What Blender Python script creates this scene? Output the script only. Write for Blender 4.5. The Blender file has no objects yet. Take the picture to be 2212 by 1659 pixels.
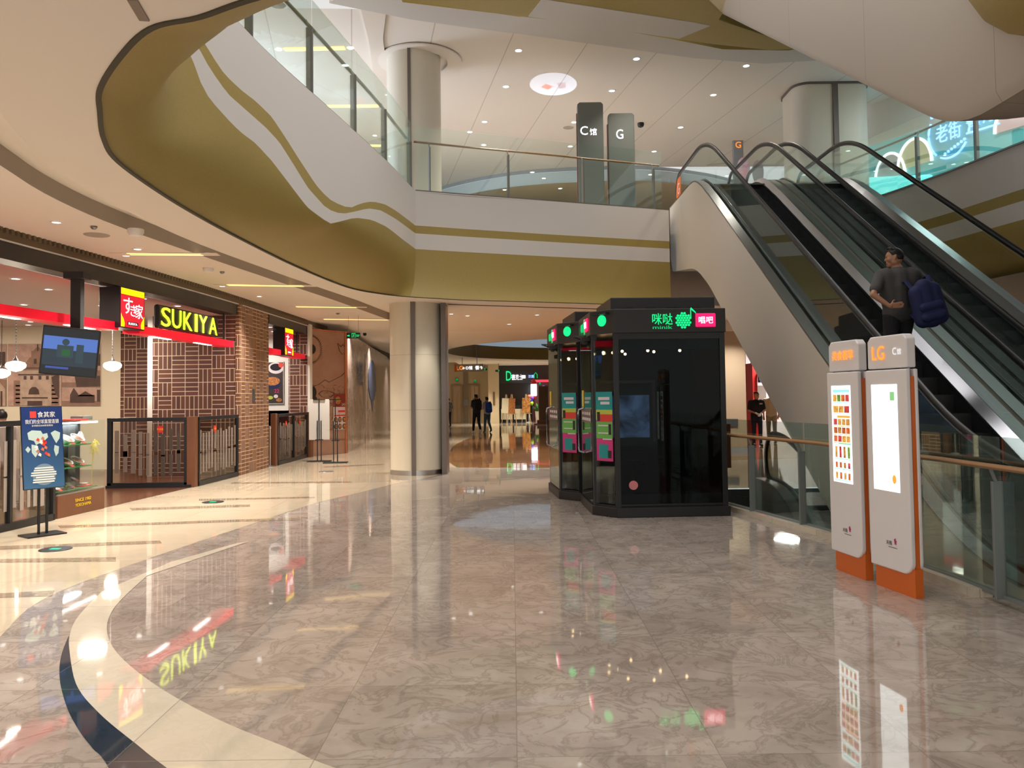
import bpy, math, random
from mathutils import Vector, Matrix, Quaternion
random.seed(7)
sc = bpy.context.scene
COL = sc.collection
R_ = math.radians

# ------------------------------------------------------------------ camera
F, CX, CY, EYE = 1720.0, 1106.0, 791.0, 1.6
p_, r_ = R_(2.2), R_(-0.75)
fw = Vector((0, math.cos(p_), math.sin(p_)))
up0 = Vector((0, -math.sin(p_), math.cos(p_)))
rt0 = Vector((1, 0, 0))
c_, s_ = math.cos(r_), math.sin(r_)
rt = rt0*c_ + up0*s_
up = -rt0*s_ + up0*c_
CAM = Vector((0, 0, EYE))
RM = Matrix((rt, up, -fw)).transposed()
cd = bpy.data.cameras.new('camera')
cam = bpy.data.objects.new('camera', cd)
COL.objects.link(cam)
cam.matrix_world = Matrix.Translation(CAM) @ RM.to_4x4()
cd.sensor_fit = 'HORIZONTAL'; cd.sensor_width = 36
cd.lens = F/2212*36
cd.shift_y = -(829.5-CY)/2212
cd.clip_end = 200; cd.clip_start = .05
sc.camera = cam

def ray(px, py): return RM @ Vector(((px-CX)/F, -(py-CY)/F, -1))
def atz(px, py, z=0.0):
    v = ray(px, py); return CAM + v*((z-EYE)/v.z)
def aty(px, py, Y):
    v = ray(px, py); return CAM + v*(Y/v.y)
def atx(px, py, X):
    v = ray(px, py); return CAM + v*(X/v.x)

# ------------------------------------------------------------------ world, exposure
w = bpy.data.worlds.new('world'); sc.world = w; w.use_nodes = True
w.node_tree.nodes['Background'].inputs[0].default_value = (1.0, .97, .95, 1)
w.node_tree.nodes['Background'].inputs[1].default_value = 0.70
sc.view_settings.view_transform = 'Standard'
sc.view_settings.look = 'None'
sc.view_settings.exposure = 0.2
sc.view_settings.gamma = 1
sc.view_settings.use_curve_mapping = False
sc.cycles.max_bounces = 8
sc.cycles.diffuse_bounces = 4
sc.cycles.glossy_bounces = 4
sc.cycles.transmission_bounces = 4
sc.cycles.transparent_max_bounces = 24
sc.cycles.caustics_reflective = False
sc.cycles.caustics_refractive = False
sc.cycles.sample_clamp_indirect = 4
sc.cycles.adaptive_threshold = .015

def area(name, loc, size, power, col=(1, .86, .7), rot=(0, 0, 0), sy=None, spread=None):
    l = bpy.data.lights.new(name, 'AREA'); l.energy = power; l.color = col
    l.shape = 'RECTANGLE' if sy else 'DISK'; l.size = size
    if sy: l.size_y = sy
    if spread: l.spread = spread
    o = bpy.data.objects.new(name, l); COL.objects.link(o)
    o.location = loc; o.rotation_euler = rot
    return o

# broad unseen panel added high over the atrium as fill light
area('atrium_fill', (3.0, 9.5, 15.0), 9, 1100, (1, .92, .85), (0, 0, 0), 9)

# ------------------------------------------------------------------ materials
MATS = {}
def mat(name, col=(.8, .8, .8), rough=.5, metal=0, emit=0, ecol=None, ior=1.45, coat=0, spec=None):
    m = bpy.data.materials.new(name); m.use_nodes = True
    b = m.node_tree.nodes['Principled BSDF']
    b.inputs['Base Color'].default_value = (*col, 1)
    b.inputs['Roughness'].default_value = rough
    b.inputs['Metallic'].default_value = metal
    b.inputs['IOR'].default_value = ior
    if coat: b.inputs['Coat Weight'].default_value = coat; b.inputs['Coat Roughness'].default_value = .05
    if emit:
        b.inputs['Emission Color'].default_value = (*(ecol or col), 1)
        b.inputs['Emission Strength'].default_value = emit
    MATS[name] = m
    return m

class NG:
    """tiny node-graph writer"""
    def __init__(s, m):
        s.t = m.node_tree; s.n = s.t.nodes; s.l = s.t.links; s.b = s.n['Principled BSDF']
    def put(s, sock, v):
        if isinstance(v, bpy.types.NodeSocket): s.l.new(v, sock)
        else: sock.default_value = v
    def math(s, op, a, b=0.0, c=0.0):
        n = s.n.new('ShaderNodeMath'); n.operation = op
        s.put(n.inputs[0], a); s.put(n.inputs[1], b); s.put(n.inputs[2], c)
        return n.outputs[0]
    def mix(s, f, a, b):
        n = s.n.new('ShaderNodeMix'); n.data_type = 'RGBA'
        s.put(n.inputs[0], f)
        s.put(n.inputs[6], a if isinstance(a, bpy.types.NodeSocket) else (*a, 1))
        s.put(n.inputs[7], b if isinstance(b, bpy.types.NodeSocket) else (*b, 1))
        return n.outputs[2]
    def coord(s):
        n = s.n.new('ShaderNodeNewGeometry')
        x = s.n.new('ShaderNodeSeparateXYZ'); s.l.new(n.outputs['Position'], x.inputs[0])
        return n.outputs['Position'], x.outputs[0], x.outputs[1], x.outputs[2]
    def noise(s, vec, scale, detail=4, rough=.5, dist=0):
        n = s.n.new('ShaderNodeTexNoise'); s.l.new(vec, n.inputs['Vector'])
        n.inputs['Scale'].default_value = scale; n.inputs['Detail'].default_value = detail
        n.inputs['Roughness'].default_value = rough; n.inputs['Distortion'].default_value = dist
        return n.outputs[0]
    def ramp(s, f, stops):
        n = s.n.new('ShaderNodeValToRGB'); s.l.new(f, n.inputs[0])
        e = n.color_ramp.elements
        while len(e) < len(stops): e.new(.5)
        for k, (p, c) in enumerate(stops):
            e[k].position = p; e[k].color = (*c, 1)
        return n.outputs[0]

def marble(name, c1, c2, vein, tile=.9, joint=(.2, .17, .14), rough=.035, vein_amt=1.0, bump=.0):
    m = mat(name, c1, rough, ior=1.75); g = NG(m)
    pos, x, y, z = g.coord()
    tx = g.math('DIVIDE', x, tile); ty = g.math('DIVIDE', y, tile)
    fx = g.math('FRACT', tx); fy = g.math('FRACT', ty)
    # every slab gets its own offset so veins break at the joints
    cx = g.math('FLOOR', tx); cy = g.math('FLOOR', ty)
    cmb = g.n.new('ShaderNodeCombineXYZ'); g.l.new(cx, cmb.inputs[0]); g.l.new(cy, cmb.inputs[1])
    wn = g.n.new('ShaderNodeTexWhiteNoise'); g.l.new(cmb.outputs[0], wn.inputs['Vector'])
    sc_ = g.n.new('ShaderNodeVectorMath'); sc_.operation = 'SCALE'; g.l.new(wn.outputs[1], sc_.inputs[0]); sc_.inputs[3].default_value = 6
    ad = g.n.new('ShaderNodeVectorMath'); ad.operation = 'ADD'; g.l.new(pos, ad.inputs[0]); g.l.new(sc_.outputs[0], ad.inputs[1])
    n1 = g.noise(ad.outputs[0], 2.2, 6, .6, .6)
    n2 = g.noise(ad.outputs[0], 3.4, 5, .62, 1.4)
    v = g.math('ABSOLUTE', g.math('SUBTRACT', n2, .5))
    veins = g.ramp(v, [(0, (1, 1, 1)), (.05, (0, 0, 0))])
    base = g.mix(g.ramp(n1, [(.35, (0, 0, 0)), (.65, (1, 1, 1))]), c1, c2)
    tone = g.math('MULTIPLY', g.math('SUBTRACT', wn.outputs[0], .5), .12)
    hs = g.n.new('ShaderNodeHueSaturation'); g.l.new(base, hs.inputs['Color'])
    g.put(hs.inputs['Value'], g.math('ADD', 1.0, tone))
    c = g.mix(g.math('MULTIPLY', veins, .55*vein_amt), hs.outputs[0], vein)
    e = g.math('MINIMUM', g.math('MINIMUM', fx, g.math('SUBTRACT', 1.0, fx)), g.math('MINIMUM', fy, g.math('SUBTRACT', 1.0, fy)))
    j = g.math('LESS_THAN', e, .003/tile*.9)
    c = g.mix(g.math('MULTIPLY', j, .6), c, joint)
    g.l.new(c, g.b.inputs['Base Color'])
    bn = g.noise(pos, .9, 2, .5)
    bp = g.n.new('ShaderNodeBump'); bp.inputs['Strength'].default_value = .05; bp.inputs['Distance'].default_value = .05
    g.l.new(bn, bp.inputs['Height']); g.l.new(bp.outputs[0], g.b.inputs['Normal'])
    return m

def brick(name, b1, b2, mortar, cell=.285, wj=.045):
    """mixed basket weave: square cells of three bricks, laid flat or on end at random"""
    m = mat(name, b1, .55); g = NG(m)
    pos, x, y, z = g.coord()
    u = g.math('DIVIDE', g.math('ADD', x, y), cell); v = g.math('DIVIDE', z, cell)
    cu = g.math('FLOOR', u); cv = g.math('FLOOR', v)
    lu = g.math('FRACT', u); lv = g.math('FRACT', v)
    cmb = g.n.new('ShaderNodeCombineXYZ'); g.l.new(cu, cmb.inputs[0]); g.l.new(cv, cmb.inputs[1])
    wn = g.n.new('ShaderNodeTexWhiteNoise'); g.l.new(cmb.outputs[0], wn.inputs['Vector'])
    par = g.math('MODULO', g.math('ABSOLUTE', g.math('ADD', cu, cv)), 2.0)
    fl = g.math('LESS_THAN', wn.outputs[0], .18)
    o = g.math('ABSOLUTE', g.math('SUBTRACT', par, fl))
    a = g.math('ADD', g.math('MULTIPLY', lu, g.math('SUBTRACT', 1.0, o)), g.math('MULTIPLY', lv, o))
    b = g.math('ADD', g.math('MULTIPLY', lv, g.math('SUBTRACT', 1.0, o)), g.math('MULTIPLY', lu, o))
    b3 = g.math('MULTIPLY', b, 3.0); fb = g.math('FRACT', b3)
    e1 = g.math('MULTIPLY', g.math('MINIMUM', a, g.math('SUBTRACT', 1.0, a)), 3.0)
    e2 = g.math('MINIMUM', fb, g.math('SUBTRACT', 1.0, fb))
    e = g.math('MINIMUM', e1, e2)
    j = g.math('LESS_THAN', e, wj*1.6)
    c3 = g.n.new('ShaderNodeCombineXYZ'); g.l.new(cu, c3.inputs[0]); g.l.new(cv, c3.inputs[1]); g.l.new(g.math('FLOOR', b3), c3.inputs[2])
    w2 = g.n.new('ShaderNodeTexWhiteNoise'); g.l.new(c3.outputs[0], w2.inputs['Vector'])
    c = g.mix(w2.outputs[0], b1, b2)
    c = g.mix(j, c, mortar)
    g.l.new(c, g.b.inputs['Base Color'])
    bp = g.n.new('ShaderNodeBump'); bp.inputs['Strength'].default_value = .5; bp.inputs['Distance'].default_value = .01
    g.l.new(g.math('SUBTRACT', 1.0, j), bp.inputs['Height']); g.l.new(bp.outputs[0], g.b.inputs['Normal'])
    return m

def wood(name, c1, c2, rough=.4, sx=3, sy=3, sz=.6):
    m = mat(name, c1, rough); g = NG(m)
    pos, x, y, z = g.coord()
    mp = g.n.new('ShaderNodeMapping'); g.l.new(pos, mp.inputs[0]); mp.inputs['Scale'].default_value = (sx, sy, sz)
    n = g.noise(mp.outputs[0], 6, 5, .6, .5)
    g.l.new(g.mix(n, c1, c2), g.b.inputs['Base Color'])
    return m

def speckle(name, c1, c2, scale, rough=.6, lo=.4, hi=.6, metal=0):
    m = mat(name, c1, rough, metal); g = NG(m)
    pos, x, y, z = g.coord()
    n = g.noise(pos, scale, 5, .6, .4)
    g.l.new(g.mix(g.ramp(n, [(lo, (0, 0, 0)), (hi, (1, 1, 1))]), c1, c2), g.b.inputs['Base Color'])
    return m

def glass(name, tint=(.80, .92, .88), gloss=.10, rough=.0, fres=.4):
    m = bpy.data.materials.new(name); m.use_nodes = True
    t = m.node_tree; t.nodes.clear()
    out = t.nodes.new('ShaderNodeOutputMaterial')
    mx = t.nodes.new('ShaderNodeMixShader')
    tr = t.nodes.new('ShaderNodeBsdfTransparent'); tr.inputs[0].default_value = (*tint, 1)
    gl = t.nodes.new('ShaderNodeBsdfGlossy'); gl.inputs['Roughness'].default_value = rough; gl.inputs[0].default_value = (.9, 1, .97, 1)
    fr = t.nodes.new('ShaderNodeFresnel'); fr.inputs[0].default_value = 1.5
    md = t.nodes.new('ShaderNodeMath'); md.operation = 'MULTIPLY_ADD'; md.inputs[1].default_value = fres; md.inputs[2].default_value = gloss
    md.use_clamp = True
    t.links.new(fr.outputs[0], md.inputs[0]); t.links.new(md.outputs[0], mx.inputs[0])
    t.links.new(tr.outputs[0], mx.inputs[1]); t.links.new(gl.outputs[0], mx.inputs[2]); t.links.new(mx.outputs[0], out.inputs[0])
    MATS[name] = m
    return m

cream = mat('cream_ceiling', (.76, .69, .61), .75)
lilac = mat('pale_ceiling', (.80, .74, .67), .75)
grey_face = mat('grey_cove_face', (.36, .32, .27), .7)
fascia_white = mat('fascia_paint', (.60, .57, .54), .55)
olive = speckle('gold_paint', (.335, .250, .070), (.305, .226, .062), 60, .5)
esc_clad = mat('escalator_cladding', (.56, .51, .44), .5)
slab_grey = mat('slab_top', (.55, .5, .45), .5)
col_cream = mat('column_cream', (.66, .61, .50), .4)
col_strip = mat('column_bronze', (.16, .135, .12), .35, .5)
steel = mat('brushed_steel', (.55, .55, .56), .28, 1)
steel_esc = mat('escalator_steel', (.27, .28, .29), .3, 1)
steel_dk = mat('dark_steel', (.20, .20, .205), .35, .8)
steel_br = mat('bright_steel', (.42, .44, .48), .26, 1)
black = mat('black_paint', (.012, .012, .013), .35)
black_m = mat('black_matte', (.02, .02, .02), .7)
rubber = mat('black_rubber', (.006, .006, .008), .38)
white = mat('white_paint', (.78, .77, .75), .45)
beige_wall = mat('beige_wall', (.62, .52, .38), .6)
m_brown = marble('brown_marble', (.325, .275, .24), (.445, .39, .345), (.155, .12, .095), vein_amt=.75)
m_white = marble('white_marble', (.66, .60, .49), (.60, .54, .43), (.45, .39, .3), .9, vein_amt=.3)
m_blue = marble('blue_black_marble', (.018, .03, .048), (.03, .045, .065), (.06, .075, .09), .9, vein_amt=.4)
m_cream = marble('cream_tile', (.60, .51, .38), (.55, .465, .345), (.5, .4, .28), .9, (.3, .25, .2), vein_amt=.2)
m_stripe = marble('taupe_stripe', (.36, .28, .2), (.32, .25, .18), (.2, .16, .12), .9)
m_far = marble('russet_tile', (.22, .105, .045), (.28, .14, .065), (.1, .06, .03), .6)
m_brick = brick('brick_red', (.13, .045, .03), (.085, .03, .022), (.62, .5, .38))
m_brick2 = brick('brick_tan', (.20, .085, .045), (.14, .06, .035), (.66, .52, .34), .25, .05)
wood_br = wood('brown_wood', (.17, .065, .028), (.11, .042, .02), .35)
wood_hr = wood('handrail_wood', (.34, .19, .09), (.27, .14, .06), .35)
wood_floor = wood('shop_wood_floor', (.14, .055, .03), (.1, .04, .022), .2, 1, 5, 1)
gl = glass('clear_glass', (.945, .985, .972), .012)
gl_esc = glass('escalator_glass', (.955, .982, .972), .0, fres=.22)
gl_dark = glass('tinted_glass', (.87, .925, .90), .02)
gl_booth = glass('booth_glass', (.50, .52, .54), -.01, fres=.5)
gl_side = glass('door_glass', (.66, .68, .64), .45)
gl_case = glass('case_glass', (.97, .985, .98), -.01, fres=.22)
frost = mat('frosted_strip', (.30, .26, .24), .6)
red = mat('lit_red', (.70, .005, .02), .4, emit=.30, ecol=(1, .0, .03))
red_p = mat('red_paint', (.55, .02, .02), .45)
yellow = mat('lit_yellow', (1, .75, .0), .4, emit=1.0, ecol=(1, .8, 0))
sign_red = mat('lit_sign_red', (.55, .01, .03), .4, emit=.55, ecol=(.9, .01, .04))
lime = mat('lit_lime', (.8, 1, .1), .4, emit=1.4, ecol=(.72, 1, .02))
em_white = mat('lit_white', (1, 1, 1), .4, emit=4, ecol=(1, .96, .9))
em_soft = mat('lit_soft_white', (1, 1, 1), .4, emit=1.4, ecol=(1, .98, 1))
em_warm = mat('lit_warm_bulb', (1, .8, .5), .4, emit=22, ecol=(1, .62, .28))
em_slot = mat('lit_yellow_slot', (1, .8, .4), .4, emit=1.6, ecol=(1, .68, .22))
em_green = mat('lit_green', (.0, .5, .15), .4, emit=.95, ecol=(.0, 1, .26))
em_green_d = mat('lit_green_dim', (.0, .5, .2), .4, emit=.4, ecol=(.0, 1, .26))
em_blue = mat('lit_blue', (.2, .4, 1), .4, emit=2.2, ecol=(.25, .45, 1))
em_dim = mat('lit_dim_white', (.6, .6, .6), .4, emit=.55, ecol=(1, 1, 1))
em_cyan = mat('lit_cyan', (.2, .8, .8), .4, emit=1.1, ecol=(.2, .9, .9))
em_orange = mat('lit_orange', (1, .35, .05), .4, emit=.9, ecol=(1, .28, .03))
orange = mat('orange_paint', (.62, .13, .015), .4)
kiosk_white = mat('kiosk_white', (.74, .72, .73), .3)
kiosk_grey = mat('kiosk_grey', (.15, .165, .15), .35)
magenta = mat('magenta_print', (.55, .03, .2), .5)
teal = mat('teal_print', (.0, .26, .27), .5)
lime_p = mat('lime_print', (.42, .5, .06), .5)
green_p = mat('green_print', (.12, .4, .08), .5)
red_pr = mat('red_print', (.6, .04, .03), .5)
yel_pr = mat('yellow_print', (.8, .55, .03), .5)
navy = mat('navy_print', (.012, .04, .16), .4)
grass_g = mat('green_turf', (.03, .16, .03), .8)
skin = mat('skin', (.50, .27, .17), .5)
skin_d = mat('skin_tan', (.34, .17, .10), .5)
hair_m = mat('black_hair', (.008, .007, .006), .45)
cl_black = mat('black_cloth', (.012, .012, .016), .85)
cl_navy = mat('navy_cloth', (.015, .022, .045), .85)
cl_white = mat('white_cloth', (.62, .58, .62), .85)
cl_jean = mat('blue_denim', (.08, .14, .22), .85)
cl_blue = mat('blue_cloth', (.01, .07, .42), .7)
cl_blue_d = mat('dark_blue_cloth', (.008, .014, .07), .75)
cl_beige = mat('beige_cloth', (.50, .45, .34), .85)
cl_khaki = mat('khaki_cloth', (.30, .29, .22), .85)
cl_grey = mat('grey_cloth', (.065, .063, .062), .9)
shoe_w = mat('white_shoe', (.75, .74, .74), .5)
shoe_b = mat('brown_shoe', (.1, .07, .05), .6)
glove = mat('white_glove', (.8, .8, .78), .7)

# ------------------------------------------------------------------ mesh builder
class MB:
    def __init__(s): s.v = []; s.f = []
    def add(s, vs, fs):
        b = len(s.v); s.v += [Vector(v) for v in vs]; s.f += [tuple(i+b for i in f) for f in fs]; return s
    def box(s, x0, x1, y0, y1, z0, z1):
        return s.add([(x0, y0, z0), (x1, y0, z0), (x1, y1, z0), (x0, y1, z0), (x0, y0, z1), (x1, y0, z1), (x1, y1, z1), (x0, y1, z1)],
                     [(0, 3, 2, 1), (4, 5, 6, 7), (0, 1, 5, 4), (1, 2, 6, 5), (2, 3, 7, 6), (3, 0, 4, 7)])
    def obox(s, c, ax, ay, az, hx, hy, hz):
        c = Vector(c); ax = Vector(ax)*hx; ay = Vector(ay)*hy; az = Vector(az)*hz
        return s.add([c-ax-ay-az, c+ax-ay-az, c+ax+ay-az, c-ax+ay-az, c-ax-ay+az, c+ax-ay+az, c+ax+ay+az, c-ax+ay+az],
                     [(0, 3, 2, 1), (4, 5, 6, 7), (0, 1, 5, 4), (1, 2, 6, 5), (2, 3, 7, 6), (3, 0, 4, 7)])
    def bar(s, a, b, wd, ht, upv=(0, 0, 1)):
        a = Vector(a); b = Vector(b); d = (b-a); L = d.length; d.normalize()
        sd = d.cross(Vector(upv))
        if sd.length < 1e-4: sd = Vector((1, 0, 0))
        sd.normalize(); u = sd.cross(d)
        return s.obox((a+b)/2, d, sd, u, L/2, wd/2, ht/2)
    def quad(s, a, b, c, d): return s.add([a, b, c, d], [(0, 1, 2, 3)])
    def poly(s, pts): return s.add(pts, [tuple(range(len(pts)))])
    def prism(s, pts, z0, z1):
        n = len(pts)
        vs = [(p[0], p[1], z0) for p in pts] + [(p[0], p[1], z1) for p in pts]
        return s.add(vs, [tuple(range(n-1, -1, -1)), tuple(range(n, 2*n))] + [(i, (i+1) % n, n+(i+1) % n, n+i) for i in range(n)])
    def extr(s, pts, d):
        n = len(pts); d = Vector(d); pts = [Vector(p) for p in pts]
        return s.add(pts + [p+d for p in pts], [tuple(range(n-1, -1, -1)), tuple(range(n, 2*n))] + [(i, (i+1) % n, n+(i+1) % n, n+i) for i in range(n)])
    def grid(s, rows, close=False):
        n = len(rows[0]); vs = [p for r in rows for p in r]; fs = []
        for i in range(len(rows)-1):
            for j in range(n if close else n-1):
                k = (j+1) % n
                fs.append((i*n+j, i*n+k, (i+1)*n+k, (i+1)*n+j))
        return s.add(vs, fs)
    def tube(s, pts, r, n=10, flat=None, upv=(0, 0, 1)):
        pts = [Vector(p) for p in pts]; rows = []
        for i, p in enumerate(pts):
            d = (pts[min(i+1, len(pts)-1)] - pts[max(i-1, 0)]).normalized()
            sd = d.cross(Vector(upv))
            if sd.length < 1e-3: sd = d.cross(Vector((0, 1, 0)))
            if sd.length < 1e-3: sd = d.cross(Vector((1, 0, 0)))
            sd.normalize(); u = sd.cross(d)
            rr = r[i] if isinstance(r, (list, tuple)) else r
            ra, rb = (rr, rr) if flat is None else flat
            rows.append([p + sd*ra*math.cos(2*math.pi*k/n) + u*rb*math.sin(2*math.pi*k/n) for k in range(n)])
        s.grid(rows, True)
        b = len(s.v); m_ = len(rows)
        s.f.append(tuple(b-m_*n+k for k in range(n-1, -1, -1))); s.f.append(tuple(b-n+k for k in range(n)))
        return s
    def lathe(s, prof, c, n=20, cap=True):
        c = Vector(c)
        rows = [[c + Vector((r*math.cos(2*math.pi*k/n), r*math.sin(2*math.pi*k/n), z)) for k in range(n)] for r, z in prof]
        s.grid(rows, True)
        if cap:
            b = len(s.v)
            s.f.append(tuple(b-len(rows)*n+k for k in range(n-1, -1, -1))); s.f.append(tuple(b-n+k for k in range(n)))
        return s
    def disc(s, c, nrm, r, th=.01, n=24, ry=None):
        nrm = Vector(nrm).normalized(); a = nrm.orthogonal().normalized(); b = nrm.cross(a)
        if abs(nrm.z) < .9: a = Vector((0, 0, 1)).cross(nrm).normalized(); b = nrm.cross(a)
        pts = [Vector(c)+a*r*math.cos(2*math.pi*k/n)+b*(ry or r)*math.sin(2*math.pi*k/n) for k in range(n)]
        return s.extr(pts, nrm*th)
    def ball(s, c, r, n=14, sc3=(1, 1, 1)):
        c = Vector(c); rows = []
        for i in range(1, n):
            a = math.pi*i/n
            rows.append([c+Vector((r*sc3[0]*math.sin(a)*math.cos(2*math.pi*k/n), r*sc3[1]*math.sin(a)*math.sin(2*math.pi*k/n), r*sc3[2]*math.cos(a))) for k in range(n)])
        s.grid(rows, True); b = len(s.v)
        s.f.append(tuple(b-(n-1)*n+k for k in range(n))); s.f.append(tuple(b-n+k for k in range(n-1, -1, -1)))
        return s
    def build(s, name, m, parent=None, bevel=0, smooth=False, seg=2, world=True, **props):
        me = bpy.data.meshes.new(name)
        vs = s.v
        if parent is not None and world:
            inv = MW[parent.name].inverted(); vs = [inv @ v for v in vs]
            o_loc = None
        me.from_pydata([tuple(v) for v in vs], [], s.f)
        import bmesh
        bm = bmesh.new(); bm.from_mesh(me)
        bmesh.ops.recalc_face_normals(bm, faces=bm.faces)
        bm.to_mesh(me); bm.free()
        me.materials.append(m)
        if smooth:
            for p in me.polygons: p.use_smooth = True
        o = bpy.data.objects.new(name, me); COL.objects.link(o)
        if parent is not None:
            o.parent = parent; MW[o.name] = MW[parent.name].copy()
        else:
            MW[o.name] = Matrix.Identity(4)
        if bevel:
            b = o.modifiers.new('bevel', 'BEVEL'); b.width = bevel; b.segments = seg; b.limit_method = 'ANGLE'; b.angle_limit = R_(35)
        if smooth is True:
            try: me.set_sharp_from_angle(angle=R_(40))
            except Exception: pass
        for k, v in props.items(): o[k] = v
        return o
MW = {}

def thing(name, label, cat, loc=(0, 0, 0), rz=0, group=None):
    o = bpy.data.objects.new(name, None); COL.objects.link(o); o.empty_display_size = .1
    o.location = loc; o.rotation_euler = (0, 0, rz)
    MW[o.name] = Matrix.Translation(Vector(loc)) @ Matrix.Rotation(rz, 4, 'Z')
    o['label'] = label; o['category'] = cat
    if group: o['group'] = group
    return o
def tag(o, label, cat, group=None):
    o['label'] = label; o['category'] = cat
    if group: o['group'] = group
    return o
def struct(name, mb, m, parent=None, **k):
    o = mb.build(name, m, parent, **k)
    if parent is None: o['kind'] = 'structure'
    return o
def copy_tree(o, parent=None):
    c = o.copy(); COL.objects.link(c)
    if parent is not None: c.parent = parent
    MW[c.name] = MW[o.name].copy()
    for ch in [x for x in ALLCH(o)]: copy_tree(ch, c)
    return c
def ALLCH(o): return [x for x in COL.objects if x.parent == o]
def recentre(o):
    """single-mesh thing: put the origin at the middle of its base"""
    me = o.data; vs = [v.co for v in me.vertices]
    c = Vector(((min(v.x for v in vs)+max(v.x for v in vs))/2, (min(v.y for v in vs)+max(v.y for v in vs))/2, min(v.z for v in vs)))
    me.transform(Matrix.Translation(-c)); o.location = c; MW[o.name] = Matrix.Translation(c)
    return o

_fc = {}
def text(body, h, c, right, upv, m, parent, name='lettering', depth=.006, width=None, align='CENTER', squeeze=None, **props):
    """lettering of cap height h centred on c, in the plane of right/up, raised by depth"""
    if body not in _fc:
        cu = bpy.data.curves.new('t', 'FONT'); cu.body = body; cu.extrude = .02; cu.resolution_u = 3
        o = bpy.data.objects.new('t', cu); COL.objects.link(o)
        dg = bpy.context.evaluated_depsgraph_get()
        me = bpy.data.meshes.new_from_object(o.evaluated_get(dg))
        _fc[body] = ([v.co.copy() for v in me.vertices], [tuple(p.vertices) for p in me.polygons])
        bpy.data.objects.remove(o); bpy.data.meshes.remove(me)
    vs, fs = _fc[body]
    x0, x1 = min(v.x for v in vs), max(v.x for v in vs); y0, y1 = min(v.y for v in vs), max(v.y for v in vs)
    k = h/(y1-y0); kx = k if width is None else width/(x1-x0)
    right = Vector(right).normalized(); upv = Vector(upv).normalized(); n = right.cross(upv)
    c = Vector(c)
    mb = MB()
    mb.add([c + right*((v.x-(x0+x1)/2)*kx) + upv*((v.y-(y0+y1)/2)*k) + n*((v.z+.02)/.04*depth) for v in vs], fs)
    return mb.build(name, m, parent, **props)

def spline(pts, n=8, closed=False):
    """Catmull-Rom through tuples of any dimension"""
    out = []; N = len(pts); P = [Vector(p) for p in pts]
    for i in range(N-1):
        a = P[max(i-1, 0)]; b = P[i]; c = P[i+1]; d = P[min(i+2, N-1)]
        for k in range(n):
            t = k/n
            out.append(.5*((2*b) + (c-a)*t + (2*a-5*b+4*c-d)*t*t + (3*b-a-3*c+d)*t**3))
    out.append(P[-1]); return out
def interp(tab, x):
    if x <= tab[0][0]: return tab[0][1]
    for (a, u), (b, v) in zip(tab, tab[1:]):
        if x <= b: return u+(v-u)*(x-a)/(b-a)
    return tab[-1][1]
# ------------------------------------------------------------------ the ground level floor
ZC = 3.6           # soffit over the ground level
rail_px = [(1563, 1095), (1680, 1128), (1795, 1160), (1900, 1200), (1995, 1239), (2080, 1266), (2165, 1290)]
rail_xy = [atz(*p) for p in rail_px]
RP = [Vector((2.86, 13.6, 0))] + [Vector((min(v.x, 3.64), v.y, 0)) for v in rail_xy]
hole = [(v.x+.06, v.y) for v in RP] + [(6.9, RP[-1].y-.1), (6.9, 13.6)]
fb = MB()
hx = [h for h in hole]
outer = [(-18, 60), (-18, -4), (18, -4), (18, 60)]
# the floor as four fields round the stairwell opening
left = [(-18, -4)] + [(hx[-2][0], -4)] + [(6.9, hx[-2][1])] + [hx[7]] + hx[6::-1] + [(hx[0][0], 60), (-18, 60)]
fb.poly([(x, y, 0) for x, y in left])
fb.poly([(hx[0][0], 13.6, 0), (6.9, 13.6, 0), (6.9, 60, 0), (hx[0][0], 60, 0)])
fb.poly([(6.9, -4, 0), (18, -4, 0), (18, 60, 0), (6.9, 60, 0)])
floor = struct('floor', fb, m_brown)
for poly in floor.data.polygons:
    if poly.normal.z < 0: poly.flip()
def inlay(name, pts, m, z):
    mb = MB().poly([(x, y, z) for x, y in pts]); o = struct(name, mb, m)
    for q in o.data.polygons:
        if q.normal.z < 0: q.flip()
    return o
def fl(pl): return [(v.x, v.y) for v in (atz(*p) for p in pl)]
def sp2(pl, n=6): return [(v[0], v[1]) for v in spline(pl, n)]
edge = [(-1.0, 1.5), (-2.4, 3.0), (-3.1, 4.4), (-3.52, 5.5), (-3.79, 6.27), (-3.86, 6.9), (-3.80, 7.6), (-3.67, 8.6), (-3.47, 9.9), (-3.09, 12.19), (-2.71, 13.42), (-2.2, 15.0), (-1.6, 16.4), (-1.5, 18.3)]
inlay('floor_cream', sp2(edge) + [(2.6, 18.9), (5, 20.5), (14, 24), (14, 56), (-14, 56), (-14, 1.5)], m_cream, .001)
bo = sp2(fl([(219, 1279), (164, 1339), (149, 1398), (164, 1478), (214, 1542), (298, 1612), (358, 1659)]) + [(-.7, 2.75), (.6, 2.2), (2, 2)])
bi = sp2(fl([(318, 1244), (259, 1299), (234, 1339), (234, 1378), (259, 1418), (318, 1468), (398, 1518), (497, 1567), (622, 1617), (721, 1659)]) + [(-.1, 3.1), (1, 2.75), (2.2, 2.7)])
bi = [(-3.0, 9.1), (-3.2, 8.2)] + bi
bo = [(-3.1, 9.0), (-3.42, 8.0)] + bo
inlay('floor_white_band', bo + bi[::-1], m_white, .003)
bb = sp2(fl([(149, 1373), (132, 1418), (129, 1468), (144, 1528), (169, 1577), (199, 1617), (234, 1659)]) + [(-1.2, 2.75), (-.2, 2.0), (1, 1.6)])
bw = sp2(fl([(149, 1373), (149, 1398), (164, 1478), (214, 1542), (298, 1612), (358, 1659)]) + [(-.7, 2.75), (.6, 2.2), (2, 2)])
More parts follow.
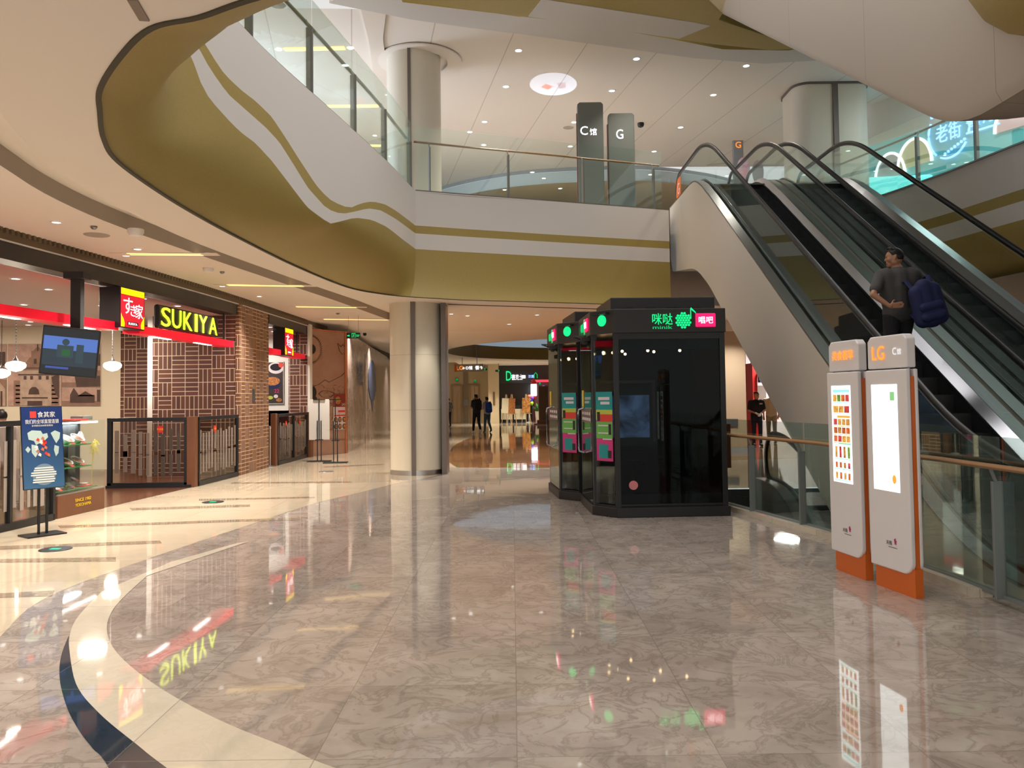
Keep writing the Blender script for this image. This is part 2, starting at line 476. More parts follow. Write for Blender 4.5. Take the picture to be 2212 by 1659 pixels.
inlay('floor_blue_band', bb + bw[::-1], m_blue, .004)
# outer brown field left of the blue band
inlay('floor_brown_field', [(-9, -3)] + fl([(0, 1376), (60, 1315), (120, 1290), (200, 1262)]) + [(bo[3][0]-.02, bo[3][1])] + bo[4:] + [(2, -3)], m_brown, .002)
# straight taupe strips laid in the cream walk
for i, (a, b_, c_2, d_) in enumerate([((125, 1136), (650, 1118), (650, 1123), (130, 1141)), ((280, 1098), (540, 1090), (540, 1095), (285, 1103)), ((430, 1078), (680, 1073), (680, 1076), (430, 1082)), ((0, 1180), (345, 1168), (350, 1174), (0, 1188)), ((0, 1208), (250, 1204), (250, 1213), (0, 1216)), ((0, 1282), (118, 1276), (112, 1288), (0, 1292)), ((500, 1042), (760, 1040), (760, 1043), (500, 1045)), ((700, 1008), (830, 1002), (830, 1004), (700, 1010))]):
    inlay('floor_strip', fl([a, b_, c_2, d_]), m_stripe, .0025)
# russet tile field beyond the column
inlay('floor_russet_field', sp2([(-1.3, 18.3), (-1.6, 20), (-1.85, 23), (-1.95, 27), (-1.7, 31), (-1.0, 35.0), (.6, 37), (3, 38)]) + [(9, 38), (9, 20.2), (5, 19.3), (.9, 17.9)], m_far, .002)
# shop floor
SX = [(3, -6.95), (5, -6.78), (10, -6.38), (12, -6.18), (15, -5.93), (17, -5.83), (22.2, -5.70), (24, -5.6)]
def sx(y): return interp(SX, y)
inlay('floor_shop', [(sx(y)-.02, y) for y in (3, 10, 12, 15, 17, 22.3)] + [(-16, 22.3), (-16, 3)], wood_floor, .003)
# ----------------------------------------------------------------- basement seen down the stairwell
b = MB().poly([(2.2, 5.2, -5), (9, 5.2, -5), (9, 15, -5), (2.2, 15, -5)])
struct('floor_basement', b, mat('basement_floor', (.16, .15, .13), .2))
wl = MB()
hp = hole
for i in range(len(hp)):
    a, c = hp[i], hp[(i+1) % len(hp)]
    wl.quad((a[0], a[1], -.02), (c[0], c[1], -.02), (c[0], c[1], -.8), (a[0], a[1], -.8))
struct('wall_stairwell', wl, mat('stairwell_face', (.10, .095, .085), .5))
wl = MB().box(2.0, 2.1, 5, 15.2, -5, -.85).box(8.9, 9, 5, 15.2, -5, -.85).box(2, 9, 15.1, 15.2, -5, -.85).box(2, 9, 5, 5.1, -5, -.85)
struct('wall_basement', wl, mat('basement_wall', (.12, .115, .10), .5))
# pale stone kerb under the stairwell railing
kb = MB()
pr = [Vector((v.x, v.y, 0)) for v in RP]
for i in range(len(pr)-1):
    kb.bar(pr[i]+Vector((-.02, 0, .03)), pr[i+1]+Vector((-.02, 0, .03)), .16, .07)
struct('trim_1', kb, m_white)

# ------------------------------------------------------------------ the opening: slab edge Q, soffit lip L
QL = [((9.2, 9.0), (10.5, 6.5)), ((7.3, 8.3), (8, 4.5)), ((6, 7.8), (6.5, 3.8)), ((4.7, 7.45), (5.2, 3.4)), ((4.0, 7.0), (4.3, 3.2)),
      ((3.65, 6.2), (3.5, 3.1)), ((3.3, 5.5), (2.8, 3.05)), ((2.4, 4.9), (1.9, 3.05)), ((1, 4.6), (.8, 3.2)), ((-.3, 4.6), (-.2, 3.45)),
      ((-1.2, 4.95), (-1.20, 3.86)), ((-1.83, 5.47), (-1.6, 4.07)), ((-2.06, 5.74), (-1.91, 4.19)), ((-2.44, 6.15), (-2.24, 4.53)),
      ((-2.75, 6.55), (-2.6, 5.0)), ((-3.0, 7.0), (-2.81, 5.4)), ((-3.1, 7.6), (-3.08, 5.98)), ((-3.01, 8.47), (-3.26, 6.57)),
      ((-2.91, 9.41), (-3.35, 7.6)), ((-2.79, 10.2), (-3.37, 8.6)), ((-2.66, 10.93), (-3.34, 9.78)), ((-2.4, 12.48), (-3.22, 11.87)),
      ((-2.15, 14.07), (-2.92, 14.2)), ((-2.0, 15.3), (-2.45, 15.2)), ((-1.92, 16.0), (-2.0, 15.66))]
rows = spline([(a[0], a[1], b_[0], b_[1]) for a, b_ in [(q, l) for q, l in QL]], 5) if False else None
def spl4(P, n):
    out = []; N = len(P)
    for i in range(N-1):
        a, b, c, d = P[max(i-1, 0)], P[i], P[i+1], P[min(i+2, N-1)]
        for k in range(n):
            t = k/n
            out.append(tuple(.5*(2*b[j]+(c[j]-a[j])*t+(2*a[j]-5*b[j]+4*c[j]-d[j])*t*t+(3*b[j]-a[j]-3*c[j]+d[j])*t**3) for j in range(len(b))))
    out.append(P[-1]); return out
CUR = spl4([(*a, *b_) for a, b_ in QL], 6)
BR = [(-1.92, 16.0, -2.0, 15.66), (-.97, 16.36, -1.0, 16.27), (1.0, 17.05, 1.0, 16.95), (3.62, 18.0, 3.62, 17.9)]
SQ = [0]
ALLQ = CUR + BR[1:]
for a, b_ in zip(ALLQ, ALLQ[1:]): SQ.append(SQ[-1]+math.hypot(b_[0]-a[0], b_[1]-a[1]))
NC = len(CUR)
near_i = min(i for i, q in enumerate(CUR) if q[1] > 7.6 and q[0] < -3.0)
def hitQ(px, py):
    """where the sight line meets the upright face over Q, far branch only"""
    v = ray(px, py); best = None
    for i in range(near_i-6, len(ALLQ)-1):
        x0, y0 = ALLQ[i][0], ALLQ[i][1]; x1, y1 = ALLQ[i+1][0], ALLQ[i+1][1]
        dx, dy = x1-x0, y1-y0
        den = v.x*dy - v.y*dx
        if abs(den) < 1e-9: continue
        t = (x0*dy - y0*dx)/den
        u = ((v.x*t-x0)*dx + (v.y*t-y0)*dy)/(dx*dx+dy*dy)
        if -1e-3 <= u <= 1.001 and t > 0:
            best = (SQ[i]+u*(SQ[i+1]-SQ[i]), EYE+v.z*t)
    return best
def ztab(pl, near):
    t = sorted(h for h in (hitQ(*p) for p in pl) if h)
    s0 = SQ[near_i]
    t = [h for h in t if h[0] >= s0-.3]
    return [(0, near), (SQ[near_i]-1.7, near)] + t
tA = ztab([(435, 79), (454, 114), (484, 160), (519, 193), (554, 220), (587, 252), (619, 301), (652, 353), (682, 399), (709, 429), (739, 445), (758, 449), (780, 439), (804, 435), (831, 441), (858, 457), (898, 487), (1160, 505), (1441, 521)], 4.75)
tB = ztab([(425, 91), (438, 122), (465, 165), (492, 203), (533, 239), (573, 274), (603, 306), (636, 358), (666, 407), (704, 449), (722, 458), (740, 462), (767, 457), (795, 450), (822, 454), (858, 475), (898, 504), (1160, 521), (1441, 537)], 4.6)
tC = ztab([(413, 111), (419, 141), (432, 176), (451, 212), (492, 258), (519, 285), (552, 309), (587, 347), (622, 393), (665, 449), (681, 461), (713, 484), (740, 477), (767, 470), (804, 475), (835, 490), (867, 515), (898, 538), (1160, 553), (1441, 566)], 4.4)
def sm(tab, s):   # smoothed lookup
    return sum(interp(tab, s+d) for d in (-.06, 0, .06))/3
ZT = 5.8
top, st, wb, ol = [], [], [], []
for i, (qx, qy, lx, ly) in enumerate(ALLQ):
    s = SQ[i]; zA, zB, zC = (5.79, 5.785, 5.78) if i < 50 else (sm(tA, s), sm(tB, s), sm(tC, s))
    if i >= NC-1: zA, zB, zC = interp(tA, s), interp(tB, s), interp(tC, s)
    d = math.hypot(qx-lx, qy-ly)
    n = Vector((qx-lx, qy-ly, 0)); n = n/(n.length or 1)
    top.append([Vector((qx, qy, ZT)), Vector((qx, qy, zA))])
    st.append([Vector((qx, qy, zA)), Vector((qx, qy, zB))])
    wb.append([Vector((qx, qy, zB)), Vector((qx, qy, zC))])
    zf = min(zC-.02, ZC + .32 + .22*d)
    if i < 50: zf = 4.36
    P0 = Vector((qx, qy, zC)); P1 = Vector((qx, qy, zf)); P2 = Vector((qx+(lx-qx)*.35, qy+(ly-qy)*.35, ZC+(zf-ZC)*.55)); P3 = Vector((lx, ly, ZC))
    ol.append([P0*(1-t)**3 + P1*3*t*(1-t)**2 + P2*3*t*t*(1-t) + P3*t**3 for t in [k/10 for k in range(11)]])
struct('trim_2', MB().grid([r for r in top[:NC]]), fascia_white, smooth=True)
struct('trim_3', MB().grid([r for r in st[:NC]]), olive, smooth=True)
struct('trim_4', MB().grid([r for r in wb[:NC]]), fascia_white, smooth=True)
struct('trim_5', MB().grid([r for r in ol[:NC]]), olive, smooth=True)
struct('trim_6', MB().grid([r for r in top[NC-1:]]), fascia_white)
struct('trim_7', MB().grid([r for r in st[NC-1:]]), olive)
struct('trim_8', MB().grid([r for r in wb[NC-1:]]), fascia_white)
struct('trim_9', MB().grid([r for r in ol[NC-1:]]), olive, smooth=True)
# dark shadow joint along the lip
lipc = MB()
lpts = [Vector((a[2], a[3], ZC-.004)) for a in ALLQ[10*6:]]
for a, b_ in zip(lpts, lpts[1:]): lipc.bar(a, b_, .035, .012)
struct('trim_10', lipc, mat('shadow_joint', (.06, .05, .03), .8))

# ------------------------------------------------------------------ soffit over the ground level
R1 = [(2.5, .4), (.5, .6), (-1.3, 1.9), (-2.4, 3.3), (-3.1, 4.5), (-3.5, 5.42), (-3.72, 6.06), (-3.85, 6.6), (-4.0, 7.6), (-4.0, 9.73), (-3.72, 12.2), (-3.4, 14.4), (-3.1, 16.3), (-2.83, 18.2), (-2.3, 21)]
R2 = [(2.5, -1.5), (0, -1.0), (-2.2, .6), (-3.4, 2.6), (-4.2, 4.6), (-4.52, 5.9), (-4.62, 6.6), (-4.71, 7.3), (-4.89, 8.3), (-4.93, 9.6), (-4.75, 11.5), (-4.34, 14.7), (-4.12, 16.3), (-3.9, 18.0), (-3.45, 22.1)]
LC = [(3.5, 3.1), (1.9, 3.05), (.8, 3.2), (-.2, 3.45), (-1.91, 4.19), (-2.24, 4.53), (-2.6, 5.0), (-3.08, 5.98), (-3.26, 6.57), (-3.37, 8.6), (-3.22, 11.87), (-2.92, 14.2), (-2.45, 15.2), (-2.0, 15.66), (-1.9, 15.75)]
LC = [(a[2], a[3]) for a in ALLQ[5*6:NC]]
def resamp(P, n):
    P = spl4(P, 8); S = [0]
    for a, b in zip(P, P[1:]): S.append(S[-1]+math.dist(a, b))
    return [tuple(interp([(S[i], P[i][j]) for i in range(len(P))], S[-1]*k/(n-1)) for j in (0, 1)) for k in range(n)]
R1 += [(-2.1, 24)]; R2 += [(-3.2, 24)]
r1 = resamp(R1, 90); r2 = resamp(R2, 90)
LB = [(a[2], a[3]) for a in BR[1:]]
def flat(name, pts, z, m): return struct(name, MB().poly([(x, y, z) for x, y in pts]), m)
flat('ceiling', LC + LB + [(7.4, 18.2), (18, 18.2), (18, 24)] + r1[::-1], ZC, cream)
flat('ceiling_near', [(a[2], a[3]) for a in ALLQ[:5*6+1]] + [(2.5, .4), (2.5, -4), (18, -4), (18, 6.5)], ZC, cream)
struct('trim_11', MB().grid([[Vector((a[0], a[1], ZC)), Vector((a[0], a[1], 4.0))] for a in r1]).poly([(x, y, 4.0) for x, y in r1 + r2[::-1]]), lilac)
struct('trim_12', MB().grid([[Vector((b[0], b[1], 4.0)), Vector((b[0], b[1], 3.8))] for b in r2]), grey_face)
flat('ceiling_walk', r2 + [(-3.2, 60), (-14, 60), (-14, 22.3), (-7, 22.3), (-7.2, -4), (2.5, -4)], 3.8, lilac)
# soffit beyond the bridge with a second opening further on
VX, VY, VA, VB = 3.4, 35.5, 6.3, 8.2
ov = [(VX+VA*math.cos(t), VY+VB*math.sin(t)) for t in [2*math.pi*k/64 for k in range(64)]]
rr = MB()
def outp(t):
    c, s = math.cos(t), math.sin(t); k = min(14/abs(c) if abs(c) > 1e-6 else 99, 18.9/abs(s) if abs(s) > 1e-6 else 99)
    return (VX+c*k*(.72 if c < 0 else 1), VY+s*k)
h1 = [(VX+VA*math.cos(t), VY+VB*math.sin(t)) for t in [math.pi*k/32 for k in range(33)]]
h2 = [(VX+VA*math.cos(t), VY+VB*math.sin(t)) for t in [-math.pi*k/32 for k in range(33)]]
flat('ceiling_beyond', [(18, VY)] + h1 + [(-3.2, VY), (-3.2, 60), (18, 60)], ZC, lilac)
flat('ceiling_beyond_near', [(18, VY)] + h2 + [(-3.2, VY), (-3.2, 24), (18, 24)], ZC, lilac)
struct('trim_13', MB().grid([[Vector((*ov[k % 64], ZC)), Vector((ov[k % 64][0], ov[k % 64][1], 4.25))] for k in range(65)]), olive, smooth=True)
struct('trim_14', MB().box(-8, 16, 45, 45.2, 3.8, 9).box(-8, -7.9, 18, 45, 5.8, 9), mat('glow_upper_wall', (.42, .50, .56), .5, emit=.28, ecol=(.55, .7, .85)))  # emission stands in for light falling on the upper wall
# thin joint line on the soffit right behind the bridge
struct('trim_15', MB().bar((-1.35, 17.0, ZC-.005), (3.6, 18.9, ZC-.005), .05, .012), MATS['shadow_joint'])
# outer joint of the near soffit on the left
jl = MB()
j1 = [Vector((x, y, ZC-.003)) for x, y in [(-1.9, 3.95), (-1.75, 3.6), (-1.7, 3.2)]]
jl.bar(atz(312, 44, ZC-.003), atz(286, 0, ZC-.003), .05, .01)
struct('trim_16', jl, mat('joint_grey', (.25, .2, .16), .8))
# right hand side soffit
struct('ceiling_right', MB().poly([(9, 3, ZC), (18, 3, ZC), (18, 18.2, ZC), (8.1, 18.2, ZC), (8.0, 17.2, ZC), (8.5, 15, ZC), (9, 11, ZC)]), cream)

# ------------------------------------------------------------------ upper floor slab (seen only at its edge) and its ceiling
g = MB()
up_rows = [[Vector((q[0], q[1], 5.78)), Vector((q[0]-(12 if q[0] < 0 else -1) if q[1] > 6.5 and q[0] < 0 else q[0], q[1] if (q[1] > 6.5 and q[0] < 0) else -4, 5.6))] for q in ALLQ[:NC]]
g.grid(up_rows)
g.poly([(-1.92, 16.0, 5.78), (-14, 16, 5.78), (-14, 60, 5.78), (14, 60, 5.78), (14, 19.6, 5.78), (3.7, 19.6, 5.78), (3.62, 18.0, 5.78)])
struct('floor_upper', g, slab_grey)
ZU = 9.0
uo = MB()
U = [(-16, 14.2), (-1.92, 14.9), (1, 15.75), (3.9, 16.75), (5.7, 17.3), (7.3, 17.2), (9.5, 15), (18, 13)]
uo.poly([(x, y, ZU) for x, y in U] + [(18, 26, ZU), (4.5, 25.6, ZU), (2.2, 25.6, ZU), (0, 26.1, ZU), (-2.0, 27.5, ZU), (-4, 29.5, ZU), (-16, 40, ZU)])
cu_ = mat('panelled_ceiling', (.80, .74, .67), .75); g_ = NG(cu_); pos, x, y, z = g_.coord()
f_ = g_.math('FRACT', g_.math('DIVIDE', g_.math('ADD', x, g_.math('MULTIPLY', y, .2)), 1.65))
g_.l.new(g_.mix(g_.math('LESS_THAN', f_, .014), (.80, .74, .67), (.55, .5, .45)), g_.b.inputs['Base Color'])
struct('ceiling_upper', uo, cu_)
# white ring along the upper opening, a hand lower than the panelled ceiling
ring_i = [(-2.05, 13.0), (-1.94, 14.5), (.94, 15.3), (1.68, 15.5), (3.55, 16.25), (4.58, 16.7), (6, 16.8), (7.6, 16.2), (9, 14)]
ring_o = [(-3.3, 14.5), (-1.89, 15.17), (-.88, 15.52), (.3, 15.88), (4.08, 17.13), (5.7, 17.47), (7.15, 17.3), (8.6, 16.4), (10, 14.6)]
struct('trim_17', MB().grid([[Vector((*a, ZU-.06)), Vector((*b, ZU-.06))] for a, b in zip(ring_i, ring_o)]).grid([[Vector((*b, ZU-.06)), Vector((*b, ZU+.0))] for b in ring_o]), fascia_white)
struct('trim_18', MB().grid([[Vector((*a, ZU-.06)), Vector((a[0], a[1]-.35, ZU+.55)), Vector((a[0], a[1]-.5, ZU+2.2))] for a in ring_i]), olive)
# white wedge crossing the gold cove
wp = [atz(1141, 36, ZU-.1), atz(1170, 0, ZU-.1), atz(1181, 0, ZU-.1), atz(1500, 49, ZU-.1), atz(1535, 56, ZU-.1), atz(1466, 84, ZU-.1)]
struct('trim_19', MB().extr(wp, (0, 0, .03)), fascia_white)
struct('trim_20', MB().extr([atz(870, 0, ZU-.09), atz(1120, 36, ZU-.09), atz(1140, 36, ZU-.09), atz(1169, 0, ZU-.09), atz(1160, -60, ZU-.09), atz(860, -60, ZU-.09)], (0, 0, .02)), olive)
struct('trim_21', MB().extr([atz(1466, 85, ZU-.09), atz(1545, 96, ZU-.09), atz(1660, 108, ZU-.09), atz(1735, 105, ZU-.09), atz(1550, 42, ZU-.09)], (0, 0, .02)), olive)
struct('trim_22', MB().extr([atz(1181, 0, ZU-.09), atz(1400, 33, ZU-.09), atz(1545, 56, ZU-.09), atz(1560, 30, ZU-.09), atz(1500, -30, ZU-.09), atz(1200, -30, ZU-.09)], (0, 0, .02)), olive)
# left sweep of the ring above the left railing
lr = [(-2.2, 14.4, -2.75, 14.4), (-2.55, 16, -2.85, 16.0), (-2.75, 18, -3.1, 18.2), (-2.9, 20, -3.35, 20.5), (-3.1, 23, -3.9, 24), (-3.4, 26, -4.6, 27)]
struct('trim_23', MB().grid([[Vector((a, b, ZU-.05)), Vector((c, d, ZU-.05)), Vector((c, d, ZU))] for a, b, c, d in lr]), cream)
# far bulkhead of the upper hall: curved white band, lower gold soffit beyond
fa = spl4([(-4, 29.5), (-2.0, 27.3), (0, 26.0), (2.2, 25.5), (4.5, 25.5), (6.6, 26.4), (8, 27.5)], 6)
struct('trim_24', MB().grid([[Vector((x, y, ZU)), Vector((x, y, ZU-.12))] for x, y in fa]), mat('band_grey', (.30, .33, .36), .6))  # grey line along the top edge of the band
struct('trim_25', MB().grid([[Vector((x, y+.02, ZU-.12)), Vector((x, y+.05, ZU-.5))] for x, y in fa]), mat('band_blue_white', (.55, .66, .70), .5))
struct('ceiling_upper_far', MB().grid([[Vector((x, y, ZU-.5)), Vector((x*2.2, 44, ZU-.5))] for x, y in fa]), mat('far_soffit', (.50, .42, .27), .7))
struct('wall_upper_far', MB().box(-16, 16, 40, 40.2, 5.6, 9), mat('upper_wall', (.55, .58, .58), .6))
struct('wall_upper_left', MB().box(-9.2, -9, 8, 40, 5.6, 9.0), mat('pale_blue_wall', (.46, .55, .66), .6))
# recessed yellow slots and downlights belong to the ceiling list further on

# ------------------------------------------------------------------ columns
def column(name, z0, z1, c, r, label=None):
    cx, cy = c
    # two half shells with a bronze strip between and a bronze fin on the right
    a = MB(); pts = []
    N = 40
    ring = [Vector((cx+r*math.cos(2*math.pi*k/N), cy+r*math.sin(2*math.pi*k/N), 0)) for k in range(N)]
    a.prism([(p.x, p.y) for p in ring], z0, z1)
    o = struct(name, a, col_cream, smooth=True)
    return o
C1 = (-2.05, 17.05)
column('pillar_1', .1, ZC, C1, .56)
b = MB().prism([(C1[0]+.565*math.cos(2*math.pi*k/40), C1[1]+.565*math.sin(2*math.pi*k/40)) for k in range(40)], 0, .1)
struct('baseboard_1', b, steel, smooth=True)
ps = aty(893, 840, 16.5)
struct('trim_26', MB().box(ps.x-.045, ps.x+.045, C1[1]-.60, C1[1]-.45, .0, ZC).box(C1[0]+.56, C1[0]+.66, C1[1]-.35, C1[1]+.35, 0, ZC), col_strip)
for zz in (1.35, 2.5):
    struct('trim_27', MB().lathe([(.5615, zz), (.5615, zz+.006)], (C1[0], C1[1], 0), 40, cap=False), mat('joint_line', (.35, .32, .26), .6))
column('pillar_2', 5.6, ZU-.02, C1, .58)
pu = aty(885, 300, 16.5)
struct('trim_28', MB().box(pu.x-.03, pu.x+.03, C1[1]-.61, C1[1]-.5, 5.6, ZU), col_strip)
struct('trim_29', MB().lathe([(.58, ZU-.005), (.92, ZU-.02), (.92, ZU-.05), (.60, ZU-.06)], (C1[0]+.12, C1[1]+.15, 0), 40, cap=False), lilac, smooth=True)
# big square column behind the escalators, upper level
q = MB()
x0, x1, y0, y1 = 6.85, 8.65, 18.7, 19.95; rc = .35
pp = []
for (cx, cy, a0) in ((x1-rc, y1-rc, 0), (x0+rc, y1-rc, 90), (x0+rc, y0+rc, 180), (x1-rc, y0+rc, 270)):
    pp += [(cx+rc*math.cos(R_(a0+t)), cy+rc*math.sin(R_(a0+t))) for t in range(0, 91, 15)]
q.prism(pp, 5.6, ZU-.04)
struct('pillar_3', q, col_cream, smooth=True)
pq = aty(1806, 300, 18.7)
struct('trim_30', MB().box(pq.x-.06, pq.x+.06, 18.65, 18.8, 5.6, ZU-.04), col_strip)
struct('trim_31', MB().prism([(x0-.03+(p[0]-x0)*1.035, y0-.03+(p[1]-y0)*1.05) for p in pp], ZU-.05, ZU-.0), col_strip)

# ------------------------------------------------------------------ right side fascia of the upper floor
RQ = [(10.2, 7.5), (9.4, 10.5), (8.95, 12.4), (8.7, 13.6), (8.45, 15.2), (8.1, 16.6), (7.9, 17.2), (7.5, 18.4)]
struct('trim_32', MB().grid([[Vector((x, y, ZT)), Vector((x, y, 5.02))] for x, y in RQ]), fascia_white)
struct('trim_33', MB().grid([[Vector((x, y, 5.02)), Vector((x, y, 4.82))] for x, y in RQ]), olive)
struct('trim_34', MB().grid([[Vector((x, y, 4.82)), Vector((x, y, 4.5))] for x, y in RQ]), fascia_white)
struct('trim_35', MB().grid([[Vector((x, y, 4.5)), Vector((x, y, 4.1)), Vector((x+.15, y, 3.8)), Vector((x+.6, y, ZC))] for x, y in RQ]), olive, smooth=True)
struct('floor_upper_right', MB().poly([(x, y, 5.78) for x, y in RQ] + [(18, 18.4, 5.78), (18, 7.5, 5.78)]), slab_grey)
# walls closing the hall
struct('wall_far', MB().box(-16, 1.0-3.4, 53, 53.2, 0, 3.8), beige_wall)
struct('wall_far_right', MB().box(2.6-3.2, 16, 54, 54.2, 0, 3.8), mat('dark_shop', (.03, .028, .026), .5))

struct('wall_right', MB().box(17.9, 18.1, -4, 60, 0, 9.2), mat('right_wall', (.35, .31, .27), .6))  # added to shut out light and darken the right side
# ------------------------------------------------------------------ glass railings
def along(path, s):
    L = 0
    for a, b in zip(path, path[1:]):
        d = (b-a).length
        if L+d >= s or b is path[-1]:
            return a+(b-a)*((s-L)/d), (b-a).normalized()
        L += d
def seglen(path): return sum((b-a).length for a, b in zip(path, path[1:]))
def railing(label, path, posts, base_z, gh, hh, side, hm, pm, gm, name='glass_railing', group=None, glow=.03, hr=.022, pw=.1, s_end=None, knee=0):
    L = seglen(path); S = sorted(p for p in posts if 0 <= p <= L)
    p0, _ = along(path, S[0])
    t = thing(name, label, 'railing', (p0.x, p0.y, base_z), 0, group)
    ends = [0] + S + [L] if s_end is None else s_end
    ends = sorted(set(round(e, 4) for e in ends))
    for a, b in zip(ends, ends[1:]):
        if b-a < .25: continue
        n = max(2, int((b-a)/.25)); mb = MB(); rows = []
        for k in range(n+1):
            s = a+.012+(b-a-.024)*k/n; p, d = along(path, s); nr = Vector((-d.y, d.x, 0))
            rows.append([p+nr*.006+Vector((0, 0, base_z+glow)), p+nr*.006+Vector((0, 0, base_z+gh)), p-nr*.006+Vector((0, 0, base_z+gh)), p-nr*.006+Vector((0, 0, base_z+glow))])
        mb.grid(rows, True); mb.build('glass_panel', gm, t)
    for s in S:
        p, d = along(path, s); nr = Vector((-d.y, d.x, 0))*side
        q = p+nr*.035
        mb = MB().obox((q.x, q.y, base_z+(hh-.12)/2), d, nr, (0, 0, 1), .012, pw/2, (hh-.12)/2)
        mb.bar((q.x, q.y, base_z+hh-.14), (q.x+nr.x*.05, q.y+nr.y*.05, base_z+hh-.01), .02, .02)
        mb.build('post', pm, t, bevel=.003)
    pts = []
    n = int(L/.2)
    for k in range(n+1):
        p, d = along(path, L*k/n); nr = Vector((-d.y, d.x, 0))*side
        pts.append((p.x+nr.x*.13, p.y+nr.y*.13, base_z+hh))
    MB().tube(pts, hr, 10, flat=(hr*1.5, hr)).build('handrail', hm, t, smooth=True)
    ft = MB()
    for k in range(n):
        a, _ = along(path, L*k/n); b, _ = along(path, L*(k+1)/n)
        ft.bar((a.x, a.y, base_z+.015), (b.x, b.y, base_z+.015), .05, .03)
    ft.build('base_channel', pm, t)
    return t
def sQ(px, py): return hitQ(px, py)[0]
QP = [Vector((q[0], q[1], 0)) for q in ALLQ[:NC]]
i0 = 14*6
sub = QP[i0:]
s_off = SQ[i0]
pl = [hitQ(px, py)[0]-s_off for px, py in [(553, 90), (682, 205), (775, 290), (840, 355)]]
sub = [Vector((v.x-.05, v.y, 0)) for v in sub]
pl = [pl[0]-1.45] + pl + [seglen(sub)-.12]
railing('clear glass railing with brown steel posts curving along the upper left slab edge', sub, pl, ZT, 1.36, 1.09, 1, wood('rail_bronze', (.16, .12, .085), (.13, .095, .07), .35), mat('bronze_post', (.17, .15, .135), .4, .3), gl, s_end=pl)
BP = [Vector((q[0], q[1]+.04, 0)) for q in ALLQ[NC-1:]]
def onB(px, py):
    h = hitQ(px, py); return h[0]-SQ[NC-1]
bpst = [onB(929, 440), onB(1100, 440), onB(1262, 450), onB(1415, 455)]
railing('clear glass railing with slim wooden handrail across the bridge front', BP[:-1]+[along(BP, onB(1432, 455))[0]], bpst, ZT, 1.34, 1.06, 1, wood_hr, MATS['bronze_post'], gl, s_end=[0.02]+bpst[1:2]+[onB(1432, 455)])
RG = [Vector((x, y, 0)) for x, y in RQ]
def onR(px):
    v = ray(px, 350); L = 0
    for a, b in zip(RG, RG[1:]):
        d = b-a; den = v.x*d.y-v.y*d.x
        t = (a.x*d.y-a.y*d.x)/den; u = ((v.x*t-a.x)*d.x+(v.y*t-a.y)*d.y)/d.length_squared
        if 0 <= u <= 1: return L+u*d.length
        L += d.length
    return L
railing('green tinted glass railing with grey posts before the turquoise shop', RG, [onR(2107)-1.7, onR(2107), onR(1979), seglen(RG)-.1], ZT, 1.36, 1.09, -1, MATS['rail_bronze'], mat('grey_post', (.23, .25, .25), .4, .3), gl)
LP = [Vector((v.x, v.y, 0)) for v in RP] + [Vector((3.67, 5.3, 0)), Vector((3.68, 4.7, 0))]
def onL(px):
    v = ray(px, 1100); L = 0
    for a, b in zip(LP, LP[1:]):
        d = b-a; den = v.x*d.y-v.y*d.x
        t = (a.x*d.y-a.y*d.x)/den; u = ((v.x*t-a.x)*d.x+(v.y*t-a.y)*d.y)/d.length_squared
        if -.01 <= u <= 1.01: return L+u*d.length
        L += d.length
    return L
ls = [.2, onL(1632), onL(1740), onL(1900), onL(2165), seglen(LP)-.02]
railing('green tinted glass railing with wooden handrail round the stairwell beside the kiosks', LP, ls, .05, 1.2, .99, -1, wood_hr, MATS['grey_post'], gl_dark, s_end=ls, glow=.02, pw=.085)

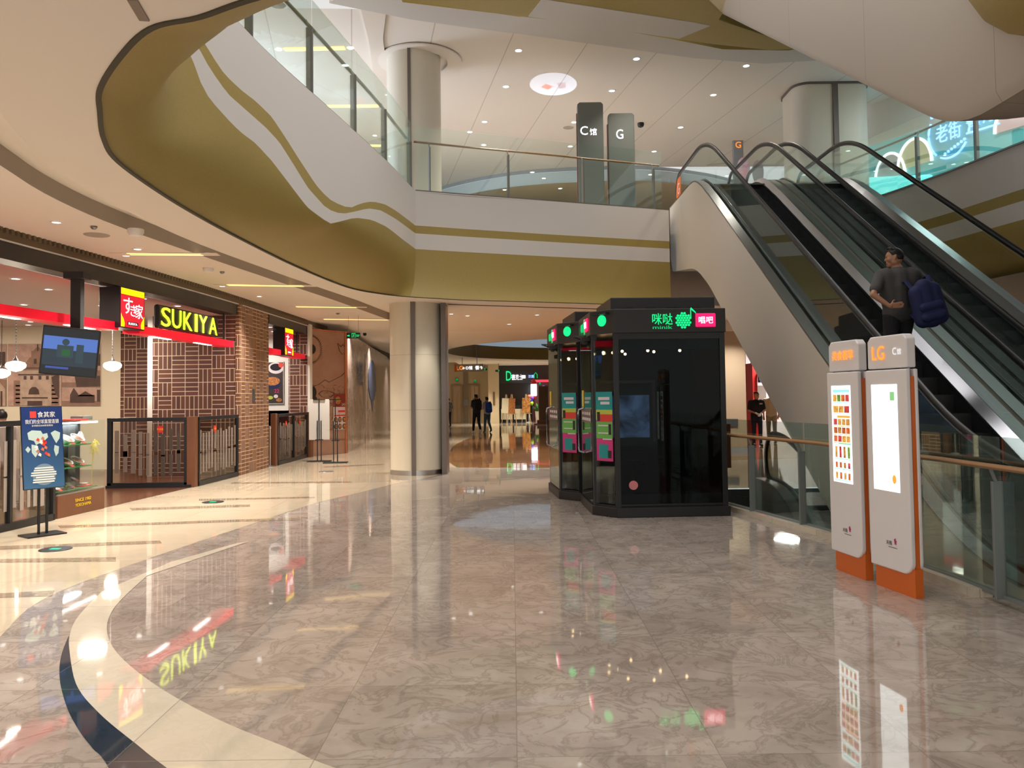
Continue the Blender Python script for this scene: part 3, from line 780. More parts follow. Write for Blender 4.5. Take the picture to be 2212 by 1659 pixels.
# ------------------------------------------------------------------ escalators
def zpath(Y, ya, slope, lo, hi, wd=.9):
    yb = ya+(hi-lo)/slope
    if Y <= ya-wd: return lo
    if Y < ya+wd: return lo+slope*(Y-(ya-wd))**2/(4*wd)
    if Y <= yb-wd: return lo+slope*(Y-ya)
    if Y < yb+wd: return hi-slope*(yb+wd-Y)**2/(4*wd)
    return hi
def escalator(label, group, x0, x1, ya, slope, lo, hi, fb_, ft_, depth=1.68, lip=.12, clad=esc_clad):
    yb = ya+(hi-lo)/slope; Y0 = ya-fb_; Y1 = yb+ft_
    Z = lambda Y: zpath(Y, ya, slope, lo, hi)
    t = thing('escalator', label, 'escalator', ((x0+x1)/2, Y0, lo), 0, group)
    ys = [Y0+(Y1-Y0)*k/70 for k in range(71)]
    xo0, xo1 = x0-.18, x1+.18
    # cladding: two side skins and the soffit between, rounded at the upper end
    endr = .3
    topl = [(y, Z(y)+lip+(.12 if y > yb+.3 else .12*max(0, (y-yb+.6)/.9))) for y in ys]
    bot = []
    for y in ys[::-1]:
        zb = Z(y)-depth+ (max(0, (y-(yb-.3)))*.12 if y > yb-.3 else 0)
        dy = Y1-y
        if dy < endr: zb += endr-math.sqrt(max(0, endr**2-(endr-dy)**2))
        bot.append((y, max(zb, lo-1.1)))
    prof = topl+bot
    mb = MB()
    for xa, xb in ((xo0, xo0+.05), (xo1-.05, xo1)):
        n = len(topl)
        mb.grid([[Vector((xa, a[0], a[1])), Vector((xb, a[0], a[1])), Vector((xb, b[0], b[1])), Vector((xa, b[0], b[1]))] for a, b in zip(topl, bot[::-1])], True)
        mb.quad(*[Vector((xx, a[0], a[1])) for xx, a in ((xa, topl[-1]), (xb, topl[-1]), (xb, bot[0]), (xa, bot[0]))])
    mb.grid([[Vector((xo0+.05, b[0], b[1])), Vector((xo1-.05, b[0], b[1]))] for b in bot])
    mb.build('cladding', clad, t)
    for s_, xx in ((-1, x0), (1, x1)):
        mb = MB(); rows = []
        for y, z in topl:
            rows.append([Vector((xx-.18 if s_ < 0 else xx+.02, y, z+.012)), Vector((xx-.02 if s_ < 0 else xx+.18, y, z+.012)), Vector((xx-.02 if s_ < 0 else xx+.18, y, z-.02)), Vector((xx-.18 if s_ < 0 else xx+.02, y, z-.02))])
        mb.grid(rows, True); mb.build('outer_deck', steel_esc, t)
        rows = []
        for y, z in topl:
            a, b = (xx+.02, xx+.13) if s_ < 0 else (xx-.13, xx-.02)
            hi_ = (z+.05, z-.06) if s_ < 0 else (z-.06, z+.05)
            rows.append([Vector((a, y, hi_[0])), Vector((b, y, hi_[1])), Vector((b, y, hi_[1]-.03)), Vector((a, y, hi_[0]-.03))])
        MB().grid(rows, True).build('inner_deck', steel_esc if s_ < 0 else steel_br, t)
        xi = xx+.13*(-s_)
        MB().grid([[Vector((xi, y, z-.03)), Vector((xi, y, z-.45)), Vector((xi+.01*s_, y, z-.45)), Vector((xi+.01*s_, y, z-.03))] for y, z in topl], True).build('skirt', black, t)
        # glass with rounded newel ends
        hr = [(y, Z(y)+.97) for y in ys if Y0+.35 < y < Y1-.35]
        def newel(yc, zc, sg):
            return [(yc+sg*.42*math.sin(a), zc-.42+.42*math.cos(a)) for a in [R_(12*k) for k in range(1, 16)]]
        nt = newel(hr[-1][0], hr[-1][1], 1); nb = newel(hr[0][0], hr[0][1], -1)
        full = nb[::-1]+hr+nt
        grows = []
        for y, z in full:
            yy = min(max(y, hr[0][0]-.42), hr[-1][0]+.42)
            zb_ = interp(topl, yy)
            if z-.03 > zb_: grows.append([Vector((xx-.006, y, z-.03)), Vector((xx-.006, y, zb_)), Vector((xx+.006, y, zb_)), Vector((xx+.006, y, z-.03))])
        MB().grid(grows, True).build('balustrade_glass', gl_esc, t)
        MB().tube([(xx, y, z) for y, z in full], .04, 12, flat=(.045, .03), upv=(1, 0, 0)).build('handrail', rubber, t, smooth=True)
    # steps
    st_ = MB(); rise = .2; run = rise/slope
    nstep = int((hi-lo)/rise)
    prof = []
    y = ya+.12; z = lo
    for k in range(nstep):
        prof.append((y, z)); z2 = z+(hi-lo)/nstep; prof.append((y, z2)); y += (yb-ya+.2)/nstep; z = z2
        prof.append((y, z))
    st_.grid([[Vector((x0+.13, a, b-.1)), Vector((x1-.13, a, b-.1))] for a, b in prof])
    st_.grid([[Vector((x0+.13, a, b-.32)), Vector((x1-.13, a, b-.32))] for a, b in prof])
    st_.build('steps', mat('step_metal', (.035, .035, .038), .45, .6) if 'step_metal' not in MATS else MATS['step_metal'], t)
    MB().box(x0+.1, x1-.1, yb-.1, Y1, hi-.02, hi+.005).build('landing_plate', steel_dk, t); MB().box(x0+.1, x1-.1, Y0, ya+.1, lo-.02, lo+.006).build('landing_plate', steel_dk, t)
    return t
EA, ES = 6.68, .63
esc1 = escalator('cream clad escalator rising to the bridge, the one carrying the man in grey', None, 3.98, 5.20, EA, ES, 0, 5.8, 1.5, 2.9)
esc2 = copy_tree(esc1); esc2.location.x += 1.64
esc2['label'] = 'empty black escalator rising beside the stairs-riding man, right of the first escalator'
esc2['label'] = 'empty escalator on the right, parallel to the one with the rider'
esc3 = escalator('escalator sinking through the floor opening behind the glass railing, its rounded newel nearest the booths', None, 4.05, 5.20, 3.2, ES, -5.2, 0, 1.0, 1.4, depth=1.1, clad=mat('grey_truss', (.2, .19, .17), .5))
esc4 = copy_tree(esc3); esc4.location.x += 1.64; esc4['label'] = 'second sinking escalator in the floor opening, further from the booths'
# upper escalator: broad cream underside crossing the top right corner
def upper_escalator():
    X0 = 4.1; X1 = 7.6; ya = 7.14+.0; 
    t = thing('escalator', 'broad cream underside of the escalator crossing the top right corner', 'escalator', (X0, 5.2, 5.8))
    ys = [5.3+k*.2 for k in range(90)]
    def zb(y, f): # f 0 left edge, 1 right edge: the fold runs askew
        yf = 7.3-1.3*f
        if y < yf-.5: return 4.04-.05
        if y < yf+.5: return 3.99+.63*(y-(yf-.5))**2/2
        return 3.99+.63*(y-yf)
    rows = []
    for y in ys:
        rows.append([Vector((X0, y, zb(y, 0)+1.5)), Vector((X0, y, zb(y, 0)+.12))] + [Vector((X0+.05+(X1-X0-.1)*k/10, y, zb(y, k/10*.9)+(.03 if k in (0, 10) else 0))) for k in range(11)] + [Vector((X1, y, zb(y, 1)+.12)), Vector((X1, y, zb(y, 1)+1.5))])
    m = mat('cream_cladding', (.44, .39, .33), .6); g_ = NG(m)
    pos, x, y, z = g_.coord()
    f = g_.math('FRACT', g_.math('DIVIDE', g_.math('ADD', y, .6), 2.4)); f2 = g_.math('FRACT', g_.math('DIVIDE', g_.math('SUBTRACT', x, 4.15), 1.25))
    j = g_.math('MAXIMUM', g_.math('LESS_THAN', f, .004), g_.math('LESS_THAN', f2, .006))
    g_.l.new(g_.mix(j, (.44, .39, .33), (.30, .26, .22)), g_.b.inputs['Base Color'])
    MB().grid(rows).build('cladding', m, t, smooth=True)
    MB().grid([[Vector((X0+.1, y, zb(y, 0)+1.5)), Vector((X0+.1, y, zb(y, 0)+2.3))] for y in ys]).build('balustrade_glass', gl, t)
    MB().tube([(X0+.1, y, zb(y, 0)+2.33) for y in ys], .04, 8).build('handrail', rubber, t, smooth=True)
upper_escalator()

# ------------------------------------------------------------------ karaoke booths
def booth(label, loc, rz, near):
    t = thing('karaoke_booth', label, 'booth', loc, rz, None)
    MWt = MW[t.name]
    def b(mb, name, m, par=None, **k): return mb.build(name, m, par or t, world=False, **k)
    W, D, ch, H = 1.72, 1.5, .34, 2.8
    # plan: front edge y=0 from x=ch..W, chamfer to (0,ch*1.05), side back to (0,D)
    pl_ = [(ch*.8, 0), (W, 0), (W, D), (0, D), (0, ch)]
    def off(d): return [(ch*.8-d*.6, -d), (W+d, -d), (W+d, D+d), (-d, D+d), (-d, ch-d*.4)]
    b(MB().prism(off(.03), .0, .13), 'base', black, bevel=.01)
    b(MB().prism(off(0), .13, .15), 'floor_plate', black_m)
    b(MB().prism(off(.02), 2.42, 2.74), 'header', mat('booth_header', (.02, .02, .02), .4) if 'booth_header' not in MATS else MATS['booth_header'], bevel=.008)
    b(MB().prism([(.25, .22), (W-.05, .22), (W-.05, D), (.25, D)], 2.74, 2.92), 'roof_cap', MATS['booth_header'], bevel=.01)
    vb = MB()
    for k in range(4): vb.box(.42+k*.3, .56+k*.3, .212, .222, 2.77, 2.79)
    b(vb, 'vent', black_m)
    posts = [(ch*.8, 0), (W-.0, 0), (0, ch), (0, D), (W, D)]
    for (x, y) in posts:
        xx = min(max(x, .03), W-.03); yy = min(max(y, .03), D-.03)
        b(MB().box(xx-.035, xx+.035, yy-.035, yy+.035, .13, 2.42), 'corner_post', black)
    b(MB().box(ch*.8, W, .0, .03, 2.34, 2.42), 'front_rail', black); b(MB().box(ch*.8, W, 0, .03, .13, .17), 'front_rail', black)
    b(MB().box(ch*.8+.04, W-.06, .012, .02, .17, 2.34), 'front_glass', gl_booth)
    d = Vector((ch*.8, -ch, 0)).normalized()
    b(MB().obox((ch*.4, ch/2, 1.26), d, (-d.y, d.x, 0), (0, 0, 1), .17, .004, 1.09), 'chamfer_glass', gl_booth)
    # mesh skirts inside the glass, top and bottom
    mm = MATS.get('perforated') or perforated()
    b(MB().box(ch*.8+.05, W-.07, .03, .035, .17, .30).box(ch*.8+.05, W-.07, .03, .035, 2.2, 2.34), 'perforated_strip', mm)
    # door in the left side
    b(MB().box(-.008, .004, ch+.06, D-.06, .15, 2.38), 'door', gl_side)
    dr = t.children
    dg = [o for o in COL.objects if o.parent == t and o.name.startswith('door')][0]
    b(MB().tube([(-.02, ch+.78, .78), (-.09, ch+.78, .80), (-.1, ch+.78, .86), (-.1, ch+.78, 1.34), (-.09, ch+.78, 1.40), (-.02, ch+.78, 1.42)], .014, 10), 'door_handle', steel_br, dg, smooth=True)
    pb = MB().box(-.012, -.009, ch+.1, D-.1, 1.22, 1.42)
    b(pb, 'door_notice', mat('notice_brown', (.14, .10, .09), .5) if 'notice_brown' not in MATS else MATS['notice_brown'], dg)
    nb_ = MB()
    for k in range(4): nb_.box(-.015, -.012, ch+.16+k*.22, ch+.3+k*.22, 1.33, 1.37).box(-.015, -.012, ch+.14+k*.22, ch+.32+k*.22, 1.25, 1.29)
    b(nb_, 'notice_lettering', cl_white, dg)
    b(MB().box(-.016, -.011, D-.36, D-.2, 1.44, 1.68), 'sticker', yel_pr, dg)
    b(MB().box(-.12, .0, .48, .56, 2.36, 2.40).tube([(-.06, .5, 2.42), (-.2, .8, 2.44), (-.05, 1.1, 2.42)], .012, 6).ball((-.05, .62, 2.36), .05), 'door_closer', black_m)
    # lit signs: front
    n = Vector((1, 0, 0)); u = Vector((0, 0, 1))
    text('咪哒', .15, (ch*.8+.62, -.03, 2.60), n, u, em_green, t, 'lit_lettering', .006, width=.27, world=False)
    text('minik', .045, (ch*.8+.62, -.03, 2.49), n, u, em_green_d, t, 'lit_lettering', .006, width=.26, world=False)
    bl = MB(); cx_, cz_ = ch*.8+.90, 2.58
    for i in range(-3, 4):
        for j in range(-3, 4):
            xx = i*.036+(j % 2)*.018; zz = j*.031
            if xx*xx+zz*zz < .0105: bl.disc((cx_+xx, -.026, cz_+zz), (0, -1, 0), .0155, .008, 10)
    bl.box(cx_+.095, cx_+.105, -.034, -.026, cz_+.02, cz_+.15).extr([Vector((cx_+.095, -.026, cz_+.15)), Vector((cx_+.17, -.026, cz_+.09)), Vector((cx_+.165, -.026, cz_+.11)), Vector((cx_+.105, -.026, cz_+.17))], (0, -.008, 0))
    b(bl, 'lit_ball_emblem', em_green)
    lb = b(MB().box(cx_+.16, cx_+.43, -.045, -.02, 2.49, 2.67), 'sign_lightbox', mat('lit_crimson', (.9, .0, .1), .4, emit=1.0, ecol=(1, .01, .12)) if 'lit_crimson' not in MATS else MATS['lit_crimson'], bevel=.02)
    text('唱吧', .09, (cx_+.295, -.046, 2.58), n, u, em_soft, lb, 'lit_lettering', .006, width=.19, world=False)
    # lit signs: side header and chamfer lamp
    ns = Vector((0, -1, 0))
    bl = MB()
    for i in range(-3, 4):
        for j in range(-3, 4):
            xx = i*.036; zz = j*.031
            if xx*xx+zz*zz < .0105: bl.disc((-.02, .86+xx, cz_+zz), (-1, 0, 0), .0155, .008, 10)
    b(bl, 'lit_ball_emblem', em_green_d)
    text('咪哒', .13, (-.02, 1.13, 2.58), ns, u, em_green_d, t, 'lit_lettering', .006, width=.25, world=False)
    lb = b(MB().box(-.045, -.02, .48, .72, 2.49, 2.67), 'sign_lightbox', MATS['lit_crimson'], bevel=.02)
    text('唱吧', .09, (-.046, .60, 2.58), ns, u, em_soft, lb, 'lit_lettering', .006, width=.18, world=False)
    cn = Vector((-ch, -ch*.8, 0)).normalized()
    b(MB().disc(Vector((ch*.4, ch/2, 2.60))+cn*.02, cn, .075, .012, 28), 'status_lamp', em_green)
    b(MB().obox(Vector((ch*.4, ch/2, 2.69))+cn*.05, d, cn, (0, 0, 1), .13, .045, .012), 'lamp_hood', black)
    # tariff poster behind the chamfer glass
    po = b(MB().obox(Vector((ch*.4, ch/2, 1.19))+cn*.008, d, cn, (0, 0, 1), .145, .002, .46), 'tariff_poster', magenta)
    def pp(x, z, hx, hz, m, nm='poster_print', k=.0):
        b(MB().obox(Vector((ch*.4, ch/2, z))+d*x+cn*(.011+k*.001), d, cn, (0, 0, 1), hx, .001, hz), nm, m, po)
    pp(0, 1.53, .145, .12, teal); pp(0, 1.34, .145, .07, lime_p); pp(.03, 1.30, .115, .05, red_pr, k=1); pp(0, 1.14, .145, .11, green_p, k=1)
    pp(-.02, .86, .08, .09, teal, k=1); pp(-.1, 1.32, .025, .06, black, k=3); pp(.1, 1.15, .022, .07, black, k=3); pp(.09, .82, .03, .05, black, k=3)
    pp(0, 1.56, .10, .02, cl_white, k=3); pp(.02, 1.50, .08, .018, cl_white, k=3); pp(.05, 1.04-.02, .08, .008, cl_white, k=3); pp(-.02, 1.2, .09, .008, cl_white, k=3); pp(-.02, 1.1, .09, .008, cl_white, k=3)
    # inside: screen, curtain, stool, lamps
    b(MB().box(.3, 1.05, D-.12, D-.06, .93, 1.72), 'screen', black)
    so = [o for o in COL.objects if o.parent == t and o.name.startswith('screen')][0]
    b(MB().box(.33, 1.0, D-.125, D-.12, .97, 1.60), 'screen_image', screen_mat(), so)
    b(MB().box(1.05, 1.09, D-.13, D-.05, .9, 1.82).box(.28, 1.05, D-.13, D-.05, 1.78, 1.82), 'screen_frame', mat('frame_grey', (.2, .2, .19), .4) if 'frame_grey' not in MATS else MATS['frame_grey'], so)
    b(MB().box(0.05, W-.05, D-.03, D-.01, .15, 2.42), 'back_panel', black_m)
    cu = MB(); cu.grid([[Vector((W-.05-.04*math.sin(k*1.3), .05+k*.05, z)) for z in (.15, 2.4)] for k in range(28)])
    b(cu, 'curtain', mat('curtain_brown', (.06, .02, .012), .9) if 'curtain_brown' not in MATS else MATS['curtain_brown'], smooth=True)
    b(MB().lathe([(.17, .62), (.18, .66), (.17, .69)], (.62, .75, 0), 20).lathe([(.02, .16), (.02, .62)], (.62, .75, 0), 10).lathe([(.16, .15), (.16, .17)], (.62, .75, 0), 20), 'stool', black)
    b(MB().box(.2, .9, D-.35, D-.13, .75, .80), 'console_shelf', black)
    lm = MB()
    for x, y in ((.42, .35), (.9, .55), (.25, .9), (.6, 1.1), (1.2, .3), (.2, .6), (.35, .7), (.75, .25)): lm.ball((x, y, 2.20), .020, 8)
    b(lm, 'ceiling_bulb', em_warm)
    b(MB().disc((ch*.8+.2, -.001, .42), (0, -1, 0), .06, .003, 20), 'round_sticker', mat('pink_sticker', (.6, .2, .22), .5) if 'pink_sticker' not in MATS else MATS['pink_sticker'])
    return t
def perforated():
    m = mat('perforated', (.09, .09, .09), .5); g_ = NG(m)
    pos, x, y, z = g_.coord()
    u = g_.math('FRACT', g_.math('MULTIPLY', g_.math('ADD', x, z), 34)); v = g_.math('FRACT', g_.math('MULTIPLY', g_.math('SUBTRACT', x, z), 34))
    d = g_.math('ADD', g_.math('POWER', g_.math('SUBTRACT', u, .5), 2.0), g_.math('POWER', g_.math('SUBTRACT', v, .5), 2.0))
    g_.l.new(g_.mix(g_.math('LESS_THAN', d, .09), (.10, .10, .10), (.004, .004, .004)), g_.b.inputs['Base Color'])
    return m
def screen_mat():
    if 'booth_screen' in MATS: return MATS['booth_screen']
    m = mat('booth_screen', (.01, .02, .05), .3); g_ = NG(m)
    pos, x, y, z = g_.coord(); n = g_.noise(pos, 2.6, 4, .6, .8)
    c = g_.ramp(n, [(.35, (.005, .012, .03)), (.62, (.10, .19, .33))])
    g_.l.new(c, g_.b.inputs['Emission Color']); g_.b.inputs['Emission Strength'].default_value = .75
    return m
booth('near black glass karaoke booth with green lit lettering on its front', (1.10, 10.47, 0), R_(2.5), True)
booth('further black karaoke booth, half hidden behind the near one', (.76, 12.15, 0), R_(5), False)

# ------------------------------------------------------------------ the two directory kiosks
def kiosk(label, p0, p1, first):
    d = Vector((p1.x-p0.x, p1.y-p0.y, 0)); Wd = d.length; d.normalize()
    n = Vector((d.y, -d.x, 0))      # towards the hall
    if n.x > 0: n = -n
    u = Vector((0, 0, 1))
    t = thing('directory_kiosk', label, 'kiosk', (p0.x, p0.y, 0))
    def P(a, k, z): return p0 + d*a + n*k + u*z
    T = .055
    MB().extr([P(.03, .012, .2), P(Wd-.012, .012, .2), P(Wd-.012, .012, 1.72), P(.03, .012, 1.72)], -n*.032).build('core', orange, t)
    MB().extr([P(.03, .035, 0), P(Wd, .035, 0), P(Wd, .035, .22), P(.03, .035, .22)], -n*.07).build('plinth', orange, t)
    # front and back shells with rounded lower far corner
    def shell(k0, k1, name):
        r = .10; pts = [P(-.01, k0, .17)]
        pts += [P(Wd-.01-r+r*math.sin(a), k0, .17+r-r*math.cos(a)) for a in [R_(15*j) for j in range(7)]]
        pts += [P(Wd-.01, k0, 1.78), P(-.01, k0, 1.78)]
        return MB().extr(pts, n*(k1-k0)).build(name, kiosk_white, t, bevel=.012, seg=3)
    shell(.012, .055, 'front_shell'); shell(-T, -.020, 'back_shell')
    r = .04
    hp_ = [P(-.01, 0, 1.79), P(Wd-.03, 0, 1.79), P(Wd-.03, 0, 2.06-r), P(Wd-.03-r, 0, 2.06), P(-.01+r, 0, 2.06), P(-.01, 0, 2.06-r)]
    MB().extr([q - n*(T-.0) for q in hp_], n*(T+.03)).build('head', kiosk_white, t, bevel=.012, seg=3)
    sc_w0, sc_w1 = .07, Wd-.12
    k = .058
    o = MB().extr([P(sc_w0, .052, .80), P(sc_w1, .052, .80), P(sc_w1, .052, 1.66), P(sc_w0, .052, 1.66)], n*.006).build('screen', mat('lit_panel', (.9, .95, .95), .3, emit=1.35, ecol=(.93, 1, .99)) if 'lit_panel' not in MATS else MATS['lit_panel'], t)
    def tile(a0, a1, z0, z1, m, nm='screen_picture', kk=.0595):
        return MB().extr([P(a0, kk, z0), P(a1, kk, z0), P(a1, kk, z1), P(a0, kk, z1)], n*.0008).build(nm, m, o)
    if first:
        cols = 'food'
        sw = sc_w1-sc_w0
        rng = random.Random(3)
        def food(): 
            nm = 'food_print_%d' % rng.randint(0, 7)
            if nm in MATS: return MATS[nm]
            c = rng.choice([(.55, .12, .03), (.4, .08, .02), (.6, .3, .06), (.25, .06, .02), (.5, .05, .05), (.1, .06, .02), (.45, .2, .05), (.12, .25, .03)])
            m = mat(nm, c, .4, emit=.6, ecol=c); g_ = NG(m); pos, x, y, z = g_.coord(); nn = g_.noise(pos, 38, 3, .6)
            cc = g_.ramp(nn, [(.35, tuple(v*.3 for v in c)), (.6, tuple(min(1, v*1.6) for v in c))]); g_.l.new(cc, g_.b.inputs['Emission Color']); return m
        bar = {'b': em_cyan, 'o': em_orange, 'g': mat('lit_mint', (.1, .6, .4), .4, emit=.7, ecol=(.15, .75, .5))}
        tile(sc_w0+.03, sc_w1-.01, 1.60, 1.625, bar['b'])
        tile(sc_w0+.09, sc_w1-.01, 1.375, 1.395, bar['o'])
        tile(sc_w0+.1, sc_w1-.01, 1.14, 1.155, bar['g'])
        rows_ = [(1.52, 1.58, 4), (1.42, 1.48, 3), (1.31, 1.365, 4), (1.235, 1.29, 4), (1.16, 1.215, 4), (1.02, 1.12, 4), (.93, .98, 4), (.83, .89, 4)]
        for z0, z1, nn_ in rows_:
            wdt = (sw-.04)/nn_
            for q_ in range(nn_):
                ins = .006 if z0 > 1.15 else .02
                tile(sc_w0+.025+q_*wdt+ins, sc_w0+.025+(q_+1)*wdt-ins*.6, z0, z1, food())
            tile(sc_w0+.025, sc_w1-.015, z0-.012, z0-.006, bar['o'] if 1.1 < z0 < 1.38 else bar['b'] if z0 > 1.38 else bar['g'])
        text('美食荟萃', .085, P(Wd*.47, .036, 1.93), d, u, em_orange, t, 'lit_lettering', .004, width=Wd*.68)
    else:
        tile(sc_w1-.085, sc_w1-.03, 1.53, 1.60, mat('leaf_print', (.2, .5, .2), .4, emit=.5, ecol=(.3, .7, .3)), 'screen_mark')
        MB().disc(P(sc_w1-.06, .059, .90), n, .025, .001, 16, ry=.035).build('screen_mark', em_orange, o)
        tile(sc_w0+.03, sc_w0+.033, 1.15, 1.27, mat('grey_tick', (.5, .5, .5), .5), 'screen_mark')
        text('LG', .115, P(Wd*.28, .036, 1.92), d, u, em_orange, t, 'lit_lettering', .004, width=.16)
        text('C', .058, P(Wd*.68, .036, 1.925), d, u, em_dim, t, 'lit_lettering', .002, width=.044)
        text('馆', .048, P(Wd*.79, .036, 1.92), d, u, em_dim, t, 'lit_lettering', .002, width=.046)
    # mall emblem low on the panel
    em = MB()
    c = P(Wd*.60, .058, .40)
    for ang, ln in ((65, .035), (15, .03), (-40, .03)):
        dr = d*math.cos(R_(ang))+u*math.sin(R_(ang)); pv = d*-math.sin(R_(ang))+u*math.cos(R_(ang))
        em.extr([c, c+dr*ln*.5+pv*.012, c+dr*ln, c+dr*ln*.5-pv*.012], n*.001)
    em.build('emblem', magenta, t)
    text('天街', .034, P(Wd*.47, .057, .385), d, u, black, t, 'emblem_lettering', .001, width=.075)
    MB().extr([P(Wd*.45, .057, .350), P(Wd*.66, .057, .350), P(Wd*.66, .057, .354), P(Wd*.45, .057, .354)], n*.001).build('emblem_rule', black, t)
    return t
k0 = Vector((2.95, 7.33, 0)); k1 = Vector((3.02, 6.84, 0))
kiosk('white and orange kiosk with a lit screen of food pictures', k0, k1, True)
kiosk('white and orange kiosk with a blank glowing screen, nearest the camera', Vector((3.04, 6.73, 0)), Vector((3.13, 6.22, 0)), False)
# ------------------------------------------------------------------ the restaurant
def FS(y, off=0): return Vector((sx(y)+off, y, 0))      # point on the shop line
def fdir(y): return (FS(y+.3)-FS(y-.3)).normalized()
# fascia beams over the opening, brown soffit strip, white line
def strip_x(y0, y1, z0, z1, d0, d1, n=14):
    mb = MB(); rows = []
    for k in range(n+1):
        y = y0+(y1-y0)*k/n; x = sx(y)
        rows.append([Vector((x+d0, y, z0)), Vector((x+d1, y, z0)), Vector((x+d1, y, z1)), Vector((x+d0, y, z1))])
    mb.grid(rows, True)
    mb.add(rows[0], [(0, 1, 2, 3)]); mb.add(rows[-1], [(0, 1, 2, 3)])
    return mb
struct('trim_36', strip_x(4, 16.9, 3.42, 3.64, -.30, .0), black)
struct('trim_37', strip_x(18.95, 22.2, 3.42, 3.64, -.30, .0), black)
struct('trim_38', strip_x(4, 24, 3.645, 3.66, -.2, .03), white)
rb = mat('ribbed_brown', (.12, .085, .05), .6)
struct('trim_39', strip_x(4, 24, 3.66, 3.80, -.4, .04), rb)
tk = MB()
for k in range(150):
    y = 7+k*.1; tk.box(sx(y)+.04, sx(y)+.075, y, y+.05, 3.74, 3.80)
struct('trim_40', tk, rb)
# room shell
struct('ceiling_shop', MB().poly([(sx(y)-.3, y, 3.42) for y in (3, 10, 15, 22.3)] + [(-16, 22.3, 3.42), (-16, 3, 3.42)]), mat('shop_ceiling', (.66, .55, .50), .7))
shop_wall = mat('shop_wall', (.74, .66, .50), .7)
struct('wall_shop_back', MB().box(-16, -9.3, 19.0, 19.1, 0, 3.42), shop_wall)
struct('wall_shop_left', MB().box(-16.1, -16, 3, 22, 0, 3.42), shop_wall)
struct('wall_shop_rear', MB().box(-16, -6.2, 22.2, 22.4, 0, 3.45), white)
struct('pillar_4', MB().box(-9.3, -8.6, 18.9, 19.3, 0, 3.42), m_brick)
struct('pillar_5', MB().box(-7.80, -7.64, 17.02, 17.2, 0, 3.42), white)
struct('pillar_6', MB().box(-7.65, -5.86, 16.93, 17.35, 0, 3.64).box(-6.5, -5.9, 17.36, 18.94, 0, 3.78), m_brick)
struct('trim_41', MB().box(-5.88, -5.80, 16.92, 18.96, 0.0, 3.76), m_brick2)
struct('pillar_7', MB().box(-6.22, -5.69, 22.15, 22.5, 0, 3.66), m_brick)
struct('trim_42', MB().box(-5.685, -5.62, 22.12, 22.4, 1.25, 3.7), white)
struct('trim_43', MB().box(-5.69, -5.6, 22.10, 22.4, 0, 1.25), wood_br)
struct('trim_44', MB().box(-9, -6.22, 22.2, 22.3, 0, 1.3), wood_br)
tag(MB().box(-5.81, -5.795, 17.75, 17.95, 1.55, 1.85).build('wall_plate', steel_dk), 'small dark plate fixed on the tan brick column', 'plate')

# black framed glass barriers
def frosted(mb, a, b, z0, z1, seed):
    rng = random.Random(seed); L = (b-a).length; d = (b-a).normalized(); n = Vector((-d.y, d.x, 0))
    s = .05
    while s < L-.08:
        w_ = .055+rng.random()*.03
        for (za, zb_) in ((z0+.08, z0+.08+(z1-z0)*.36), (z0+(z1-z0)*.42, z1-(z1-z0)*.2)):
            sh = rng.random()*.1
            mb.obox(a+d*(s+w_/2)+Vector((0, 0, (za+zb_)/2+sh)), d, n, (0, 0, 1), w_/2, .004, (zb_-za)/2)
        s += w_+.055+rng.random()*.03
def barrier(label, a, b, z1, cuts=(), seed=1, group=None, fr=.05, tagz=None, tagpos=None, glassm=None, top=.07):
    d = (b-a).normalized(); n = Vector((-d.y, d.x, 0)); L = (b-a).length
    t = thing('glass_barrier', label, 'barrier', (a.x, a.y, 0), 0, group)
    f = MB().bar(a+Vector((0, 0, .05)), b+Vector((0, 0, .05)), .07, .09).bar(a+Vector((0, 0, z1-top/2)), b+Vector((0, 0, z1-top/2)), .08, top)
    for s in [fr/2]+list(cuts)+[L-fr/2]:
        p = a+d*s; f.obox(p+Vector((0, 0, z1/2)), d, n, (0, 0, 1), fr/2, .035, z1/2-.005)
    f.build('frame', black, t, bevel=.004)
    MB().obox((a+b)/2+Vector((0, 0, z1/2)), d, n, (0, 0, 1), L/2-fr, .004, z1/2-.08).build('glass_pane', MATS['barrier_glass'], t)
    mb = MB(); frosted(mb, a+d*fr, b-d*fr, .12, z1-.1, seed); mb.build('frosted_pattern', MATS['frost_pat'], t)
    if tagpos is not None:
        for s in tagpos:
            p = a+d*s+Vector((0, 0, tagz)); m = -n if n.x < 0 or (abs(n.x) < .2 and n.y > 0) else n
            q = MB().obox(p+m*.012, d, n, (0, 0, 1), .055, .002, .062).build('shop_tag', red_p, t)
            rgt = d if d.cross(Vector((0, 0, 1))).dot(m) > 0 else -d
            text('すき家', .04, p+m*.015, rgt, (0, 0, 1), yel_pr, q, 'tag_lettering', .001)
    return t
glass('barrier_glass', (.80, .76, .72), .0)
mat('frost_pat', (.34, .29, .26), .55)
A0, A1 = FS(5.5), FS(10.93)
barrier('black framed glass barrier with frosted bars left of the food display case', A0, A1, 1.38, (2.7, 4.6), 2, tagz=1.05, tagpos=(4.35,))
B0, B1 = Vector((-7.55, 14.88, 0)), Vector((-6.04, 14.88, 0))
barrier('wide black framed barrier set back beside the brown timber post', B0, B1, 1.3, (), 5, tagz=1.08, tagpos=(.98,), top=.07, fr=.08)
C0, C1_ = FS(15.0), FS(16.88)
barrier('black framed glass barrier between the timber post and the brick column', C0, C1_, 1.3, (), 7, tagz=1.05, tagpos=(.75,))
D0, D1 = FS(19.5), FS(22.08)
barrier('black framed barrier with two narrow panes beyond the brick column', D0, D1, 1.25, (1.35,), 9, tagz=1.0, tagpos=(.7, 1.9))
tag(recentre(MB().box(-6.06, -5.91, 14.83, 14.98, 0, 1.31).build('timber_post', wood_br, bevel=.004)), 'brown timber post between the two front barriers', 'post')
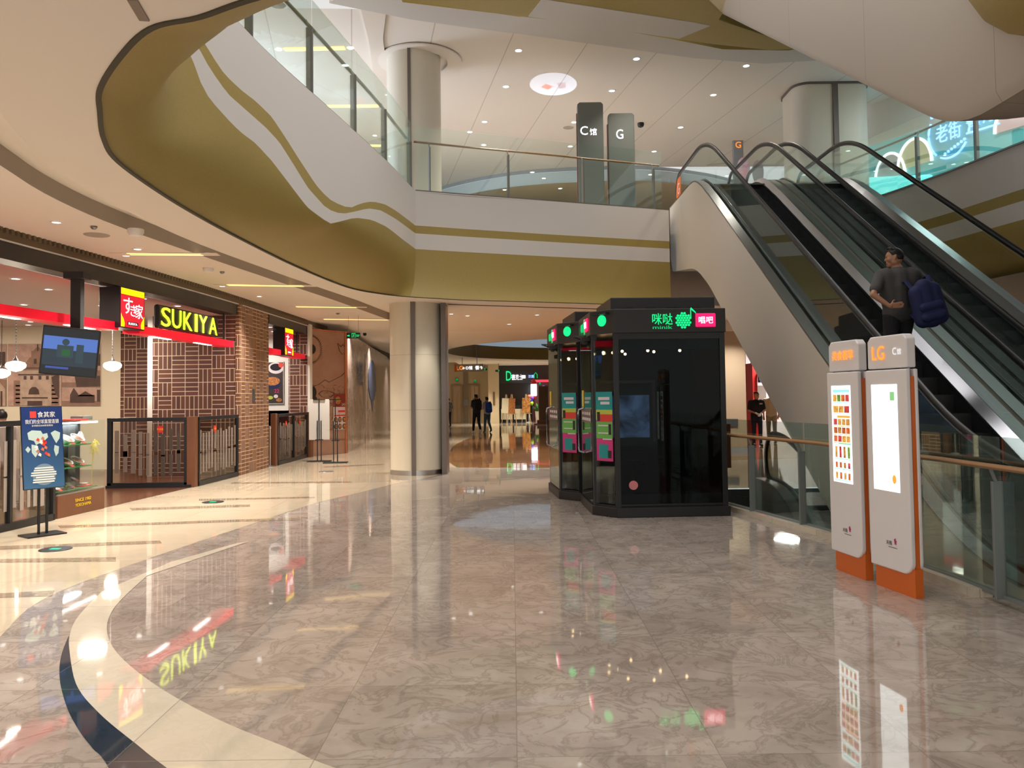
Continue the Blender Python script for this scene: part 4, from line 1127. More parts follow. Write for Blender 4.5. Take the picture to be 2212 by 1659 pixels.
tag(recentre(MB().box(sx(19.4)-.09, sx(19.4)+.03, 19.3, 19.47, 0, 1.27).build('timber_post', wood_br, bevel=.004)), 'brown timber post beyond the tan brick column', 'post')

# lit red canopy bars, hangers and box signs
def redbar(label, y0, y1):
    t = thing('canopy_bar', label, 'canopy bar', (sx(y0), y0, 2.72))
    mb = MB(); rows = []
    for k in range(9):
        y = y0+(y1-y0)*k/8; x = sx(y)-.02
        rows.append([Vector((x-.28, y, 2.72)), Vector((x, y, 2.72)), Vector((x, y, 2.85)), Vector((x-.28, y, 2.85))])
    mb.grid(rows, True); mb.add(rows[0], [(0, 1, 2, 3)]); mb.add(rows[-1], [(0, 1, 2, 3)])
    mb.build('bar', red, t)
    k = y0+.6
    while k < y1-.7: MB().box(sx(k)-.2, sx(k)-.12, k, k+.75, 2.712, 2.722).build('tube_lamp', em_white, t); k += 1.6
    return t
redbar('long glossy red canopy bar above the display case', 6.0, 12.45)
redbar('shorter red canopy bar carrying the big lime shop letters', 13.05, 16.75)
redbar('short red canopy bar just beyond the brick column', 18.96, 19.9)
redbar('small red canopy bar at the far end of the shopfront', 20.7, 22.0)
for y, l in ((11.5, 'thin black hanger rod left of the first red box sign'), (13.35, 'thin black hanger rod right of the first red box sign'), (16.5, 'thin black hanger rod beside the last lime letter'), (21.6, 'thin black hanger rod right of the small far box sign')):
    tag(recentre(MB().box(sx(y)-.14, sx(y)-.11, y-.015, y+.015, 2.85, 3.45).build('hanger_rod', black)), l, 'rod')
def boxsign(label, y0, y1, z0, z1, kd=.2):
    d = (FS(y1)-FS(y0)).normalized(); n = Vector((d.y, -d.x, 0)); a = FS(y0)+n*.06; L = (FS(y1)-FS(y0)).length
    t = thing('box_sign', label, 'sign', (a.x, a.y, z0))
    U_ = Vector((0, 0, 1))
    def P(s, k, z): return a+d*s+n*k+U_*z
    MB().extr([P(0, 0, z0), P(L, 0, z0), P(L, 0, z1), P(0, 0, z1)], -n*kd).build('casing', black, t, bevel=.006)
    H = z1-z0; W = L
    f = MB().extr([P(.03*W, .002, z0+.03*H), P(.97*W, .002, z0+.03*H), P(.97*W, .002, z1-.02*H), P(.03*W, .002, z1-.02*H)], n*.006).build('lit_face', sign_red, t)
    def face(pts, m, k=.0085, nm='face_print'):
        return MB().extr([P(x*W, k, z0+z*H) for x, z in pts], n*.001).build(nm, m, f)
    face([(.03, .83), (.97, .83), (.97, .98), (.03, .98)], yellow)
    face([(.03, .36), (.06, .30), (.14, .2), (.17, .12), (.16, .03), (.03, .03)], yellow)
    face([(.97, .36), (.94, .30), (.86, .2), (.83, .12), (.84, .03), (.97, .03)], yellow)
    face([(.28, .08), (.72, .08), (.72, .17), (.28, .17)], black)
    text('SUKIYA', H*.055, P(.5*W, .0095, z0+.125*H), d, U_, em_soft, f, 'lit_lettering', .002, width=.36*W)
    text('す', H*.40, P(.30*W, .0095, z0+.56*H), d, U_, em_soft, f, 'lit_lettering', .003, width=.36*W)
    text('き', H*.28, P(.52*W, .0095, z0+.46*H), d, U_, em_soft, f, 'lit_lettering', .003, width=.24*W)
    text('家', H*.36, P(.76*W, .0095, z0+.46*H), d, U_, em_soft, f, 'lit_lettering', .003, width=.30*W)
    return t
boxsign('red and yellow lit box sign left of the lime letters', 12.35, 13.05, 2.76, 3.40, .34)
boxsign('smaller looking red and yellow lit box sign beyond the brick column', 19.95, 20.65, 2.72, 3.42, .3)
# big letters
ya_, yb_2 = 13.65, 15.95
d = (FS(yb_2)-FS(ya_)).normalized(); n = Vector((d.y, -d.x, 0)); c = (FS(ya_)+FS(yb_2))/2
t = thing('letter_sign', 'large lime lit shop name letters on a black backing above a red bar', 'sign', (c.x, c.y, 2.86))
L = (FS(yb_2)-FS(ya_)).length/2
MB().obox(c+Vector((0, 0, 3.07))-n*.06, d, n, (0, 0, 1), L*1.03, .05, .205).build('backing', black, t, bevel=.05, seg=3)
for k, ch in enumerate('SUKIYA'):
    wds = [.34, .36, .36, .11, .37, .38]; xs = [-.84, -.50, -.13, .16, .42, .80]
    text(ch, .335, c+d*(xs[k]*L*.98)+Vector((0, 0, 3.07))-n*.005, d, (0, 0, 1), lime, t, 'letter', .012, width=wds[k]*.93)

# television on its ceiling pole
tvc = aty(152, 760, 11.0)
tn = Vector((.38, -1, -.12)).normalized(); tr = Vector((1, .38, 0)).normalized()
tr = (tr + Vector((0, 0, -.10))).normalized(); tu = tr.cross(tn)*-1
tu = tn.cross(tr); tu = tu if tu.z > 0 else -tu
t = thing('television', 'black flat television hung from the shop ceiling, tilted down', 'television', tuple(tvc))
MB().obox(tvc, tr, tn, tu, .355, .03, .335).build('casing', black, t, bevel=.01)
def tvq(x0, x1, z0, z1, m, k=.032, nm='screen_image'):
    return MB().obox(tvc+tr*(x0+x1)/2+tu*(z0+z1)/2+tn*k, tr, tn, tu, (x1-x0)/2, .0008, (z1-z0)/2).build(nm, m, t)
def E_(nm, c, s): return MATS.get(nm) or mat(nm, tuple(v*.15 for v in c), .3, emit=s*.75, ecol=c)
tvq(-.335, .335, -.315, .315, E_('tv_dark', (.02, .025, .03), .8), .031)
tvq(-.33, .33, .02, .20, E_('tv_sky', (.12, .25, .75), .8), .033)
tvq(-.33, .33, -.20, .02, E_('tv_mid', (.03, .05, .07), .9), .033)
pm_ = E_('tv_person', (.05, .10, .13), .6)
MB().disc(tvc+tr*-.06+tu*.13+tn*.034, tn, .045, .001).obox(tvc+tr*-.06+tu*-.0+tn*.0345, tr, tn, tu, .10, .0006, .085).obox(tvc+tr*.12+tu*-.02+tn*.0345, tr, tn, tu, .045, .0006, .13).build('screen_image', pm_, t)
tvq(-.10, .0, -.06, .03, E_('tv_green', (.03, .18, .06), .6), .036)
tvq(-.28, .0, -.245, -.215, E_('tv_caption', (.06, .12, .45), .8), .036)
pp_ = Vector((tvc.x+.02, tvc.y+.08, 0))
MB().box(pp_.x-.07, pp_.x+.07, pp_.y, pp_.y+.1, tvc.z+.25, 3.4).box(pp_.x-.14, pp_.x+.14, pp_.y-.06, pp_.y+.16, 3.33, 3.42).build('ceiling_pole', black_m, t)

# pendant lamps over the tables
milk = mat('milk_glass', (.9, .88, .82), .3, emit=3.2, ecol=(1, .93, .80))
def pendant(label, px, py, Y):
    c = aty(px, py, Y)
    t = thing('pendant_lamp', label, 'lamp', tuple(c))
    MB().lathe([(.01, .10), (.05, .09), (.15, .06), (.175, .02), (.17, -.03), (.10, -.09), (.03, -.11), (.001, -.115)], c, 24).build('shade', milk, t, smooth=True)
    MB().lathe([(.012, .19), (.02, .15), (.045, .12), (.05, .085)], c, 16).build('cap', steel_dk, t, smooth=True)
    cb = MB(); zz = c.z+.18; k = 0
    while zz < 3.42:
        cb.ball((c.x, c.y, zz), .012, 6, (1 if k % 2 else .5, .5 if k % 2 else 1, 1.5)); zz += .03; k += 1
    cb.build('chain', steel_dk, t)
    l = bpy.data.lights.new('bulb', 'POINT'); l.energy = 14; l.color = (1, .85, .65); l.shadow_soft_size = .12
    lo = bpy.data.objects.new('bulb', l); COL.objects.link(lo); lo.location = (c.x, c.y, c.z-.25)
pendant('white bell shaped pendant lamp left of the television', 34, 790, 15.2)
pendant('white pendant lamp cut by the left edge of the photo', 3, 806, 17.2)
pendant('glowing white pendant lamp right of the television', 243, 790, 16.5)

# photo murals on the shop's back wall: four prints of old buildings
YB = 18.985
def wq(mb, pl_, k=0):
    return mb.extr([Vector((aty(x, y, YB).x, YB-k, aty(x, y, YB).z)) for x, y in pl_], (0, -.002, 0))
def sepia(nm, c): return MATS.get(nm) or speckle(nm, c, tuple(v*.8 for v in c), 5, .6)
s_sky = sepia('sepia_sky', (.52, .33, .26)); s_mid = sepia('sepia_mid', (.30, .17, .12)); s_lt = sepia('sepia_light', (.50, .36, .27)); s_dk = sepia('sepia_dark', (.09, .05, .04))
def mural(label, rect, shapes):
    x0, y0, x1, y1 = rect
    c = aty((x0+x1)/2, y1, YB)
    t = thing('wall_print', label, 'print', (c.x, YB, c.z))
    wq(MB(), [(x0, y1), (x1, y1), (x1, y0), (x0, y0)], .002).build('backing_sheet', s_sky, t)
    lv = {s_mid: .006, s_lt: .010, s_dk: .014}
    for m in (s_mid, s_lt, s_dk):
        mb = MB(); any_ = False
        for mm, pts in shapes:
            if mm is m: wq(mb, pts, lv[m]); any_ = True
        if any_: mb.build('printed_shape', m, t)
def R4(x0, y0, x1, y1): return [(x0, y1), (x1, y1), (x1, y0), (x0, y0)]
sh = [(s_mid, R4(30, 822, 128, 876)), (s_lt, R4(44, 800, 112, 876)), (s_mid, [(46, 800), (64, 772), (100, 772), (114, 800)]), (s_mid, R4(68, 758, 96, 772)), (s_mid, [(72, 758), (82, 748), (92, 758)]), (s_dk, R4(81, 744, 83, 758)),
      (s_dk, R4(40, 808, 118, 811)), (s_dk, R4(50, 794, 110, 796)), (s_dk, R4(60, 866, 92, 876)), (s_dk, R4(74, 775, 79, 786)), (s_dk, R4(88, 775, 93, 786)), (s_dk, R4(52, 812, 58, 820)), (s_dk, R4(66, 812, 72, 820)), (s_dk, R4(84, 812, 90, 820)), (s_dk, R4(100, 812, 106, 820))]
for k in range(5): sh.append((s_mid, R4(34, 832+k*9, 126, 835+k*9)))
sh += [(s_dk, [(62, 852), (64, 842), (70, 836), (78, 836), (84, 842), (86, 852)]), (s_dk, [(112, 815), (128, 805), (128, 860), (120, 850)]), (s_dk, R4(48, 858, 104, 861))]
mural('large sepia print of an old tower building behind the television', (17, 743, 133, 877), sh)
mural('sepia print of a long ship, right part behind the television', (134, 743, 217, 836), [(s_dk, [(162, 812), (217, 812), (217, 834), (166, 836)]), (s_mid, R4(134, 826, 217, 836)), (s_dk, R4(211, 765, 217, 790)), (s_dk, R4(201, 748, 203, 800)), (s_mid, R4(190, 800, 217, 812)), (s_dk, R4(207, 749, 209, 756)), (s_dk, R4(212, 749, 214, 756))])
mural('sepia print of a villa with pointed roofs, lower right on the wall', (134, 837, 217, 877), [(s_dk, R4(152, 853, 205, 870)), (s_dk, [(152, 853), (160, 838), (170, 853)]), (s_dk, [(168, 856), (185, 845), (205, 856)]), (s_mid, R4(134, 866, 217, 877)), (s_dk, R4(210, 842, 217, 868)), (s_mid, R4(160, 858, 164, 866)), (s_mid, R4(176, 858, 180, 866)), (s_mid, R4(190, 858, 194, 866))])
mural('narrow sepia street print at the left edge of the photo', (-70, 743, 14, 877), [(s_dk, R4(-20, 760, 12, 790)), (s_mid, R4(-20, 820, 14, 877)), (s_lt, [(-10, 877), (-10, 840), (0, 826), (12, 840), (12, 877)]), (s_dk, R4(2, 845, 6, 877))])

# downlights in the shop ceiling
dl_sp = [(34, 602), (105, 625), (167, 643), (219, 660), (52, 658), (104, 675), (15, 684), (66, 695), (61, 702), (147, 700), (310, 645), (304, 687), (384, 661), (583, 707), (590, 716)]
first = None
shopdl = 'recessed white downlights in the shop ceiling'
for i, (px, py) in enumerate(dl_sp):
    c = atz(px, py, 3.415)
    if c.y > 21.5 or c.y < 3: c = Vector((-7.5-(i % 3), 20.6, 3.415))
    if first is None:
        first = thing('downlight', 'round white downlight glowing in the pinkish shop ceiling', 'light', tuple(c), 0, shopdl)
        MB().lathe([(.055, -.004), (.055, .002)], c, 20).build('lens', em_white, first)
        MB().lathe([(.055, -.006), (.085, -.004), (.085, .003)], c, 24, cap=False).build('trim_ring', white, first)
    else:
        o = copy_tree(first); o.location = c
for x, y, e in ((-8.0, 8.5, 80), (-10.5, 12.5, 90), (-7.4, 12.2, 60), (-8.5, 16.2, 110), (-12.5, 16.8, 80), (-7.0, 20.6, 40)):
    area('shop_lamp', (x, y, 3.36), .5, e*.85, (1, .87, .72))
area('case_lamp', (-6.55, 11.55, 1.27), .12, 14, (.85, .93, 1), (0, 0, 0), 1.0)

# poster in the side room
py0 = 22.19
def YP(px, py, Y=py0): return aty(px, py, Y)
p0_, p1_ = YP(576, 783), YP(613, 871)
t = thing('framed_poster', 'framed dark food poster with a rice bowl on the white wall', 'poster', ((p0_.x+p1_.x)/2, py0, p1_.z))
MB().box(p0_.x-.35, p1_.x+.01, py0-.03, py0, p1_.z-.02, p0_.z+.02).build('frame', steel, t, bevel=.004)
PX0, PX1, PZ0, PZ1 = p0_.x-.33, p1_.x-.01, p1_.z, p0_.z
pf = MB().box(PX0, PX1, py0-.034, py0-.03, PZ0, PZ1).build('print', mat('poster_dark', (.03, .02, .022), .4), t)
def pd(x, z, rx, rz, m, k=1): MB().disc((PX0+(PX1-PX0)*x, py0-.034-k*.001, PZ0+(PZ1-PZ0)*z), (0, -1, 0), rx, .001, 20, ry=rz).build('print_shape', m, pf)
food1 = speckle('stew_print', (.55, .22, .07), (.2, .07, .02), 30, .5)
pd(.75, .86, .22, .16, cl_white); pd(.75, .88, .16, .10, cl_black, 2); pd(.62, .48, .24, .15, cl_blue_d, 2); pd(.62, .54, .22, .12, food1, 3); pd(.55, .14, .08, .05, lime_p, 2); pd(.75, .17, .06, .05, cl_white, 2); pd(.86, .08, .08, .05, food1, 3); pd(.93, .93, .07, .07, red_pr, 4)
text('22', .10, (PX0+(PX1-PX0)*.78, py0-.04, PZ0+(PZ1-PZ0)*.30), (1, 0, 0), (0, 0, 1), magenta, pf, 'price_lettering', .002)
pf_l = area('side_lamp', (-7.2, 20.9, 3.3), .4, 40, (1, .93, .85))
# dining table and stool seen through the side opening
t = thing('dining_table', 'plain wooden dining table seen past the brick column', 'table', (-6.35, 20.6, 0))
MB().box(-7.3, -5.95, 20.2, 21.0, .70, .75).build('tabletop', wood_br, t, bevel=.004)
for x in (-7.2, -6.05):
    for y in (20.28, 20.92): MB().box(x-.03, x+.03, y-.03, y+.03, 0, .70).build('leg', black, t)
# queue post by the brick column
t = thing('queue_post', 'steel queue post standing by the brick column', 'post', (-5.82, 19.15, 0))
MB().lathe([(.12, 0), (.12, .02), (.02, .04), (.02, .9), (.03, .92), (.03, .97), (.001, .98)], (-5.82, 19.12, 0), 20).build('pole', steel, t, smooth=True)
MB().box(-5.98, -5.84, 19.10, 19.14, .86, .93).build('belt', red_p, t)

# ------------------------------------------------------------------ food display case
a, b = FS(11.02), FS(12.08); d = (b-a).normalized(); n = Vector((d.y, -d.x, 0)); U_ = Vector((0, 0, 1)); L = (b-a).length; DP = .42
def CP(s, k, z): return a+d*s-n*k+U_*z          # k = depth into the shop
t = thing('display_case', 'glass food display case on a brown plinth lettered in gold', 'display case', (a.x, a.y, 0))
def cbox(s0, s1, k0, k1, z0, z1): return MB().extr([CP(s0, k0, z0), CP(s1, k0, z0), CP(s1, k1, z0), CP(s0, k1, z0)], U_*(z1-z0))
cbox(0, L, 0, DP, 0, .31).build('plinth', wood_br, t, bevel=.005)
text('SINCE 1982', .045, CP(L*.52, -.002, .205), d, U_, yel_pr, t, 'gold_lettering', .003, width=.36)
text('YOKOHAMA', .045, CP(L*.52, -.002, .135), d, U_, yel_pr, t, 'gold_lettering', .003, width=.36)
cbox(0, L, DP-.02, DP, .31, 1.33).build('back_panel', black_m, t)
for s0, s1, k0, k1 in ((0, L, 0, .006), (0, .006, 0, DP), (L-.006, L, 0, DP)):
    cbox(s0, s1, k0, k1, .31, 1.33).build('glass_pane', gl_case, t)
cbox(0, L, 0, DP, 1.33, 1.338).build('glass_pane', gl_case, t)
cbox(.0, L, .0, .02, .31, .33).build('front_edge', steel, t)
cbox(.05, L-.1, .05, .09, 1.295, 1.32).build('tube_lamp', em_white, t)
turf = []
for z in (.34, .66, .98):
    cbox(.02, L-.16 if z > .5 else L-.02, .10, DP-.04, z-.015, z-.005).build('glass_shelf', gl_case, t)
    cbox(.03, L-.17 if z > .5 else L-.03, .10, DP-.05, z-.004, z+.012).build('turf_mat', grass_g, t)
bowl_w = mat('bowl_white', (.75, .73, .76), .3)
tilt = .55
def bowl(label, s, k, z, r, m, content, cat='bowl', h=.55, tl=tilt):
    c = CP(s, k, z)
    o = thing('display_bowl', label, cat, tuple(c), 0, None)
    ax = d; f = -U_*math.sin(tl)*0+U_
    nn = (U_*math.cos(tl)+n*math.sin(tl)).normalized(); e1 = d; e2 = nn.cross(e1)
    def lat(prof, mm, nm):
        mb = MB(); N = 20
        mb.grid([[c+nn*zz+e1*rr_*math.cos(2*math.pi*q/N)+e2*rr_*math.sin(2*math.pi*q/N)+U_*r*.8 for q in range(N)] for rr_, zz in prof], True)
        mb.build(nm, mm, o, smooth=True)
    lat([(.001, -r*h*.8), (r*.45, -r*h*.8), (r*.5, -r*h*.6), (r*.9, -r*.05), (r, r*.15), (r*.94, r*.15), (r*.86, -.0), (r*.5, -r*.1)], m, 'bowl')
    lat([(.001, r*.03), (r*.5, r*.05), (r*.88, r*.0)], content, 'food')
    MB().obox(c+n*(r*.95)+U_*.02, d, nn, e2, .035, .002, .022).build('price_card', red_pr, o)
    return o
food2 = speckle('beef_print', (.30, .12, .05), (.12, .05, .02), 40, .5)
sp = [.22, .48, .72]
nm3 = ['left', 'middle', 'right']
for i, s in enumerate(sp):
    bowl('deep white noodle bowl, %s one on the top shelf of the case' % nm3[i], s, .21, .992, .105, bowl_w, food2, h=1.1)
for i, s in enumerate([.20, .47, .72]):
    bowl('shallow white rice bowl, %s one on the middle shelf of the case' % nm3[i], s, .21, .672, .10, bowl_w, food2, h=.6)
bowl('small light blue bowl on the bottom shelf of the case', .62, .26, .352, .06, mat('bowl_blue', (.2, .32, .5), .3), cl_white)
bowl('dark blue footed cup at the back of the bottom shelf', .80, .32, .43, .055, mat('bowl_navy', (.03, .06, .16), .3), cl_white)
bowl('small white cup on the bottom shelf, left front', .20, .15, .352, .05, bowl_w, cl_white)
def tray(label, s, k, w_, dd, m, items):
    o = thing('food_tray', label, 'tray', tuple(CP(s, k, .352)))
    cbox(s-w_/2, s+w_/2, k-dd/2, k+dd/2, .352, .372).build('tray', m, o, bevel=.004)
    for (ds, dk, r, mm) in items: MB().lathe([(r*.6, .374), (r, .40), (r*.95, .405), (.001, .40)], CP(s+ds, k+dk, 0)*1, 16).build('dish', mm, o, smooth=True)
tray('dark oval meal tray on the bottom shelf of the case', .42, .22, .26, .16, cl_black, [(-.06, 0, .05, bowl_w), (.06, .02, .05, lime_p)])
tray('red edged meal tray at the right of the bottom shelf', .86, .20, .20, .15, red_p, [(0, 0, .06, bowl_w)])
tray('red lacquer tray at the left end of the bottom shelf', .10, .28, .14, .16, red_p, [(0, 0, .05, cl_black)])
cd_ = thing('menu_card', 'white rounded menu card on the top shelf beside the bowls', 'card', tuple(CP(.86, .25, .99)))
MB().extr([CP(.82, .25, .99), CP(.92, .22, .99), CP(.92, .25, 1.12), CP(.89, .26, 1.17), CP(.85, .27, 1.17), CP(.82, .28, 1.12)], n*.004).build('card', cl_white, cd_)
# dried yellow grass
t = thing('dried_grass', 'sprig of dried yellow pampas grass inside the case', 'plant', tuple(CP(L-.1, .12, .35)))
st2 = MB(); hd = MB(); rng = random.Random(5)
base = CP(L-.12, .13, .35)
for k in range(5):
    lean = Vector((rng.uniform(-.04, .05), rng.uniform(-.05, .09), 0))
    pts = [base+lean*(u_*u_)+U_*.62*u_ for u_ in [q/8 for q in range(9)]]
    st2.tube(pts, .0035, 5)
    for q in range(9):
        tip = pts[-1]+U_*(-.02*q+.05); dv = Vector((rng.uniform(-1, 1), rng.uniform(-1, 1), rng.uniform(-.6, .4))).normalized()*.07
        hd.extr([tip, tip+dv*.5+U_*.015, tip+dv-U_*.04, tip+dv*.5-U_*.006], (.002, .002, 0))
yg = mat('straw_yellow', (.62, .50, .08), .7)
st2.build('stems', yg, t); hd.build('plumes', yg, t)
# things lying on top of the case and counter
tag(recentre(cbox(.42, .76, .06, .38, 1.34, 1.36).build('serving_tray', red_p, bevel=.006)), 'flat red tray lying on top of the display case', 'tray')
t = thing('napkin_box', 'grey green box at the right on top of the display case', 'box', tuple(CP(1.0, .35, 1.36)))
cbox(.80, 1.04, .18, .38, 1.34, 1.40).build('box', kiosk_grey, t, bevel=.01)
# brown recess floor edge
struct('trim_45', MB().box(-7.55, -5.98, 14.80, 14.86, 0, .05), black)
# diner's head above the left barrier
# ------------------------------------------------------------------ ceiling fittings
def downlight(label, group, pts, z, r=.06, lens=None, lamp=None, ring=white):
    f = None
    for px, py in pts:
        c = atz(px, py, z-.004)
        if f is None:
            f = thing('downlight', label, 'light', tuple(c), 0, group)
            MB().lathe([(r, -.004), (r, .002)], c, 20).build('lens', lens or em_white, f)
            MB().lathe([(r, -.007), (r*1.5, -.004), (r*1.5, .003)], c, 24, cap=False).build('trim_ring', ring, f)
        else:
            o = copy_tree(f); o.location = c
        if lamp: area('lamp', (c.x, c.y, z-.03), .12, lamp, (1, .90, .78), spread=1.7)
downlight('small lit downlight in the pale upper ceiling behind the bridge', 'downlights in the upper ceiling', [(1120, 109), (1375, 127), (1612, 142), (1093, 187), (1322, 196), (1541, 205), (1047, 263), (1240, 264), (1470, 275), (1045, 313), (1232, 316), (1413, 327), (1015, 285)], ZU, .07, em_white, 30)
downlight('small downlight in the far lower soffit seen under the curved band', 'downlights in the far upper soffit', [(1175, 385), (1210, 407), (1090, 410), (1405, 377), (1150, 372)], ZU-.5, .06, em_white)
downlight('small downlight in the low soffit over the restaurant walk', 'downlights over the restaurant walk', [(122, 480), (297, 538), (272, 552), (450, 548), (480, 618), (662, 617), (560, 640)], 3.8, .05, em_white, 14)
downlight('small downlight in the soffit past the column', 'downlights past the column', [(1010, 682), (1100, 700), (975, 678), (1160, 680)], ZC, .05, em_white)
for x, y in ((-4.9, 4.2), (-5.4, 6.3), (-5.3, 8.8), (-5.2, 11.3), (-4.9, 13.8), (-4.9, 16.6), (-4.7, 20), (-4.6, 24), (-5, 30), (-5, 38)):
    area('lamp', (x, y, 3.74), .2, 55, (1, .92, .82), spread=2.0)
for x, y in ((-.8, 18.2), (2.2, 19.5), (-1.0, 22), (2, 24), (6, 21), (9, 21), (9, 26), (-1.5, 29), (10, 33), (-2, 46), (2, 48), (7, 49), (-2.5, 51)):
    area('lamp', (x, y, ZC-.04), .25, (55 if x > 3 and y < 30 else 90) if y < 40 else 120, (1, .90, .78), spread=2.0)
spot = bpy.data.lights.new('column_spot', 'SPOT'); spot.energy = 75; spot.spot_size = R_(48); spot.spot_blend = .8; spot.color = (1, .93, .78); spot.shadow_soft_size = .04
so_ = bpy.data.objects.new('column_spot', spot); COL.objects.link(so_); so_.location = (-1.55, 15.95, ZC-.03); so_.rotation_euler = (R_(14), 0, R_(20))

slot_lb = ['long yellow light slot over the shop fascia, nearest the camera', 'second yellow light slot along the walk, before the column', 'faint third light slot along the walk', 'short light slot close to the exit sign']
for (a, b_, wd), lb in zip([((278, 549), (436, 550), .10), ((492, 616), (655, 618), .10), ((640, 663), (770, 664), .08), ((700, 690), (838, 691), .08)], slot_lb):
    p0, p1 = atz(*a, 3.793), atz(*b_, 3.793)
    t = thing('light_slot', lb, 'light', tuple((p0+p1)/2))
    mb = MB()
    mb.bar(p0+Vector((0, -wd/2, 0)), p1+Vector((0, -wd/2, 0)), .05, .006).bar(p0+Vector((0, wd/2, 0)), p1+Vector((0, wd/2, 0)), .05, .006)
    mb.build('lit_strip', em_slot, t)
    MB().bar(p0+Vector((-.25, 0, -.0)), p1+Vector((.25, 0, -.0)), wd+.12, .004).build('surround', lilac, t)
def ceil_item(nm, lb, cat, px, py, z, prof, m, n=20):
    c = atz(px, py, z)
    return tag(recentre(MB().lathe(prof, c, n).build(nm, m, smooth=True)), lb, cat)
ceil_item('smoke_detector', 'white conical smoke detector hanging under the walk soffit near the fascia', 'smoke detector', 293, 502, 3.76, [(.05, -.05), (.075, -.045), (.1, .0), (.1, .04)], white)
ceil_item('smoke_detector', 'smaller white smoke detector further along the walk soffit', 'smoke detector', 450, 583, 3.77, [(.05, -.04), (.075, -.035), (.09, .0), (.09, .03)], white)
ceil_item('speaker_grille', 'flat grey oval looking ceiling speaker beside the fascia', 'speaker', 209, 508, 3.795, [(.15, -.004), (.16, .003)], grey_face, 30)
ceil_item('sprinkler', 'tiny dark sprinkler head by the ceiling speaker', 'sprinkler', 203, 492, 3.78, [(.02, -.02), (.04, .0), (.04, .02)], steel_dk)
ceil_item('sprinkler', 'tiny dark sprinkler head right of the far smoke detector', 'sprinkler', 480, 589, 3.78, [(.02, -.02), (.04, .0), (.04, .02)], steel_dk)
ceil_item('sprinkler', 'dark sprinkler head in the walk soffit above the mural', 'sprinkler', 730, 678, 3.78, [(.02, -.02), (.05, .0), (.05, .02)], steel_dk)
ceil_item('dome_camera', 'small black dome camera just right of the hanging exit sign', 'camera', 788, 722, 3.76, [(.001, -.06), (.05, -.04), (.06, 0), (.06, .04)], black)
ceil_item('dome_camera', 'black dome camera on the upper ceiling right of the grey kiosks', 'camera', 1384, 270, ZU-.05, [(.001, -.08), (.07, -.05), (.09, 0), (.09, .05)], black)
ceil_item('speaker_grille', 'grey round speaker in the upper ceiling left of the grey kiosks', 'speaker', 1228, 276, ZU-.005, [(.13, -.004), (.15, .003)], grey_face, 30)
ceil_item('speaker_grille', 'grey round speaker high in the ceiling over the left upper railing', 'speaker', 600, 11, ZU-.005, [(.13, -.004), (.15, .003)], grey_face, 30)
# yellow slots seen through the left upper railing
for (a, b_), lb in zip([((615, 107), (745, 104)), ((700, 230), (830, 229)), ((800, 315), (836, 315))], ['bright yellow ceiling slot behind the left upper railing, nearest', 'second yellow ceiling slot behind the left upper railing', 'third small yellow ceiling slot next to the upper column']):
    p0, p1 = atz(*a, ZU-.01), atz(*b_, ZU-.01)
    t = thing('light_slot', lb, 'light', tuple((p0+p1)/2))
    MB().bar(p0, p1, .16, .01).build('lit_strip', em_slot, t)
    MB().lathe([(.05, -.01), (.06, .0)], p0+Vector((-.12, 0, 0)), 14).lathe([(.05, -.01), (.06, .0)], p1+Vector((.12, 0, 0)), 14).build('end_lamp', em_white, t)
area('far_void_fill', (3.4, 35, 8.5), 5, 520, (.9, .95, 1))  # light added inside the far opening to brighten its gold rim
for x, y, z, e in ((-5.4, 1.6, 3.74, 100), (-4.9, -1.2, 3.74, 100), (-1.6, .2, 3.55, 80), (1.6, -1.4, 3.55, 60), (5.5, 1.5, 3.55, 40)):  # unseen lamps added so floor bounce brightens the near soffit
    area('lamp', (x, y, z), .25, e, (1, .93, .84))
for x, y, e in ((-6, 17, 110), (-6, 22, 110), (0, 19, 90), (4, 20, 90), (2, 23, 80), (11, 18, 90), (11, 24, 80)):
    area('hall_lamp', (x, y, ZU-.08), .5, e*.55, (1, .92, .85), spread=2.0)
# cool shop light washing the ceiling behind the left upper railing comes from a shop window up there
area('shop_window_light', (-7.6, 18, 6.9), 4, 420, (.62, .76, 1), (0, R_(-105), 0), 2)
# the projected advertisement on the upper ceiling: a real gobo projector on the upper floor
pc = atz(1196, 185, ZU)
gp = Vector((pc.x+.4, pc.y+2.2, 5.95))
sl = bpy.data.lights.new('gobo_projector', 'SPOT'); sl.energy = 520; sl.color = (1, 1, 1); sl.spot_blend = .04; sl.shadow_soft_size = .004
dist = (pc-gp).length; rad = .56
sl.spot_size = 2*math.atan(rad/dist)
slo = bpy.data.objects.new('gobo_projector', sl); COL.objects.link(slo)
slo.location = gp; slo.rotation_euler = (pc-gp).to_track_quat('-Z', 'X').to_euler()
sl.use_nodes = True
lt = sl.node_tree; em = lt.nodes['Emission']
tc = lt.nodes.new('ShaderNodeTexCoord'); sx_ = lt.nodes.new('ShaderNodeSeparateXYZ'); lt.links.new(tc.outputs['Normal'], sx_.inputs[0])
def lm_(op, a, b=0.0):
    n_ = lt.nodes.new('ShaderNodeMath'); n_.operation = op
    for i, v in enumerate((a, b)):
        if isinstance(v, bpy.types.NodeSocket): lt.links.new(v, n_.inputs[i])
        else: n_.inputs[i].default_value = v
    return n_.outputs[0]
un = lm_('DIVIDE', sx_.outputs[0], sx_.outputs[2]); vn = lm_('DIVIDE', sx_.outputs[1], sx_.outputs[2])
kk = rad/dist
def dia(u0, v0, h):
    s_1 = lm_('ADD', lm_('ABSOLUTE', lm_('SUBTRACT', un, u0*kk)), lm_('ABSOLUTE', lm_('SUBTRACT', vn, v0*kk)))
    return lm_('LESS_THAN', s_1, h*kk)
f1 = dia(-.05, .30, .27)
